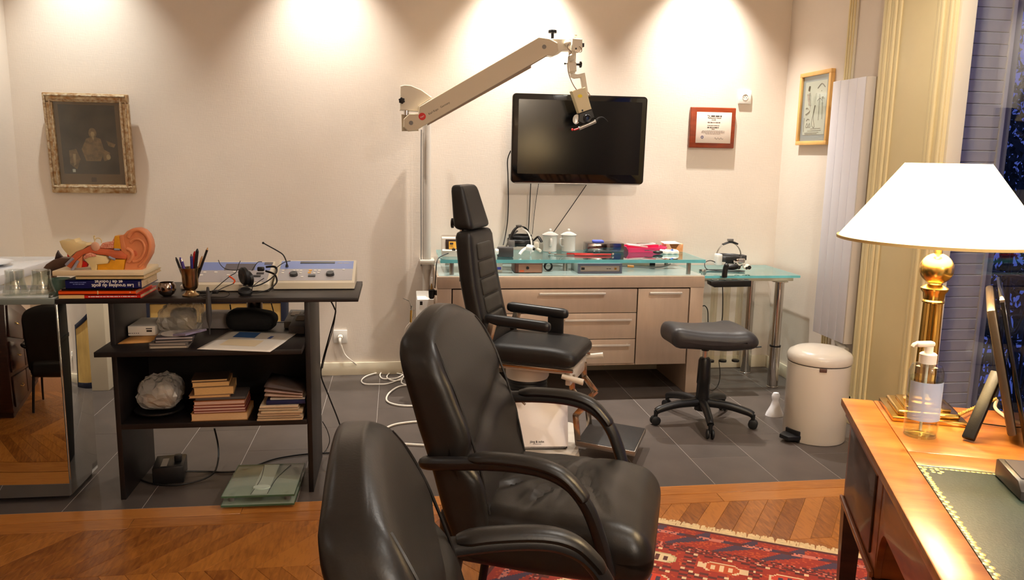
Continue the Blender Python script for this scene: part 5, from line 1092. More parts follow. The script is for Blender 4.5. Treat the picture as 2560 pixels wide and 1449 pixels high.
t = thing('ear_scoop', 'black oval scoop lying in front of the pink tray', 'scoop', (1.60, 4.80, UZ))
q = B(); q.sphere((1.625, 4.80, UZ + .0125), (.034, .022, .011)); q.obj('bowl', M_BLACK, t)
q = B(); q.tube([(1.60, 4.80, UZ + .018), (1.57, 4.815, UZ + .022), (1.545, 4.825, UZ + .020)], .006, 8, flat=(1, .4)); q.obj('handle', M_BLACK, t)
t = thing('tissue_packet', 'white packet with blue print lying by the tissue box', 'packet', (1.70, 4.83, UZ))
q = B(); rnd = random.Random(4)
q.rbox((1.705, 4.82, UZ + .0125), (.055, .035, .011), .009, 9, lambda p: p + Vector((0, 0, .003 * math.sin(p.x * 160 + p.y * 120)))); q.obj('packet_body', M_PAPER, t)
q = B(); q.obox((1.70, 4.7945, UZ + .020), (.02, .003, .003), Matrix.Rotation(R(-35), 4, 'Y')); q.obox((1.73, 4.80, UZ + .022), (.018, .003, .003), Matrix.Rotation(R(25), 4, 'Y')); q.obj('blue_print', mat('blue_print', (70, 120, 220), .6), t)
t = thing('tissue_box', 'open white and orange tissue box at the glass shelf end', 'box', (1.775, 4.955, UZ))
q = B(); q.box(1.715, 1.828, 4.91, 5.01, UZ, UZ + .052, .001); q.obj('carton_body', mat('tissue_carton', (232, 206, 178), .6, rgb2=(226, 140, 70), scale=14), t)
q = B(); q.prism([(1.735, UZ + .051), (1.80, UZ + .051), (1.782, UZ + .022), (1.752, UZ + .022)], 'y', 4.9088, 4.9105); q.obj('opening', mat('brown_opening', (120, 70, 30), .8), t)
q = B(); q.quad([(1.70, 4.905, UZ + .053), (1.81, 4.905, UZ + .053), (1.80, 4.99, UZ + .062), (1.70, 4.99, UZ + .060)]); q.obj('lid_flap', M_PAPER, t, thick=.001)
t = thing('red_handled_scissors', 'steel instrument with red handles lying on the glass shelf', 'scissors', (1.12, 4.72, UZ))
q = B(); q.tube([(1.03, 4.76, UZ + .005), (1.10, 4.745, UZ + .006), (1.19, 4.73, UZ + .006)], .0075, 8); q.tube([(1.07, 4.725, UZ + .005), (1.15, 4.715, UZ + .006), (1.24, 4.72, UZ + .007), (1.30, 4.725, UZ + .006)], .006, 8); q.obj('handle', mat('red_handle', (170, 34, 26), .35), t)
q = B(); q.tube([(1.03, 4.76, UZ + .004), (.97, 4.755, UZ + .004), (.93, 4.77, UZ + .006)], .0022, 6); q.tube([(1.07, 4.725, UZ + .004), (1.0, 4.72, UZ + .004), (.945, 4.73, UZ + .004)], .0022, 6); q.sphere((.925, 4.775, UZ + .009), .008); q.sphere((1.312, 4.727, UZ + .0085), .008); q.obj('blade', M_CHROME, t)

# ---- between sideboard top and glass shelf
KZ = .7278
t = thing('cream_device', 'small cream device with blue label under the glass shelf', 'device', (.585, 4.70, KZ)); q = B(); q.box(.545, .620, 4.66, 4.80, KZ, KZ + .062, .003); q.obj('case', M_CREAM, t)
q = B(); q.box(.575, .612, 4.6590, 4.6602, KZ + .016, KZ + .032); q.obj('label_strip', mat('blue_label', (60, 70, 170), .5), t)
t = thing('brown_power_box', 'brown metal power unit with front knob under the glass shelf', 'power unit', (.785, 4.70, KZ)); q = B(); q.box(.690, .858, 4.625, 4.78, KZ, KZ + .062, .008, 3); q.obj('case', mat('brown_case', (104, 62, 50), .4), t)
q = B(); q.box(.712, .852, 4.6235, 4.6255, KZ + .004, KZ + .052); q.obj('front_panel', mat('copper_panel', (168, 124, 104), .4, .3), t)
q = B(); q.cyl((.766, 4.6236, KZ + .032), (.766, 4.612, KZ + .032), .009, .008, 16); q.obj('knob', M_BLACK, t)
q = B(); q.box(.718, .745, 4.6225, 4.6236, KZ + .008, KZ + .018); q.obj('orange_label', mat('orange_label', (230, 96, 50), .5), t)
q = B()
for k in range(5): q.tube([(.905 + .022 * math.cos(a), 4.70 + .006 * k - .012, KZ + .030 + .024 * math.sin(a)) for a in [2 * math.pi * i / 12 for i in range(13)]], .004, 6, 3)
one(q, 'spiral_cable', M_CORD, 'coiled black cable beside the brown power unit', 'cable')
t = thing('grey_amplifier', 'wide grey amplifier box with dark frame under the glass shelf', 'amplifier', (1.205, 4.71, KZ)); q = B(); q.box(1.070, 1.336, 4.615, 4.815, KZ, KZ + .058, .002); q.obj('case', mat('grey_case', (176, 180, 172), .4), t)
q = B()
for a in ((1.068, 1.338, KZ, KZ + .012), (1.068, 1.338, KZ + .046, KZ + .060), (1.068, 1.082, KZ + .012, KZ + .046), (1.324, 1.338, KZ + .012, KZ + .046)): q.box(a[0], a[1], 4.600, 4.616, a[2], a[3], .001)
q.obj('bezel', mat('slate_bezel', (108, 106, 122), .45), t)
q = B(); q.box(1.082, 1.324, 4.606, 4.6148, KZ + .012, KZ + .046); q.obj('front_panel', mat('silver_panel', (178, 160, 148), .4, .3), t)
q = B(); q.box(1.089, 1.108, 4.602, 4.6065, KZ + .022, KZ + .036, .001); q.obj('switch', M_BLACK, t); bars(M_INK, t, facing((1.260, 4.6059, KZ + .028), (1, 0, 0), (0, 0, 1)), .034, .004, 11)
q = B(); q.box(1.292, 1.305, 4.604, 4.6065, KZ + .022, KZ + .034); q.obj('brass_socket', M_BRASS, t)
t = thing('connector_lead', 'grey lead with orange sleeve lying under the glass shelf', 'cable', (1.56, 4.80, KZ)); q = B(); q.tube([(1.36, 4.83, KZ + .014), (1.42, 4.82, KZ + .013), (1.50, 4.81, KZ + .010), (1.60, 4.80, KZ + .008), (1.68, 4.82, KZ + .012), (1.73, 4.86, KZ + .022)], .0045, 7); q.obj('lead', M_GREY, t)
q = B(); q.cyl((1.435, 4.819, KZ + .014), (1.475, 4.813, KZ + .012), .008, .008, 12); q.obj('orange_sleeve', mat('orange_sleeve', (236, 150, 60), .4), t)
t = thing('white_carton', 'long pale carton with black ends at the back under the shelf', 'box', (1.52, 4.99, KZ)); q = B(); q.box(1.40, 1.62, 4.94, 5.03, KZ, KZ + .05, .002); q.obj('carton_body', M_BEIGE, t)
q = B(); q.box(1.372, 1.399, 4.95, 5.02, KZ, KZ + .05); q.box(1.621, 1.66, 4.95, 5.02, KZ, KZ + .05); q.obj('end_cap', M_BLACK, t)

# ---- glass side table with chrome legs
gt = thing('glass_side_table', 'small aqua glass table on chrome legs in the corner', 'table', (2.16, 4.82, 0))
glass_top(gt, 1.845, 2.472, 4.578, 5.055, .7005, .715)
q = B(); q.box(1.86, 2.44, 4.60, 4.64, .678, .700, .002); q.box(1.86, 2.44, 4.98, 5.02, .678, .700, .002); q.obj('apron_rail', M_BEIGE, gt)
for x, y in ((2.352, 4.60), (2.322, 4.935)):
    q = B(); q.lathe([(0, 0), (.036, 0), (.036, .006), (.0335, .008), (.0335, .262), (0, .262)], (x, y, 0), 24); q.lathe([(0, .27), (.0285, .27), (.0285, .672), (.05, .674), (.05, .6775), (0, .6775)], (x, y, 0), 24); l_ = q.obj('leg', M_CHROME, gt)
    q = B(); q.cyl((x, y, .2615), (x, y, .2705), .0345, .0345, 24); q.obj('collar', M_BLACK, l_)
q = B(); q.box(1.838, 1.850, 4.585, 4.60, .69, .699); q.obj('edge_block', mat('amber_block', (200, 130, 40), .4), gt)
# tube rack
rk = thing('endoscope_rack', 'black rack with three clear tubes clamped to the glass table', 'rack', (2.03, 4.54, .69))
q = B(); q.prism([(1.865, .692), (1.868, .668), (1.890, .655), (2.122, .658), (2.122, .695)], 'y', 4.508, 4.575, .003); q.obj('bar', M_BLACK, rk)
M_TUBE = glass_mat('amber_tube', (250, 249, 244), 0.03)
for k, x in enumerate((1.905, 1.985, 2.068)):
    q = B(); q.lathe([(.021, .0), (.021, .46), (.0195, .46), (.0195, .0)], (x, 4.54, .196), 20, close=True); q.obj('tube', M_TUBE, rk)
    q = B(); q.cyl((x, 4.54, .185), (x, 4.54, .197), .023, .023, 18); q.obj('tube_stopper', M_BLACK, rk)
    q = B(); q.lathe([(.014, 0), (.022, 0), (.022, .002), (.014, .002)], (x, 4.54, .6955), 18, close=True); q.obj('ring', M_STEEL, rk)
en = thing('endoscope', 'black endoscope handle standing in the tube rack', 'endoscope', (1.93, 4.54, .697))
q = B(); q.tube([(1.9617, 4.54, 0.71118), (1.9622, 4.54, 0.74302), (1.9675, 4.54, 0.77723)], lambda t: .0165, 10); q.sphere((1.9697, 4.54, 0.78211), .016); q.obj('handle', M_BLACK, en)
q = B(); q.tube([(1.9704, 4.54, 0.77234), (2.0008, 4.54, 0.77474), (2.0312, 4.54, 0.77714), (2.0465, 4.54, 0.77712)], lambda t: .011 + .008 * math.sin(math.pi * t), 12); q.obj('eyepiece', M_BLACK, en)
q = B(); q.tube([(2.0465, 4.54, 0.77712), (2.0615, 4.54, 0.782), (2.0714, 4.54, 0.78688)], .003, 6); q.tube([(1.9511, 4.54, 0.67932), (1.9591, 4.54, 0.5955), (1.9647, 4.54, 0.47134), (1.9585, 4.54, 0.40896)], .0032, 6); q.obj('light_guide', M_CORD, en)
GZ = .7158
hl2 = thing('head_loupe', 'silver-strapped surgical head loupe with eyepieces on the glass side table', 'head loupe', (2.12, 4.80, GZ))
c1 = (2.115, 4.85, GZ + .075)
ring_band(c1, .085, .090, .038, M_DGREY, hl2); strap((c1[0], c1[1], c1[2] + .012), .082, .085, M_STEEL, hl2, 0, w=.007)
q = B(); q.tube([(c1[0] - .045, c1[1], c1[2] + .086), (c1[0] + .01, c1[1], c1[2] + .103), (c1[0] + .055, c1[1], c1[2] + .090)], .011, 8, flat=(1.2, .6)); q.obj('crown_pad', M_BLACK, hl2)
q = B(); q.obox((c1[0] + .005, c1[1], c1[2] + .116), (.018, .012, .008), bev=.003); q.obj('strap_dial', M_GREY, hl2)
q = B(); q.rbox((c1[0] - .082, c1[1] - .03, c1[2] - .006), (.018, .03, .036), .008, 5); q.obj('battery_block', M_WHITE, hl2)
q = B(); q.obox((c1[0] + .088, c1[1] - .02, c1[2] + .006), (.014, .03, .016), bev=.004); q.obj('side_pad', M_DGREY, hl2)
q = B(); q.obox((c1[0] - .01, c1[1] - .088, c1[2] - .004), (.045, .006, .022), bev=.002); q.obj('forehead_block', M_BLACK, hl2)
q = B(); q.rbox((c1[0] + .04, c1[1] - .092, c1[2] - .010), (.03, .010, .018), .006, 5); q.cyl((c1[0] - .008, c1[1] - .10, c1[2] - .014), (c1[0] + .04, c1[1] - .10, c1[2] - .012), .004, seg=8); q.cyl((c1[0] - .014, c1[1] - .104, c1[2] - .014), (c1[0] - .003, c1[1] - .104, c1[2] - .014), .011, .011, 14); q.obj('hinge', M_CHROME, hl2)
for dx, dz, r_ in ((.018, -.040, .0145), (.070, -.046, .010), (.088, -.042, .0145)):
    q = B(); q.cyl((c1[0] + dx, c1[1] - .085, c1[2] + dz), (c1[0] + dx, c1[1] - .125, c1[2] + dz - .004), r_, r_ * 1.1, 18); e_ = q.obj('eyepiece', M_ARM2, hl2)
    q = B(); q.cyl((c1[0] + dx, c1[1] - .1252, c1[2] + dz - .004), (c1[0] + dx, c1[1] - .1265, c1[2] + dz - .004), r_ * .85, r_ * .85, 16); q.obj('lens', M_BLACK, e_)
cable('black_cable', [(c1[0] - .09, c1[1] - .03, GZ + .045), (c1[0] - .13, c1[1] - .02, GZ + .06), (c1[0] - .17, c1[1] - .03, GZ + .045), (c1[0] - .165, c1[1] - .06, GZ + .01), (c1[0] - .10, c1[1] - .10, GZ + .005), (c1[0] + .02, c1[1] - .13, GZ + .005), (c1[0] + .06, c1[1] - .11, GZ + .005), (c1[0] - .05, c1[1] - .06, GZ + .005), (c1[0] - .2, c1[1] - .05, GZ + .005), (c1[0] - .22, c1[1] - .10, GZ + .005)], .0028, M_CORD, 'black loupe cable looped on the glass side table')
q = B(); q.obox((1.905, 4.73, GZ + .0085), (.013, .008, .008), None, .002); one(q, 'cable_connector', M_STEEL, 'small steel connector on the glass side table', 'connector')
cable('black_cable', [(2.0213, 5.02, 0.4389), (2.0435, 5.02, 0.44418), (2.0692, 5.03, 0.41187), (2.0763, 5.03, 0.34297), (2.0814, 5.03, 0.25991), (2.0941, 5.03, 0.14836)], .0035, M_CORD, 'black cable behind the glass side table near the wall')

# ---- right wall: sketch picture and radiator
pr = thing('framed_sketch', 'ink sketch with blue-grey mount in a pale wood frame', 'picture', (2.525, 4.665, 1.735))
M_PINE = mat('pale_pine', (226, 176, 104), .45, var=.08, scale=12, stretch=(6, 1, 1))
for a in ((4.482, 4.850, 1.928, 1.952), (4.482, 4.850, 1.513, 1.537), (4.482, 4.506, 1.537, 1.928), (4.826, 4.850, 1.537, 1.928)):
    q = B(); q.box(2.512, 2.5395, a[0], a[1], a[2], a[3], .002); q.obj('frame_rail', M_PINE, pr)
q = B(); q.box(2.528, 2.539, 4.506, 4.826, 1.537, 1.928); q.obj('mount', mat('blue_grey_mount', (170, 172, 180), .6), pr)
q = B(); q.box(2.5262, 2.5278, 4.538, 4.794, 1.575, 1.895); q.obj('sheet', M_PAPER, pr)
q = B(); X_ = 2.5258
def ln(pts, r=.0016): q.tube([(X_, y_, z_) for y_, z_ in pts], r, 5, 3)
ln([(4.56, 1.852), (4.60, 1.876), (4.645, 1.85)], .003); ln([(4.598, 1.835), (4.6, 1.83)]); ln([(4.618, 1.815), (4.612, 1.66)]); ln([(4.64, 1.775), (4.612, 1.79), (4.585, 1.775)]); ln([(4.58, 1.80), (4.572, 1.665)])
ln([(4.66, 1.75), (4.675, 1.68), (4.655, 1.625), (4.672, 1.62), (4.69, 1.65), (4.664, 1.75)]); ln([(4.72, 1.665), (4.74, 1.672), (4.755, 1.66)], .0022)
for y_, z_ in ((4.745, 1.632), (4.715, 1.632)): ln([(y_ - .012, z_ - .01), (y_, z_ + .014), (y_ + .012, z_ - .01), (y_ - .012, z_ - .01)])
for z_, a, c in ((1.612, 4.58, 4.70), (1.600, 4.575, 4.735), (1.588, 4.60, 4.77), (1.581, 4.62, 4.76)): ln([(a, z_), (c, z_ - .002)], .0012)
ln([(4.785, 1.68), (4.782, 1.595)], .002)
q.obj('ink_lines', mat('sepia_ink', (120, 108, 96), .7), pr)
q = B()
for pts, r in (([(4.735, 1.87), (4.742, 1.84), (4.728, 1.83)], .010), ([(4.74, 1.82), (4.73, 1.79), (4.715, 1.75)], .016), ([(4.77, 1.735), (4.745, 1.74), (4.72, 1.72), (4.75, 1.705), (4.77, 1.70)], .005)):
    q.tube([(X_ + .0004, y_, z_) for y_, z_ in pts], r, 8, 5, flat=(1, .06))
q.obj('ink_wash', mat('ink_wash', (170, 158, 144), .7, var=.2, scale=60), pr)
q = B(); q.box(2.5225, 2.524, 4.506, 4.826, 1.537, 1.928); q.obj('glazing', M_CLEAR, pr)

rd = thing('radiator', 'tall white panel radiator on the right wall beside the pilaster', 'radiator', (2.46, 4.13, .43))
M_RAD = mat('radiator_white', (226, 224, 232), .4)
for k in range(4):
    y0 = 3.968 + k * .0805
    q = B(); q.box(2.420, 2.442, y0 + .0008, y0 + .0797, .428, 1.855, .003); q.obj('flat_tube', M_RAD, rd)
q = B(); q.box(2.443, 2.492, 3.972, 4.286, .445, 1.845, .003); q.obj('back_body', M_RAD, rd)
q = B(); q.box(2.420, 2.495, 3.955, 3.9675, .428, 1.855, .002); q.obj('side_cover', mat('radiator_side', (206, 196, 184), .45), rd)
q = B()
for z_ in (.62, 1.70):
    q.box(2.492, 2.5385, 4.02, 4.06, z_, z_ + .03); q.box(2.492, 2.5385, 4.20, 4.24, z_, z_ + .03)
q.obj('wall_bracket', M_STEEL, rd)
q = B(); q.cyl((2.455, 4.08, .42), (2.455, 4.03, .40), .017, .019, 18); q.cyl((2.455, 4.03, .40), (2.455, 3.985, .385), .02, .02, 18); q.obj('valve', M_WHITE, rd)
q = B(); q.cyl((2.46, 4.06, .0), (2.46, 4.06, .43), .008, seg=10); q.obj('pipe', M_RAD, rd)

# ================================================================ seats, stool, bin
M_CHROMEW = mat('warm_chrome', (206, 192, 176), .18, 1.0)
# ---- examination chair
ec = thing('examination_chair', 'black padded examination chair with ribbed back, headrest and footrest', 'chair', (.655, 3.71, 0), -26)
def lerp(a, c, t): return a + (c - a) * t
q = B(); q.rbox((.035, 0, .500), (.215, .195, .040), .032, 10, lambda p: p + Vector((0, 0, .008 * math.cos(p.y * 7) - .012 * (p.x > .1) * (p.x - .1) / .1 if p.z > 0 else 0))); q.obj('seat', M_SKAI, ec, local=True)
def back_def(p):
    t = (p.z + .275) / .55; w = 1 - .10 * max(0, t - .55) / .45
    return Vector((p.x + lerp(-.205, -.318, t) - .015 * math.sin(math.pi * t), p.y * w, p.z + .785))
q = B(); q.rbox((0, 0, 0), (.043, .178, .275), .030, 12, back_def); q.obj('backrest', M_SKAI, ec, local=True)
for k in range(5):
    z0 = .585 + k * .084; z1 = z0 + .080
    def rd_(p, z0=z0, z1=z1):
        z = lerp(z0, z1, (p.z + .04) / .08); t = (z - .51) / .55; return Vector((p.x + lerp(-.205, -.318, t) - .015 * math.sin(math.pi * t) + .042, p.y * (1 - .12 * max(0, t - .55) / .45), z))
    q = B(); q.rbox((0, 0, 0), (.010, .105, .04), .0095, 6, rd_); q.obj('back_rib', mat('olive_black_vinyl', (48, 44, 37), .5, var=.12, scale=10, bump=.08, bscale=220), ec, local=True)
def head_def(p):
    t = (p.z + .105) / .21; return Vector((p.x * (1.15 - .45 * t) + lerp(-.325, -.372, t), p.y * (1 - .22 * t), p.z + 1.168))
q = B(); q.rbox((0, 0, 0), (.045, .135, .105), .028, 10, head_def); hr = q.obj('headrest', M_SKAI, ec, local=True)
q = B(); q.lathe([(0, 0), (.008, 0), (.010, .012), (.024, .014), (.024, .024), (0, .026)], (-.385, -.06, 1.09), 18, frame((-1, -.2, 0))); q.obj('headrest_knob', M_BLACK, hr, local=True)
q = B(); q.box(-.385, -.372, -.02, .02, .80, 1.10, .003); q.obj('headrest_bar', M_CHROME, ec, local=True)
for s in (-1, 1):
    q = B(); q.rbox((-.035, s * .168, .650), (.160, .025, .025), .021, 9, lambda p: p + Vector((0, 0, -.05 * p.x))); ar = q.obj('armrest', M_BLACK, ec, local=True)
    q = B(); vs = q.box(-.020, .020, -.003, .003, -.10, .10, .001); q.xf(vs, Matrix.Translation((-.170, s * .196, .545)) @ Matrix.Rotation(R(14), 4, 'Y')); q.obj('arm_support', M_CHROMEW, ar, local=True)
q = B(); q.box(.02, .10, .165, .185, .53, .632, .004); q.obj('arm_bracket', M_BLACK, ec, local=True)
for s in (-1, 1):
    q = B(); q.box(-.21, .24, s * .188 - .008, s * .188 + .008, .444, .458, .002); q.obj('seat_rail', M_CHROMEW, ec, local=True)
q = B(); q.box(-.18, .20, -.17, .17, .428, .444, .003); q.obj('seat_plate', M_CREAM, ec, local=True)
_cl = (-.048, .055)
q = B(); q.lathe([(0, .335), (.103, .335), (.108, .345), (.108, .405), (.09, .426), (0, .4275)], (_cl[0], _cl[1], 0), 30); q.obj('upper_column', M_CREAM, ec, local=True)
q = B(); q.lathe([(.098, .225)] + [(.098 + .004 * (k % 2), .225 + .0092 * k) for k in range(1, 12)] + [(.098, .334), (0, .334), (0, .225)], (_cl[0], _cl[1], 0), 30); q.obj('bellows', M_RUBBER, ec, local=True)
q = B(); q.lathe([(0, .026), (.135, .026), (.125, .05), (.112, .20), (.106, .224), (0, .224)], (_cl[0], _cl[1], 0), 30); q.obj('lower_column', M_CREAM, ec, local=True)
T9 = tmat(ec).inverted() @ Matrix.Translation((.672, 3.755, 0)) @ Matrix.Rotation(R(-9), 4, 'Z')
q = B(); vs = q.prism(rrect(.215, .255, .035, 5), 'z', 0.0, .024, .003); q.xf(vs, T9); q.obj('base_plate', M_CREAM, ec, local=True)
q = B(); q.cyl((-.20, -.19, .44), (.0, -.13, .25), .006, seg=10); q.obj('gas_strut', M_CHROME, ec, local=True)
q = B(); q.cyl((.19, -.19, .425), (.29, -.185, .405), .012, .015, 12); q.obj('lever', M_CREAM, ec, local=True)
q = B(); q.cyl((.17, .19, .42), (.30, .21, .44), .012, .015, 12); q.obj('lever', M_CREAM, ec, local=True)
q = B(); q.box(.20, .225, -.165, .165, .375, .444, .004); q.obj('front_bracket', M_CREAM, ec, local=True)
for s in (-1, 1):
    y = s * .125
    for p0, p1 in (((.222, y, .415), (.225, y, .345)), ((.225, y, .345), (.285, y, .275)), ((.285, y, .275), (.245, y, .225)), ((.245, y, .225), (.262, y, .085))):
        a, c = Vector(p0), Vector(p1); q = B(); q.obox((a + c) / 2, (.004, .014, (c - a).length / 2 + .004), frame(c - a), .001); q.obj('footrest_bar', M_CHROMEW, ec, local=True)
q = B(); vs = q.box(-.135, .135, -.165, .165, -.012, .012, .004); q.xf(vs, Matrix.Translation((.392, .03, .088)) @ Matrix.Rotation(R(3), 4, 'Y')); fr = q.obj('footrest', mat('black_tread', (40, 38, 38), .5, bump=.2, bscale=120), ec, local=True)
q = B(); vs = q.box(-.137, .137, -.170, -.164, -.014, .010, .002); vs += q.box(.134, .140, -.170, .170, -.014, .010, .002); q.xf(vs, Matrix.Translation((.392, .03, .088)) @ Matrix.Rotation(R(3), 4, 'Y')); q.obj('footrest_edge', M_STEEL, fr, local=True)
# white scale leaning on the chair column
sc = thing('bathroom_scale', 'white square bathroom scale with black lettering leaning on the chair base', 'scale', (.66, 3.60, .026), -4)
q = B(); ST = Matrix.Translation((0, .0, 0)) @ Matrix.Rotation(R(-16), 4, 'X'); vs = q.prism(rrect(.150, .130, .022, 5), 'y', -.010, .008, .003); q.xf(vs, ST @ Matrix.Translation((0, -.012, .131))); q.obj('platform', mat('white_scale_top', (236, 228, 224), .3), sc, local=True)
q = B(); vs = q.prism(rrect(.146, .127, .022, 5), 'y', .0082, .022, .003); q.xf(vs, ST @ Matrix.Translation((0, -.012, .131))); q.obj('underside', M_BLACK, sc, local=True)
q = B(); vs = q.box(-.146, .146, -.016, .02, -.001, .012, .003); q.xf(vs, ST @ Matrix.Translation((0, -.006, .002))); q.obj('rim', M_BLACK, sc, local=True)
text('jörg & sohn', .0145, M_INK, sc, tmat(sc) @ ST @ facing((.0, -.0227, .034), (1, 0, 0), (0, 0, 1)), bold=.0003)
bars(M_INK, sc, tmat(sc) @ ST @ facing((.0, -.0224, .023), (1, 0, 0), (0, 0, 1)), .04, .002, 12)

# ---- saddle stool
so = thing('saddle_stool', 'black saddle stool on five castors beside the pedal bin', 'stool', (1.640, 3.985, 0))
def saddle(p):
    t = (p.x + .225) / .45; k = p.z / .05
    half = .060 * (1 - t) ** .8 + .036 * min(1, 1.6 * t); top = -.020 * math.sin(math.pi * min(1, t * 1.1)) + .012 * math.exp(-((t - .86) / .1) ** 2)
    z = .010 - .016 * t + half * k + (top if k > 0 else -.3 * top * (1 - t))
    return Vector((p.x, p.y * (.70 + .45 * t), z - .5 * p.y * p.y * (1 if k > 0 else .3)))
q = B(); q.rbox((0, 0, .490), (.225, .17, .05), .044, 14, saddle); q.obj('seat', mat('stool_vinyl', (50, 47, 48), .42, var=.12, scale=12, bump=.12, bscale=60), so, local=True)
q = B(); q.lathe([(0, .455), (.045, .455), (.04, .44), (.022, .425), (.020, .40), (0, .40)], (.0, 0, 0), 18); q.obj('seat_mount', M_BLACK, so, local=True)
q = B(); q.box(-.10, -.05, -.03, .03, .425, .452, .006); q.tube([(.08, -.10, .44), (.20, -.13, .445), (.25, -.14, .45)], .004, 6); q.obj('tilt_lever', M_BLACK, so, local=True)
q = B(); q.cyl((0, 0, .36), (0, 0, .41), .014, .014, 16); q.obj('piston', M_CHROME, so, local=True)
q = B(); q.lathe([(0, .36), (.026, .36), (.033, .345), (.036, .25), (.037, .22), (.034, .215), (.037, .10), (.042, .07), (0, .07)], (0, 0, 0), 22); q.obj('column', M_BLACK, so, local=True)
for k in range(5):
    a = R(186 + 72 * k); c, s = math.cos(a), math.sin(a)
    q = B(); q.tube([(.03 * c, .03 * s, .112), (.14 * c, .14 * s, .108), (.24 * c, .24 * s, .088), (.268 * c, .268 * s, .075)], lambda t: .024 - .006 * t, 10); l_ = q.obj('base_arm', M_BLACK, so, local=True)
    q = B()
    for d in (-1, 1): q.lathe([(0, -.008), (.018, -.008), (.025, -.004), (.025, .004), (.018, .008), (0, .008)], (.272 * c + d * .013 * -s, .272 * s + d * .013 * c, .0255), 18, frame((-s, c, 0)))
    q.cyl((.270 * c, .270 * s, .03), (.270 * c, .270 * s, .078), .009, .012, 10); q.obj('castor', M_RUBBER, l_, local=True)

# ---- pedal bin
pb_ = thing('pedal_bin', 'cream cylindrical pedal bin with domed lid by the radiator', 'bin', (2.142, 3.705, 0))
q = B(); q.lathe([(0, .002), (.150, .002), (.154, .008), (.1545, .40), (.150, .405), (0, .405)], (0, 0, 0), 48); q.obj('body', M_CREAM, pb_, local=True)
q = B(); q.lathe([(.1505, .4055), (.1555, .4055), (.1565, .41)], (0, 0, 0), 48, close=True); q.obj('seal_line', M_INK, pb_, local=True)
q = B(); q.lathe([(0, .409), (.157, .409), (.159, .414), (.158, .440), (.150, .455), (.12, .472), (.06, .484), (0, .487)], (0, 0, 0), 48); q.obj('lid', M_CREAM, pb_, local=True)
pd = R(200); c, s = math.cos(pd), math.sin(pd)
q = B(); vs = q.prism([(.12, -.048), (.17, -.048), (.215, -.028), (.215, .028), (.17, .048), (.12, .048)], 'z', .018, .040, .004); q.xf(vs, Matrix.Rotation(pd, 4, 'Z')); vs = q.box(.130, .158, -.045, .045, .004, .062, .004); q.xf(vs, Matrix.Rotation(pd, 4, 'Z')); q.obj('pedal', M_BLACK, pb_, local=True)
q = B(); vs = q.box(.152, .160, -.017, .017, .385, .404, .002); q.xf(vs, Matrix.Rotation(R(-112), 4, 'Z')); q.obj('brand_tab', mat('brown_tab', (92, 64, 54), .4), pb_, local=True)
q = B(); q.lathe([(0, 0), (.050, 0), (.046, .014), (.026, .055), (.017, .086), (.021, .100), (.022, .116), (.015, .131), (0, .135)], (2.10, 4.055, 0), 22, Matrix.Diagonal((1.05, .8, 1, 1)))
one(q, 'white_stopper', mat('white_glossy_plastic', (240, 238, 242), .3), 'small white plastic stopper with round head beside the bin', 'stopper')
jb = thing('junction_box', 'small pale junction box hanging under the sideboard', 'junction box', (1.56, 4.86, .12)); q = B(); q.box(1.535, 1.59, 4.83, 4.90, .115, .1795, .004); q.obj('case', M_CREAM, jb); q = B(); q.tube([(1.59, 4.86, .14), (1.63, 4.86, .135), (1.68, 4.87, .14)], .004, 6); q.obj('lead', M_WCORD, jb)
cable('thin_black_cable', [(1.9681, 4.56, 0.18924), (1.9818, 4.56, 0.09939), (2.0018, 4.6262, 0.01), (1.9244, 4.5325, 0.006), (1.9099, 4.5941, 0.006), (1.8365, 4.5396, 0.006)], .0024, M_CORD, 'thin black wire on the tiles under the tube rack')

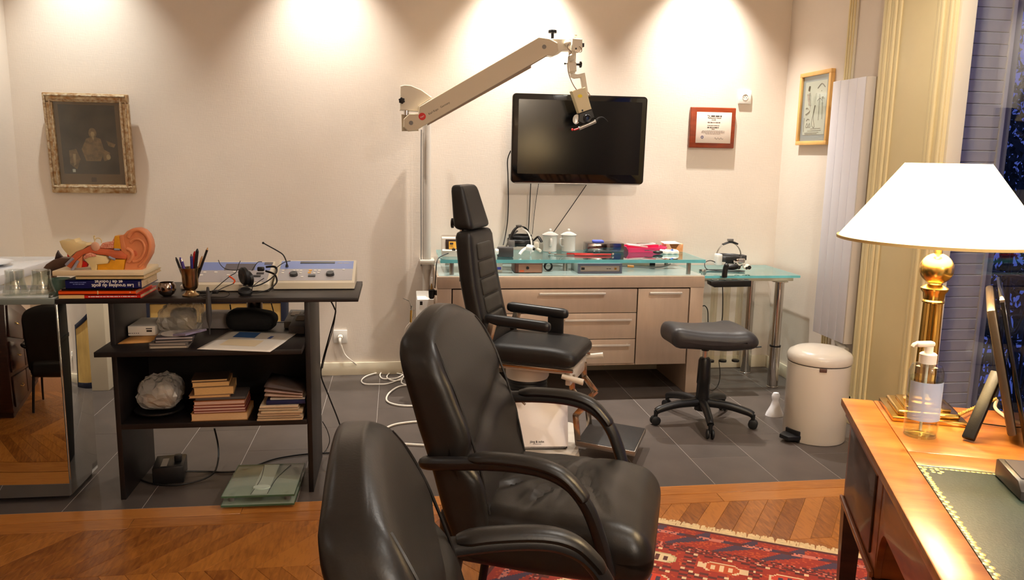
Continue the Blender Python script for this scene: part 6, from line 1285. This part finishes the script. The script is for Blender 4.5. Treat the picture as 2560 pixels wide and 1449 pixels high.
# ---- two leather visitor armchairs
def armchair(loc, rz, label):
    t = thing('visitor_armchair', label, 'armchair', loc, rz)
    rnd = random.Random(21)
    def seat_def(p):
        u = p.x / .29; v = p.y / .25; z = p.z
        if z > 0:
            z += .016 * (1 - v * v) * (1 - max(0, u) ** 3) - .030 * max(0, u - .55) ** 1.5 / .3
            wr = math.sin(38 * p.x * (1 + .3 * v) + 9 * v) * .5 + math.sin(61 * p.x + 17 * p.y) * .35 + math.sin(26 * p.y - 30 * p.x) * .4
            z += .0030 * wr * math.exp(-((u + .15) ** 2) * 2.2)
            for (cx, cy, ang, ln_, dp) in ((-.02, -.10, 1.2, .16, .010), (.03, -.04, 1.45, .18, .009), (.09, .02, 1.7, .2, .008), (-.06, .06, 1.0, .16, .009), (.12, -.08, 1.9, .14, .007), (-.10, -.05, .8, .14, .010), (.05, .12, 1.35, .15, .008)):
                a_ = (p.x - cx) * math.cos(ang) + (p.y - cy) * math.sin(ang); b_ = -(p.x - cx) * math.sin(ang) + (p.y - cy) * math.cos(ang) + .06 * a_ * a_ * 10
                z -= dp * math.exp(-(b_ / .011) ** 2) * math.exp(-(a_ / ln_) ** 2 * 2.5) - dp * .5 * math.exp(-((b_ - .022) / .014) ** 2) * math.exp(-(a_ / ln_) ** 2 * 2.5)
        return Vector((p.x, p.y * (1 - .10 * max(0, -u)), z))
    q = B(); q.rbox((.045, 0, .426), (.285, .258, .082), .060, 52, seat_def); q.obj('seat', M_LEATHER, t, local=True)
    PR = [(.40, -.165, -.075), (.50, -.205, -.105), (.60, -.232, -.128), (.72, -.272, -.165), (.84, -.305, -.210), (.93, -.328, -.252), (.99, -.335, -.285)]
    def prof(z):
        for (z0, r0, f0), (z1, r1, f1) in zip(PR, PR[1:]):
            if z <= z1: k = max(0, (z - z0) / (z1 - z0)); return lerp(r0, r1, k), lerp(f0, f1, k)
        return PR[-1][1], PR[-1][2]
    def bdef(p):
        tz = (p.z + .30) / .60; z = .395 + .60 * tz; r_, f_ = prof(z); v = p.y / .25
        k = (p.x + .05) / .10; x = lerp(r_ - .012, f_, k) + .020 * v * v * (.4 + .6 * tz) * k
        w = 1 - .02 * tz - .20 * max(0, tz - .78) ** 2 / .048
        if k > .6: x += .0045 * math.sin(20 * p.y + 34 * z) * math.exp(-((tz - .38) ** 2) * 18) - .018 * math.exp(-((z - .70 - .30 * abs(p.y) * 0 - .06 * v) ** 2) / .0007) + .008 * (1 - v * v)
        return Vector((x, p.y * w, z - .045 * v * v * tz ** 4))
    q = B(); q.rbox((0, 0, 0), (.05, .262, .30), .034, 44, bdef); bk = q.obj('backrest', M_LEATHER, t, local=True)
    for s in (-1, 1):
        pts = []
        for k in range(12):
            z = .47 + .045 * k; r_, f_ = prof(z); tz = (z - .395) / .60; w = 1 - .02 * tz - .20 * max(0, tz - .78) ** 2 / .048
            pts.append((f_ + .018 * (.4 + .6 * tz) + .0015, s * (.222) * w, z - .040 * tz ** 4))
        q = B(); q.tube(pts, .0034, 6, 3); q.obj('piping', M_LEATHER2, bk, local=True)
        q = B(); q.tube([(lerp(*prof(.45 + .048 * k), .22) + .016, s * (.247) * (1 - .02 * ((.055 + .048 * k) / .6) - .20 * max(0, (.055 + .048 * k) / .6 - .78) ** 2 / .048), .45 + .048 * k - .03 * ((.055 + .048 * k) / .6) ** 4) for k in range(11)], .0034, 6, 3); q.obj('piping', M_LEATHER2, bk, local=True)
        path = [(-.255, s * .235, .628), (-.245, s * .272, .640), (-.200, s * .288, .650), (-.06, s * .290, .664), (.05, s * .290, .660), (.12, s * .288, .632), (.165, s * .286, .580), (.195, s * .283, .510), (.215, s * .276, .440), (.222, s * .262, .400), (.215, s * .235, .388)]
        q = B(); q.tube(path, .0205, 12, 5, flat=(1.1, .85)); ar = q.obj('arm', M_BLACK, t, local=True)
        q = B(); q.tube([(-.13, s * .290, .672), (-.06, s * .290, .679), (.04, s * .290, .676), (.105, s * .289, .655), (.150, s * .287, .612), (.162, s * .287, .592)], lambda k: .0235 * min(1, .55 + 5 * min(k, 1 - k)), 14, 6, flat=(1.15, .62)); q.obj('arm_pad', M_LEATHER, ar, local=True)
    q = B(); q.box(-.17, .23, -.235, .235, .366, .384, .004); q.obj('seat_frame', M_BLACK, t, local=True)
    for sx, sy in ((1, 1), (1, -1), (-1, 1), (-1, -1)):
        q = B(); q.tube([(.19 * sx + .01, sy * .21, .375), (.215 * sx + .01, sy * .225, .20), (.245 * sx + .01, sy * .24, .0105)], lambda k: .0165 - .003 * k, 12, 4); q.obj('leg', M_BLACK, t, local=True)
    return t
armchair((.40, 2.10, 0), -21, 'black leather armchair beside the examination chair, angled to the desk')
armchair((.242, 1.164, 0), 0, 'black leather armchair standing further from the tiles than its twin')
armchair((-1.37, 1.97, 0), -84, 'black leather armchair with its back to the mirror cabinet, seen in the mirror')

# ================================================================ writing desk and what stands on it
DA = math.degrees(math.atan2(-.375, .927))                 # desk turned against the room
dk = thing('writing_desk', 'antique wooden writing desk with green leather inset', 'desk', (1.237, 2.009, 0), DA)
def wood_mat(name, c1, c2, rough, st):
    m = mat(name, c1, rough, var=.0, rgb2=c2, scale=3.2, stretch=st, coat=.25, bump=.03, bscale=14); return m
M_DTOP = wood_mat('walnut_top', (158, 92, 38), (198, 132, 62), .30, (2.0, 10, 2)); M_DSIDE = wood_mat('walnut_side', (120, 62, 30), (162, 92, 46), .34, (2, 2, 9)); M_DDARK = wood_mat('dark_walnut', (58, 34, 24), (84, 50, 34), .4, (2, 2, 9))
DT, LEN, DEP = .760, 1.50, .80                              # local x: across the desk, local -y: along the side towards the room
def dbox(nm, m, x0, x1, y0, y1, z0, z1, bev=.002, par=None):
    q = B(); q.box(x0, x1, -y1, -y0, z0, z1, bev); return q.obj(nm, m, par or dk, local=True)
dbox('top_edge_board', M_DTOP, 0, .084, 0, LEN, .737, DT, .004); dbox('top_edge_board', M_DTOP, DEP - .084, DEP, 0, LEN, .737, DT, .004)
dbox('top_panel', M_DTOP, .0845, DEP - .0845, 0, .403, .737, DT, .003); dbox('top_crossband', M_DTOP, .0845, DEP - .0845, .4035, .490, .737, DT - .0004, .0015)
dbox('top_crossband', M_DTOP, .0845, DEP - .0845, LEN - .09, LEN, .737, DT, .003)
M_GLEATH = mat('green_leather', (36, 54, 48), .40, var=.25, scale=7, bump=.08, bscale=200)
lt = dbox('leather_inset', M_GLEATH, .0845, DEP - .0845, .4905, LEN - .0905, .740, DT - .0008, 0)
M_GOLD = mat('gold_tooling', (206, 184, 118), .4, .4, var=.3, scale=90)
q = B()
for x in (.092, DEP - .092):
    y = .50
    while y < LEN - .1:
        q.sphere((x + .003 * math.sin(y * 260), -y, DT - .0006), (.0055, .0065, .0006), 7, 4); y += .0115
for y in (.499, LEN - .10):
    x = .10
    while x < DEP - .1:
        q.sphere((x, -y, DT - .0006), (.0055, .004, .0006), 7, 4); x += .0105
for a in range(5): q.sphere((.118 + .010 * math.cos(a * 1.257), -(.518 + .010 * math.sin(a * 1.257)), DT - .0006), (.005, .005, .0006), 7, 4)
q.obj('gold_border', M_GOLD, lt, local=True, kind='stuff')
# drawer carcasses, kneehole apron, legs
for y0, y1 in ((.030, .470), (LEN - .47, LEN - .03)):
    cs = dbox('drawer_case', M_DSIDE, .024, DEP - .024, y0, y1, .470, .7365, .003)
    dbox('side_panel', M_DDARK, .018, .0245, y0 + .05, y1 - .05, .505, .705, .003, cs)
    dbox('moulding', M_DSIDE, .014, .024, y0 - .002, y1 + .002, .470, .486, .003, cs); dbox('moulding', M_DSIDE, .010, .024, y0 - .002, y1 + .002, .715, .7365, .003, cs)
ap = dbox('apron', M_DSIDE, .040, .062, .470, LEN - .47, .600, .7365, .002)
q = B(); pts = [(-.470, .7365), (-(LEN - .47), .7365), (-(LEN - .47), .47)] + [(-(LEN - .47) + .06 * (1 - math.cos(R(k * 15))), .47 + .13 * math.sin(R(k * 15))) for k in range(1, 7)] + [(-.53 + .0 + .06 * math.sin(R(k * 15)), .47 + .13 * math.cos(R(k * 15))) for k in range(0, 7)]
q.prism(pts, 'x', .026, .040, .001); q.obj('kneehole_arch', M_DSIDE, dk, local=True)
dbox('back_rail', M_DDARK, DEP - .06, DEP - .04, .470, LEN - .47, .55, .7365, .002)
for x in (.020, DEP - .072):
    for y in (.026, .425, LEN - .475, LEN - .078):
        q = B(); a = [(x, -y), (x + .052, -y), (x + .052, -y - .052), (x, -y - .052)]; cx, cy = x + .026, -y - .026
        lo = [(cx + (p - cx) * .62, cy + (r - cy) * .62) for p, r in a]
        A = [q.bm.verts.new((p, r, .4695)) for p, r in a]; C = [q.bm.verts.new((p, r, .009)) for p, r in lo]
        for i in range(4): q.bm.faces.new((A[i], A[(i + 1) % 4], C[(i + 1) % 4], C[i]))
        q.bm.faces.new(A); q.bm.faces.new(C[::-1]); q.obj('leg', M_DDARK, dk, local=True, smooth=0)
DZT = DT + .0005
# ---- brass column lamp with cream shade
LX, LY = 1.372, 1.852
lp = thing('table_lamp', 'lit brass column lamp with wide cream shade on the desk', 'lamp', (LX, LY, DZT), DA)
q = B(); q.box(-.088, .088, -.088, .088, 0, .012, .002); q.box(-.074, .074, -.074, .074, .012, .026, .006, 3); q.box(-.056, .056, -.056, .056, .026, .034, .003); q.obj('base', M_BRASS, lp, local=True)
q = B(); q.lathe([(0, .034), (.046, .034), (.047, .040), (.040, .044), (.040, .050), (.032, .054), (.029, .062), (0, .062)], (0, 0, 0), 32); q.obj('foot', M_BRASS, lp, local=True)
q = B(); n_ = 16; prof = [(.0265 * (1 - .0) - (.0038 if k % 2 else 0), 2 * math.pi * k / (2 * n_)) for k in range(2 * n_)]
vs = q.prism([(r * math.cos(a), r * math.sin(a)) for r, a in prof], 'z', .062, .300); 
for v in vs: v.co.x *= 1 - .12 * (v.co.z > .2); v.co.y *= 1 - .12 * (v.co.z > .2)
q.obj('fluted_column', M_BRASS, lp, local=True, smooth=0)
q = B(); q.lathe([(0, .300), (.026, .300), (.027, .304), (.0245, .308), (.0265, .325), (.032, .332), (.033, .338), (.027, .343), (.018, .348), (.016, .354), (0, .354)], (0, 0, 0), 32); q.obj('capital', M_BRASS, lp, local=True)
q = B(); q.sphere((0, 0, .388), .0405, 32, 20); q.cyl((0, 0, .424), (0, 0, .455), .010, .008, 16); q.obj('ball', M_BRASS, lp, local=True)
SHM = bpy.data.materials.new('lit_cream_shade'); SHM.use_nodes = True
_p = SHM.node_tree.nodes['Principled BSDF']; _p.inputs['Base Color'].default_value = lin((250, 238, 210)) + (1,); _p.inputs['Roughness'].default_value = .8
_p.inputs['Emission Color'].default_value = (1.0, .70, .33, 1); _p.inputs['Emission Strength'].default_value = LAMP_SHADE
q = B(); q.lathe([(.243, .462), (.098, .655), (.0965, .655), (.2415, .462)], (0, 0, 0), 48, close=True); q.obj('shade', SHM, lp, local=True)
q = B(); q.lathe([(.2405, .459), (.2455, .459), (.2455, .466), (.2405, .466)], (0, 0, 0), 48, close=True); q.obj('shade_trim', mat('cream_trim', (226, 196, 130), .6), lp, local=True)
q = B(); q.sphere((0, 0, .52), .028, 16, 10); q.obj('bulb', mat('lamp_bulb', (255, 226, 170), .4, emit=8), lp, local=True)
q = B()
for k in range(3): q.cyl((0, 0, .645), (.097 * math.cos(k * 2.094), .097 * math.sin(k * 2.094), .65), .0015, seg=6)
q.cyl((0, 0, .45), (0, 0, .648), .004, seg=8); q.obj('shade_carrier', M_BRASS, lp, local=True)
l = bpy.data.lights.new('table_lamp_bulb', 'POINT'); l.energy = LAMP_E; l.color = (1.0, .80, .52); l.shadow_soft_size = .03
o = bpy.data.objects.new('table_lamp_bulb', l); COL.objects.link(o); o.location = (LX, LY, DZT + .555)
q = B(); P0 = Vector((LX + .06, LY - .06, DZT + .010)); pts = [(1.3939, 1.7703, 0.775), (1.4654, 1.8125, 0.775), (1.5406, 1.8568, 0.775), (1.6424, 1.9162, 0.775)]
for ph in (0, math.pi):
    cc = catmull(pts, 24); q.tube([c_ + Vector((.0028 * math.cos(k * .9 + ph), 0, .0028 * math.sin(k * .9 + ph))) for k, c_ in enumerate(cc)], .0026, 6, 0)
one(q, 'twisted_lamp_flex', mat('gold_silk_flex', (206, 170, 96), .5), 'twisted gold silk flex running behind the lamp base', 'cable')
# ---- sanitizer bottle
bo = thing('pump_bottle', 'clear pump bottle of hand gel with pale blue label on the desk', 'bottle', (1.262, 1.700, DZT))
q = B(); q.lathe([(0, .002), (.036, .0), (.0385, .004), (.0385, .160), (.033, .176), (.018, .181), (.0, .181)], (0, 0, 0), 32); q.obj('body', M_CLEAR, bo, local=True)
q = B(); q.lathe([(0, .0065), (.036, .0065), (.036, .145), (0, .145)], (0, 0, 0), 32); q.obj('gel', glass_mat('clear_gel', (240, 244, 240), .01), bo, local=True)
q = B(); vs = q.grid(lambda u, v: Vector((.0392 * math.cos(R(-20 - 160 * u)), .0392 * math.sin(R(-20 - 160 * u)), .045 + .095 * v)), 18, 2); q.obj('label_strip', mat('pale_blue_label', (186, 208, 244), .5, alpha=.80), bo, local=True)
q = B(); q.lathe([(0, .181), (.0195, .181), (.0195, .203), (.016, .206), (.010, .206), (.010, .222), (0, .222)], (0, 0, 0), 24); q.obj('pump_collar', M_WHITE, bo, local=True)
q = B(); q.rbox((-.012, 0, .228), (.024, .009, .0065), .006, 6); q.tube([(-.03, 0, .229), (-.040, 0, .228), (-.044, 0, .222)], .0042, 8); q.obj('pump_head', M_WHITE, bo, local=True)
q = B(); q.cyl((0, 0, .012), (0, 0, .181), .0035, seg=10); q.obj('dip_tube', M_WHITE, bo, local=True)
# ---- all-in-one screen seen from its edge
W_ = Vector((.62, .785, 0)).normalized(); N_ = Vector((W_.y, -W_.x, 0))
sb = thing('desk_monitor', 'slim black desk monitor seen edge-on with rear prop foot', 'monitor', (1.50, 1.62, DZT))
A0 = Vector((1.388, 1.645, 1.1021)); dn = (Vector((1.4525, 1.6, 0.78673)) - A0); up = (-dn).normalized()
up = (up - W_ * up.dot(W_)).normalized(); Nn = W_.cross(up) * -1
def mono(nm, w0, w1, n0, n1, h0, h1, m, bev=.002):
    q = B(); T = Matrix.Identity(4)
    for i in range(3): T[i][0], T[i][1], T[i][2], T[i][3] = W_[i], Nn[i], up[i], A0[i]
    vs = q.box(w0, w1, n0, n1, h0, h1, bev); q.xf(vs, T); return q.obj(nm, m, sb)
HT = (A0.z - DZT - .006) / up.z
sgn = 1 if Nn.x > 0 else -1
mono('front_panel', 0, .46, 0 if sgn > 0 else -.010, .010 if sgn > 0 else 0, -HT, 0, M_GLOSSB)
mono('rear_housing', .006, .454, -.030 if sgn > 0 else .0105, -.0005 if sgn > 0 else .030, -HT + .02, -.02, mat('bronze_plastic', (86, 74, 60), .25, .3), .006)
mono('screen', .012, .448, .0101 if sgn > 0 else -.0112, .0112 if sgn > 0 else -.0101, -HT + .03, -.012, M_SCREEN, 0)
mono('corner_trim', -.001, .016, 0 if sgn > 0 else -.010, .010 if sgn > 0 else 0, -.004, .0015, M_STEEL, .0)
_f0 = Vector((1.3506, 1.6472, 0.766)); _f1 = A0 - up * (HT * .55) + W_ * .10 - Nn * (.03 * sgn)
q = B(); q.obox((_f0 + _f1) / 2, (.014, .007, (_f1 - _f0).length / 2), frame(_f1 - _f0), .003); q.obj('prop_foot', M_BLACK, sb)
cable('white_cable', [(1.6514, 1.9231, 0.768), (1.5978, 1.8632, 0.768), (1.5776, 1.8134, 0.766), (1.5671, 1.7659, 0.766), (1.5842, 1.7456, 0.766)], .0045, M_WCORD, 'white cable curling on the desk behind the monitor')
cable('thin_black_cable', [(1.3991, 1.6817, 0.764), (1.4083, 1.7245, 0.764), (1.4517, 1.7662, 0.764), (1.4845, 1.7479, 0.764), (1.5229, 1.7262, 0.764), (1.5599, 1.7169, 0.764)], .0016, M_CORD, 'thin dark wire looping around the monitor foot')
ro = thing('card_reader', 'dark grey card reader box lying on the green leather', 'card reader', (1.285, 1.382, DZT), DA + 2)
q = B(); q.prism([(-.075, 0), (-.075, .018), (-.055, .034), (.05, .040), (.06, .036), (.06, 0)], 'x', -.045, .055, .004); q.obj('case', mat('reader_grey', (66, 62, 60), .35), ro, local=True)
q = B(); q.box(-.035, .045, -.045, .045, .0375, .0392, .0); vs = q.bm.verts[:]; q.xf(vs, Matrix.Rotation(R(3), 4, 'X')); q.obj('top_panel', mat('reader_top', (120, 112, 104), .3, .4), ro, local=True)

# ================================================================ behind the camera: added shelving for a dark television reflection, added fill lamp
bc = thing('added_bookcase', 'tall dark wooden shelves added out of view to darken the television reflection', 'added_bookcase', (2.38, 0.2, 0))
for y in (-1.30, -.32, .66):
    q = B(); q.box(2.22, 2.538, y, y + .03, 0, 2.3, .002); q.obj('upright', M_MAHOG, bc)
for z in (.05, .50, .95, 1.40, 1.85, 2.28):
    q = B(); q.box(2.22, 2.538, -1.27, .66, z, z + .025, .002); q.obj('shelf', M_MAHOG, bc)
q = B(); q.box(2.525, 2.538, -1.27, .66, .05, 2.3); q.obj('back_panel', M_MAHOG, bc)

fl_ = thing('fill_torchiere', 'added fill lamp out of view, shaped as a brass torchiere', 'floor lamp', (1.55, -1.55, 0))  # invented lamp, put in to soften the room light off the ceiling
q = B(); q.lathe([(0, 0), (.14, 0), (.14, .012), (.03, .03), (.012, .05), (0, .05)], (1.55, -1.55, 0), 28); q.obj('base', M_BRASS, fl_)
q = B(); q.cyl((1.55, -1.55, .05), (1.55, -1.55, 1.70), .011, .011, 14); q.obj('pole', M_BRASS, fl_)
q = B(); q.lathe([(0, 1.70), (.03, 1.70), (.12, 1.76), (.16, 1.83), (.157, 1.83), (.117, 1.765), (.03, 1.706), (0, 1.706)], (1.55, -1.55, 0), 30); q.obj('bowl', M_BRASS, fl_)
l = bpy.data.lights.new('fill_torchiere_bulb', 'POINT'); l.energy = FILL_LAMP_E; l.color = (1.0, .86, .66); l.shadow_soft_size = .06
o = bpy.data.objects.new('fill_torchiere_bulb', l); COL.objects.link(o); o.location = (1.55, -1.55, 1.90)

# ---------------------------------------------------------------- pieces that come in pairs are parts of their own
def split_pieces(o):
    me = o.data; n = len(me.vertices); par = list(range(n))
    def root(i):
        while par[i] != i: par[i] = par[par[i]]; i = par[i]
        return i
    for e in me.edges:
        a, c = root(e.vertices[0]), root(e.vertices[1])
        if a != c: par[a] = c
    groups = {}
    for i in range(n): groups.setdefault(root(i), []).append(i)
    if len(groups) < 2: return
    gl = list(groups.values()); first = set(gl[0])
    for k, g_ in enumerate(gl):
        keep = set(g_); bm = bmesh.new(); bm.from_mesh(me); bm.verts.ensure_lookup_table()
        bmesh.ops.delete(bm, geom=[v for v in bm.verts if v.index not in keep], context='VERTS')
        nm = bpy.data.meshes.new(o.name.split('.')[0]); bm.to_mesh(nm); bm.free()
        for m_ in me.materials: nm.materials.append(m_)
        if k == 0: keepme = nm
        else:
            c = o.copy(); c.data = nm; COL.objects.link(c); c.parent = o.parent
    o.data = keepme
for o in [o for o in scene.objects if o.type == 'MESH' and o.parent and o.name.split('.')[0] in ('stile', 'rail', 'scroll', 'end_cap', 'packet', 'apron_rail', 'plug', 'wall_bracket', 'gilt_moulding', 'headband', 'pin_hole', 'blade', 'cartilage')]:
    split_pieces(o)
for o in scene.objects:
    if '_m' in o: del o['_m']
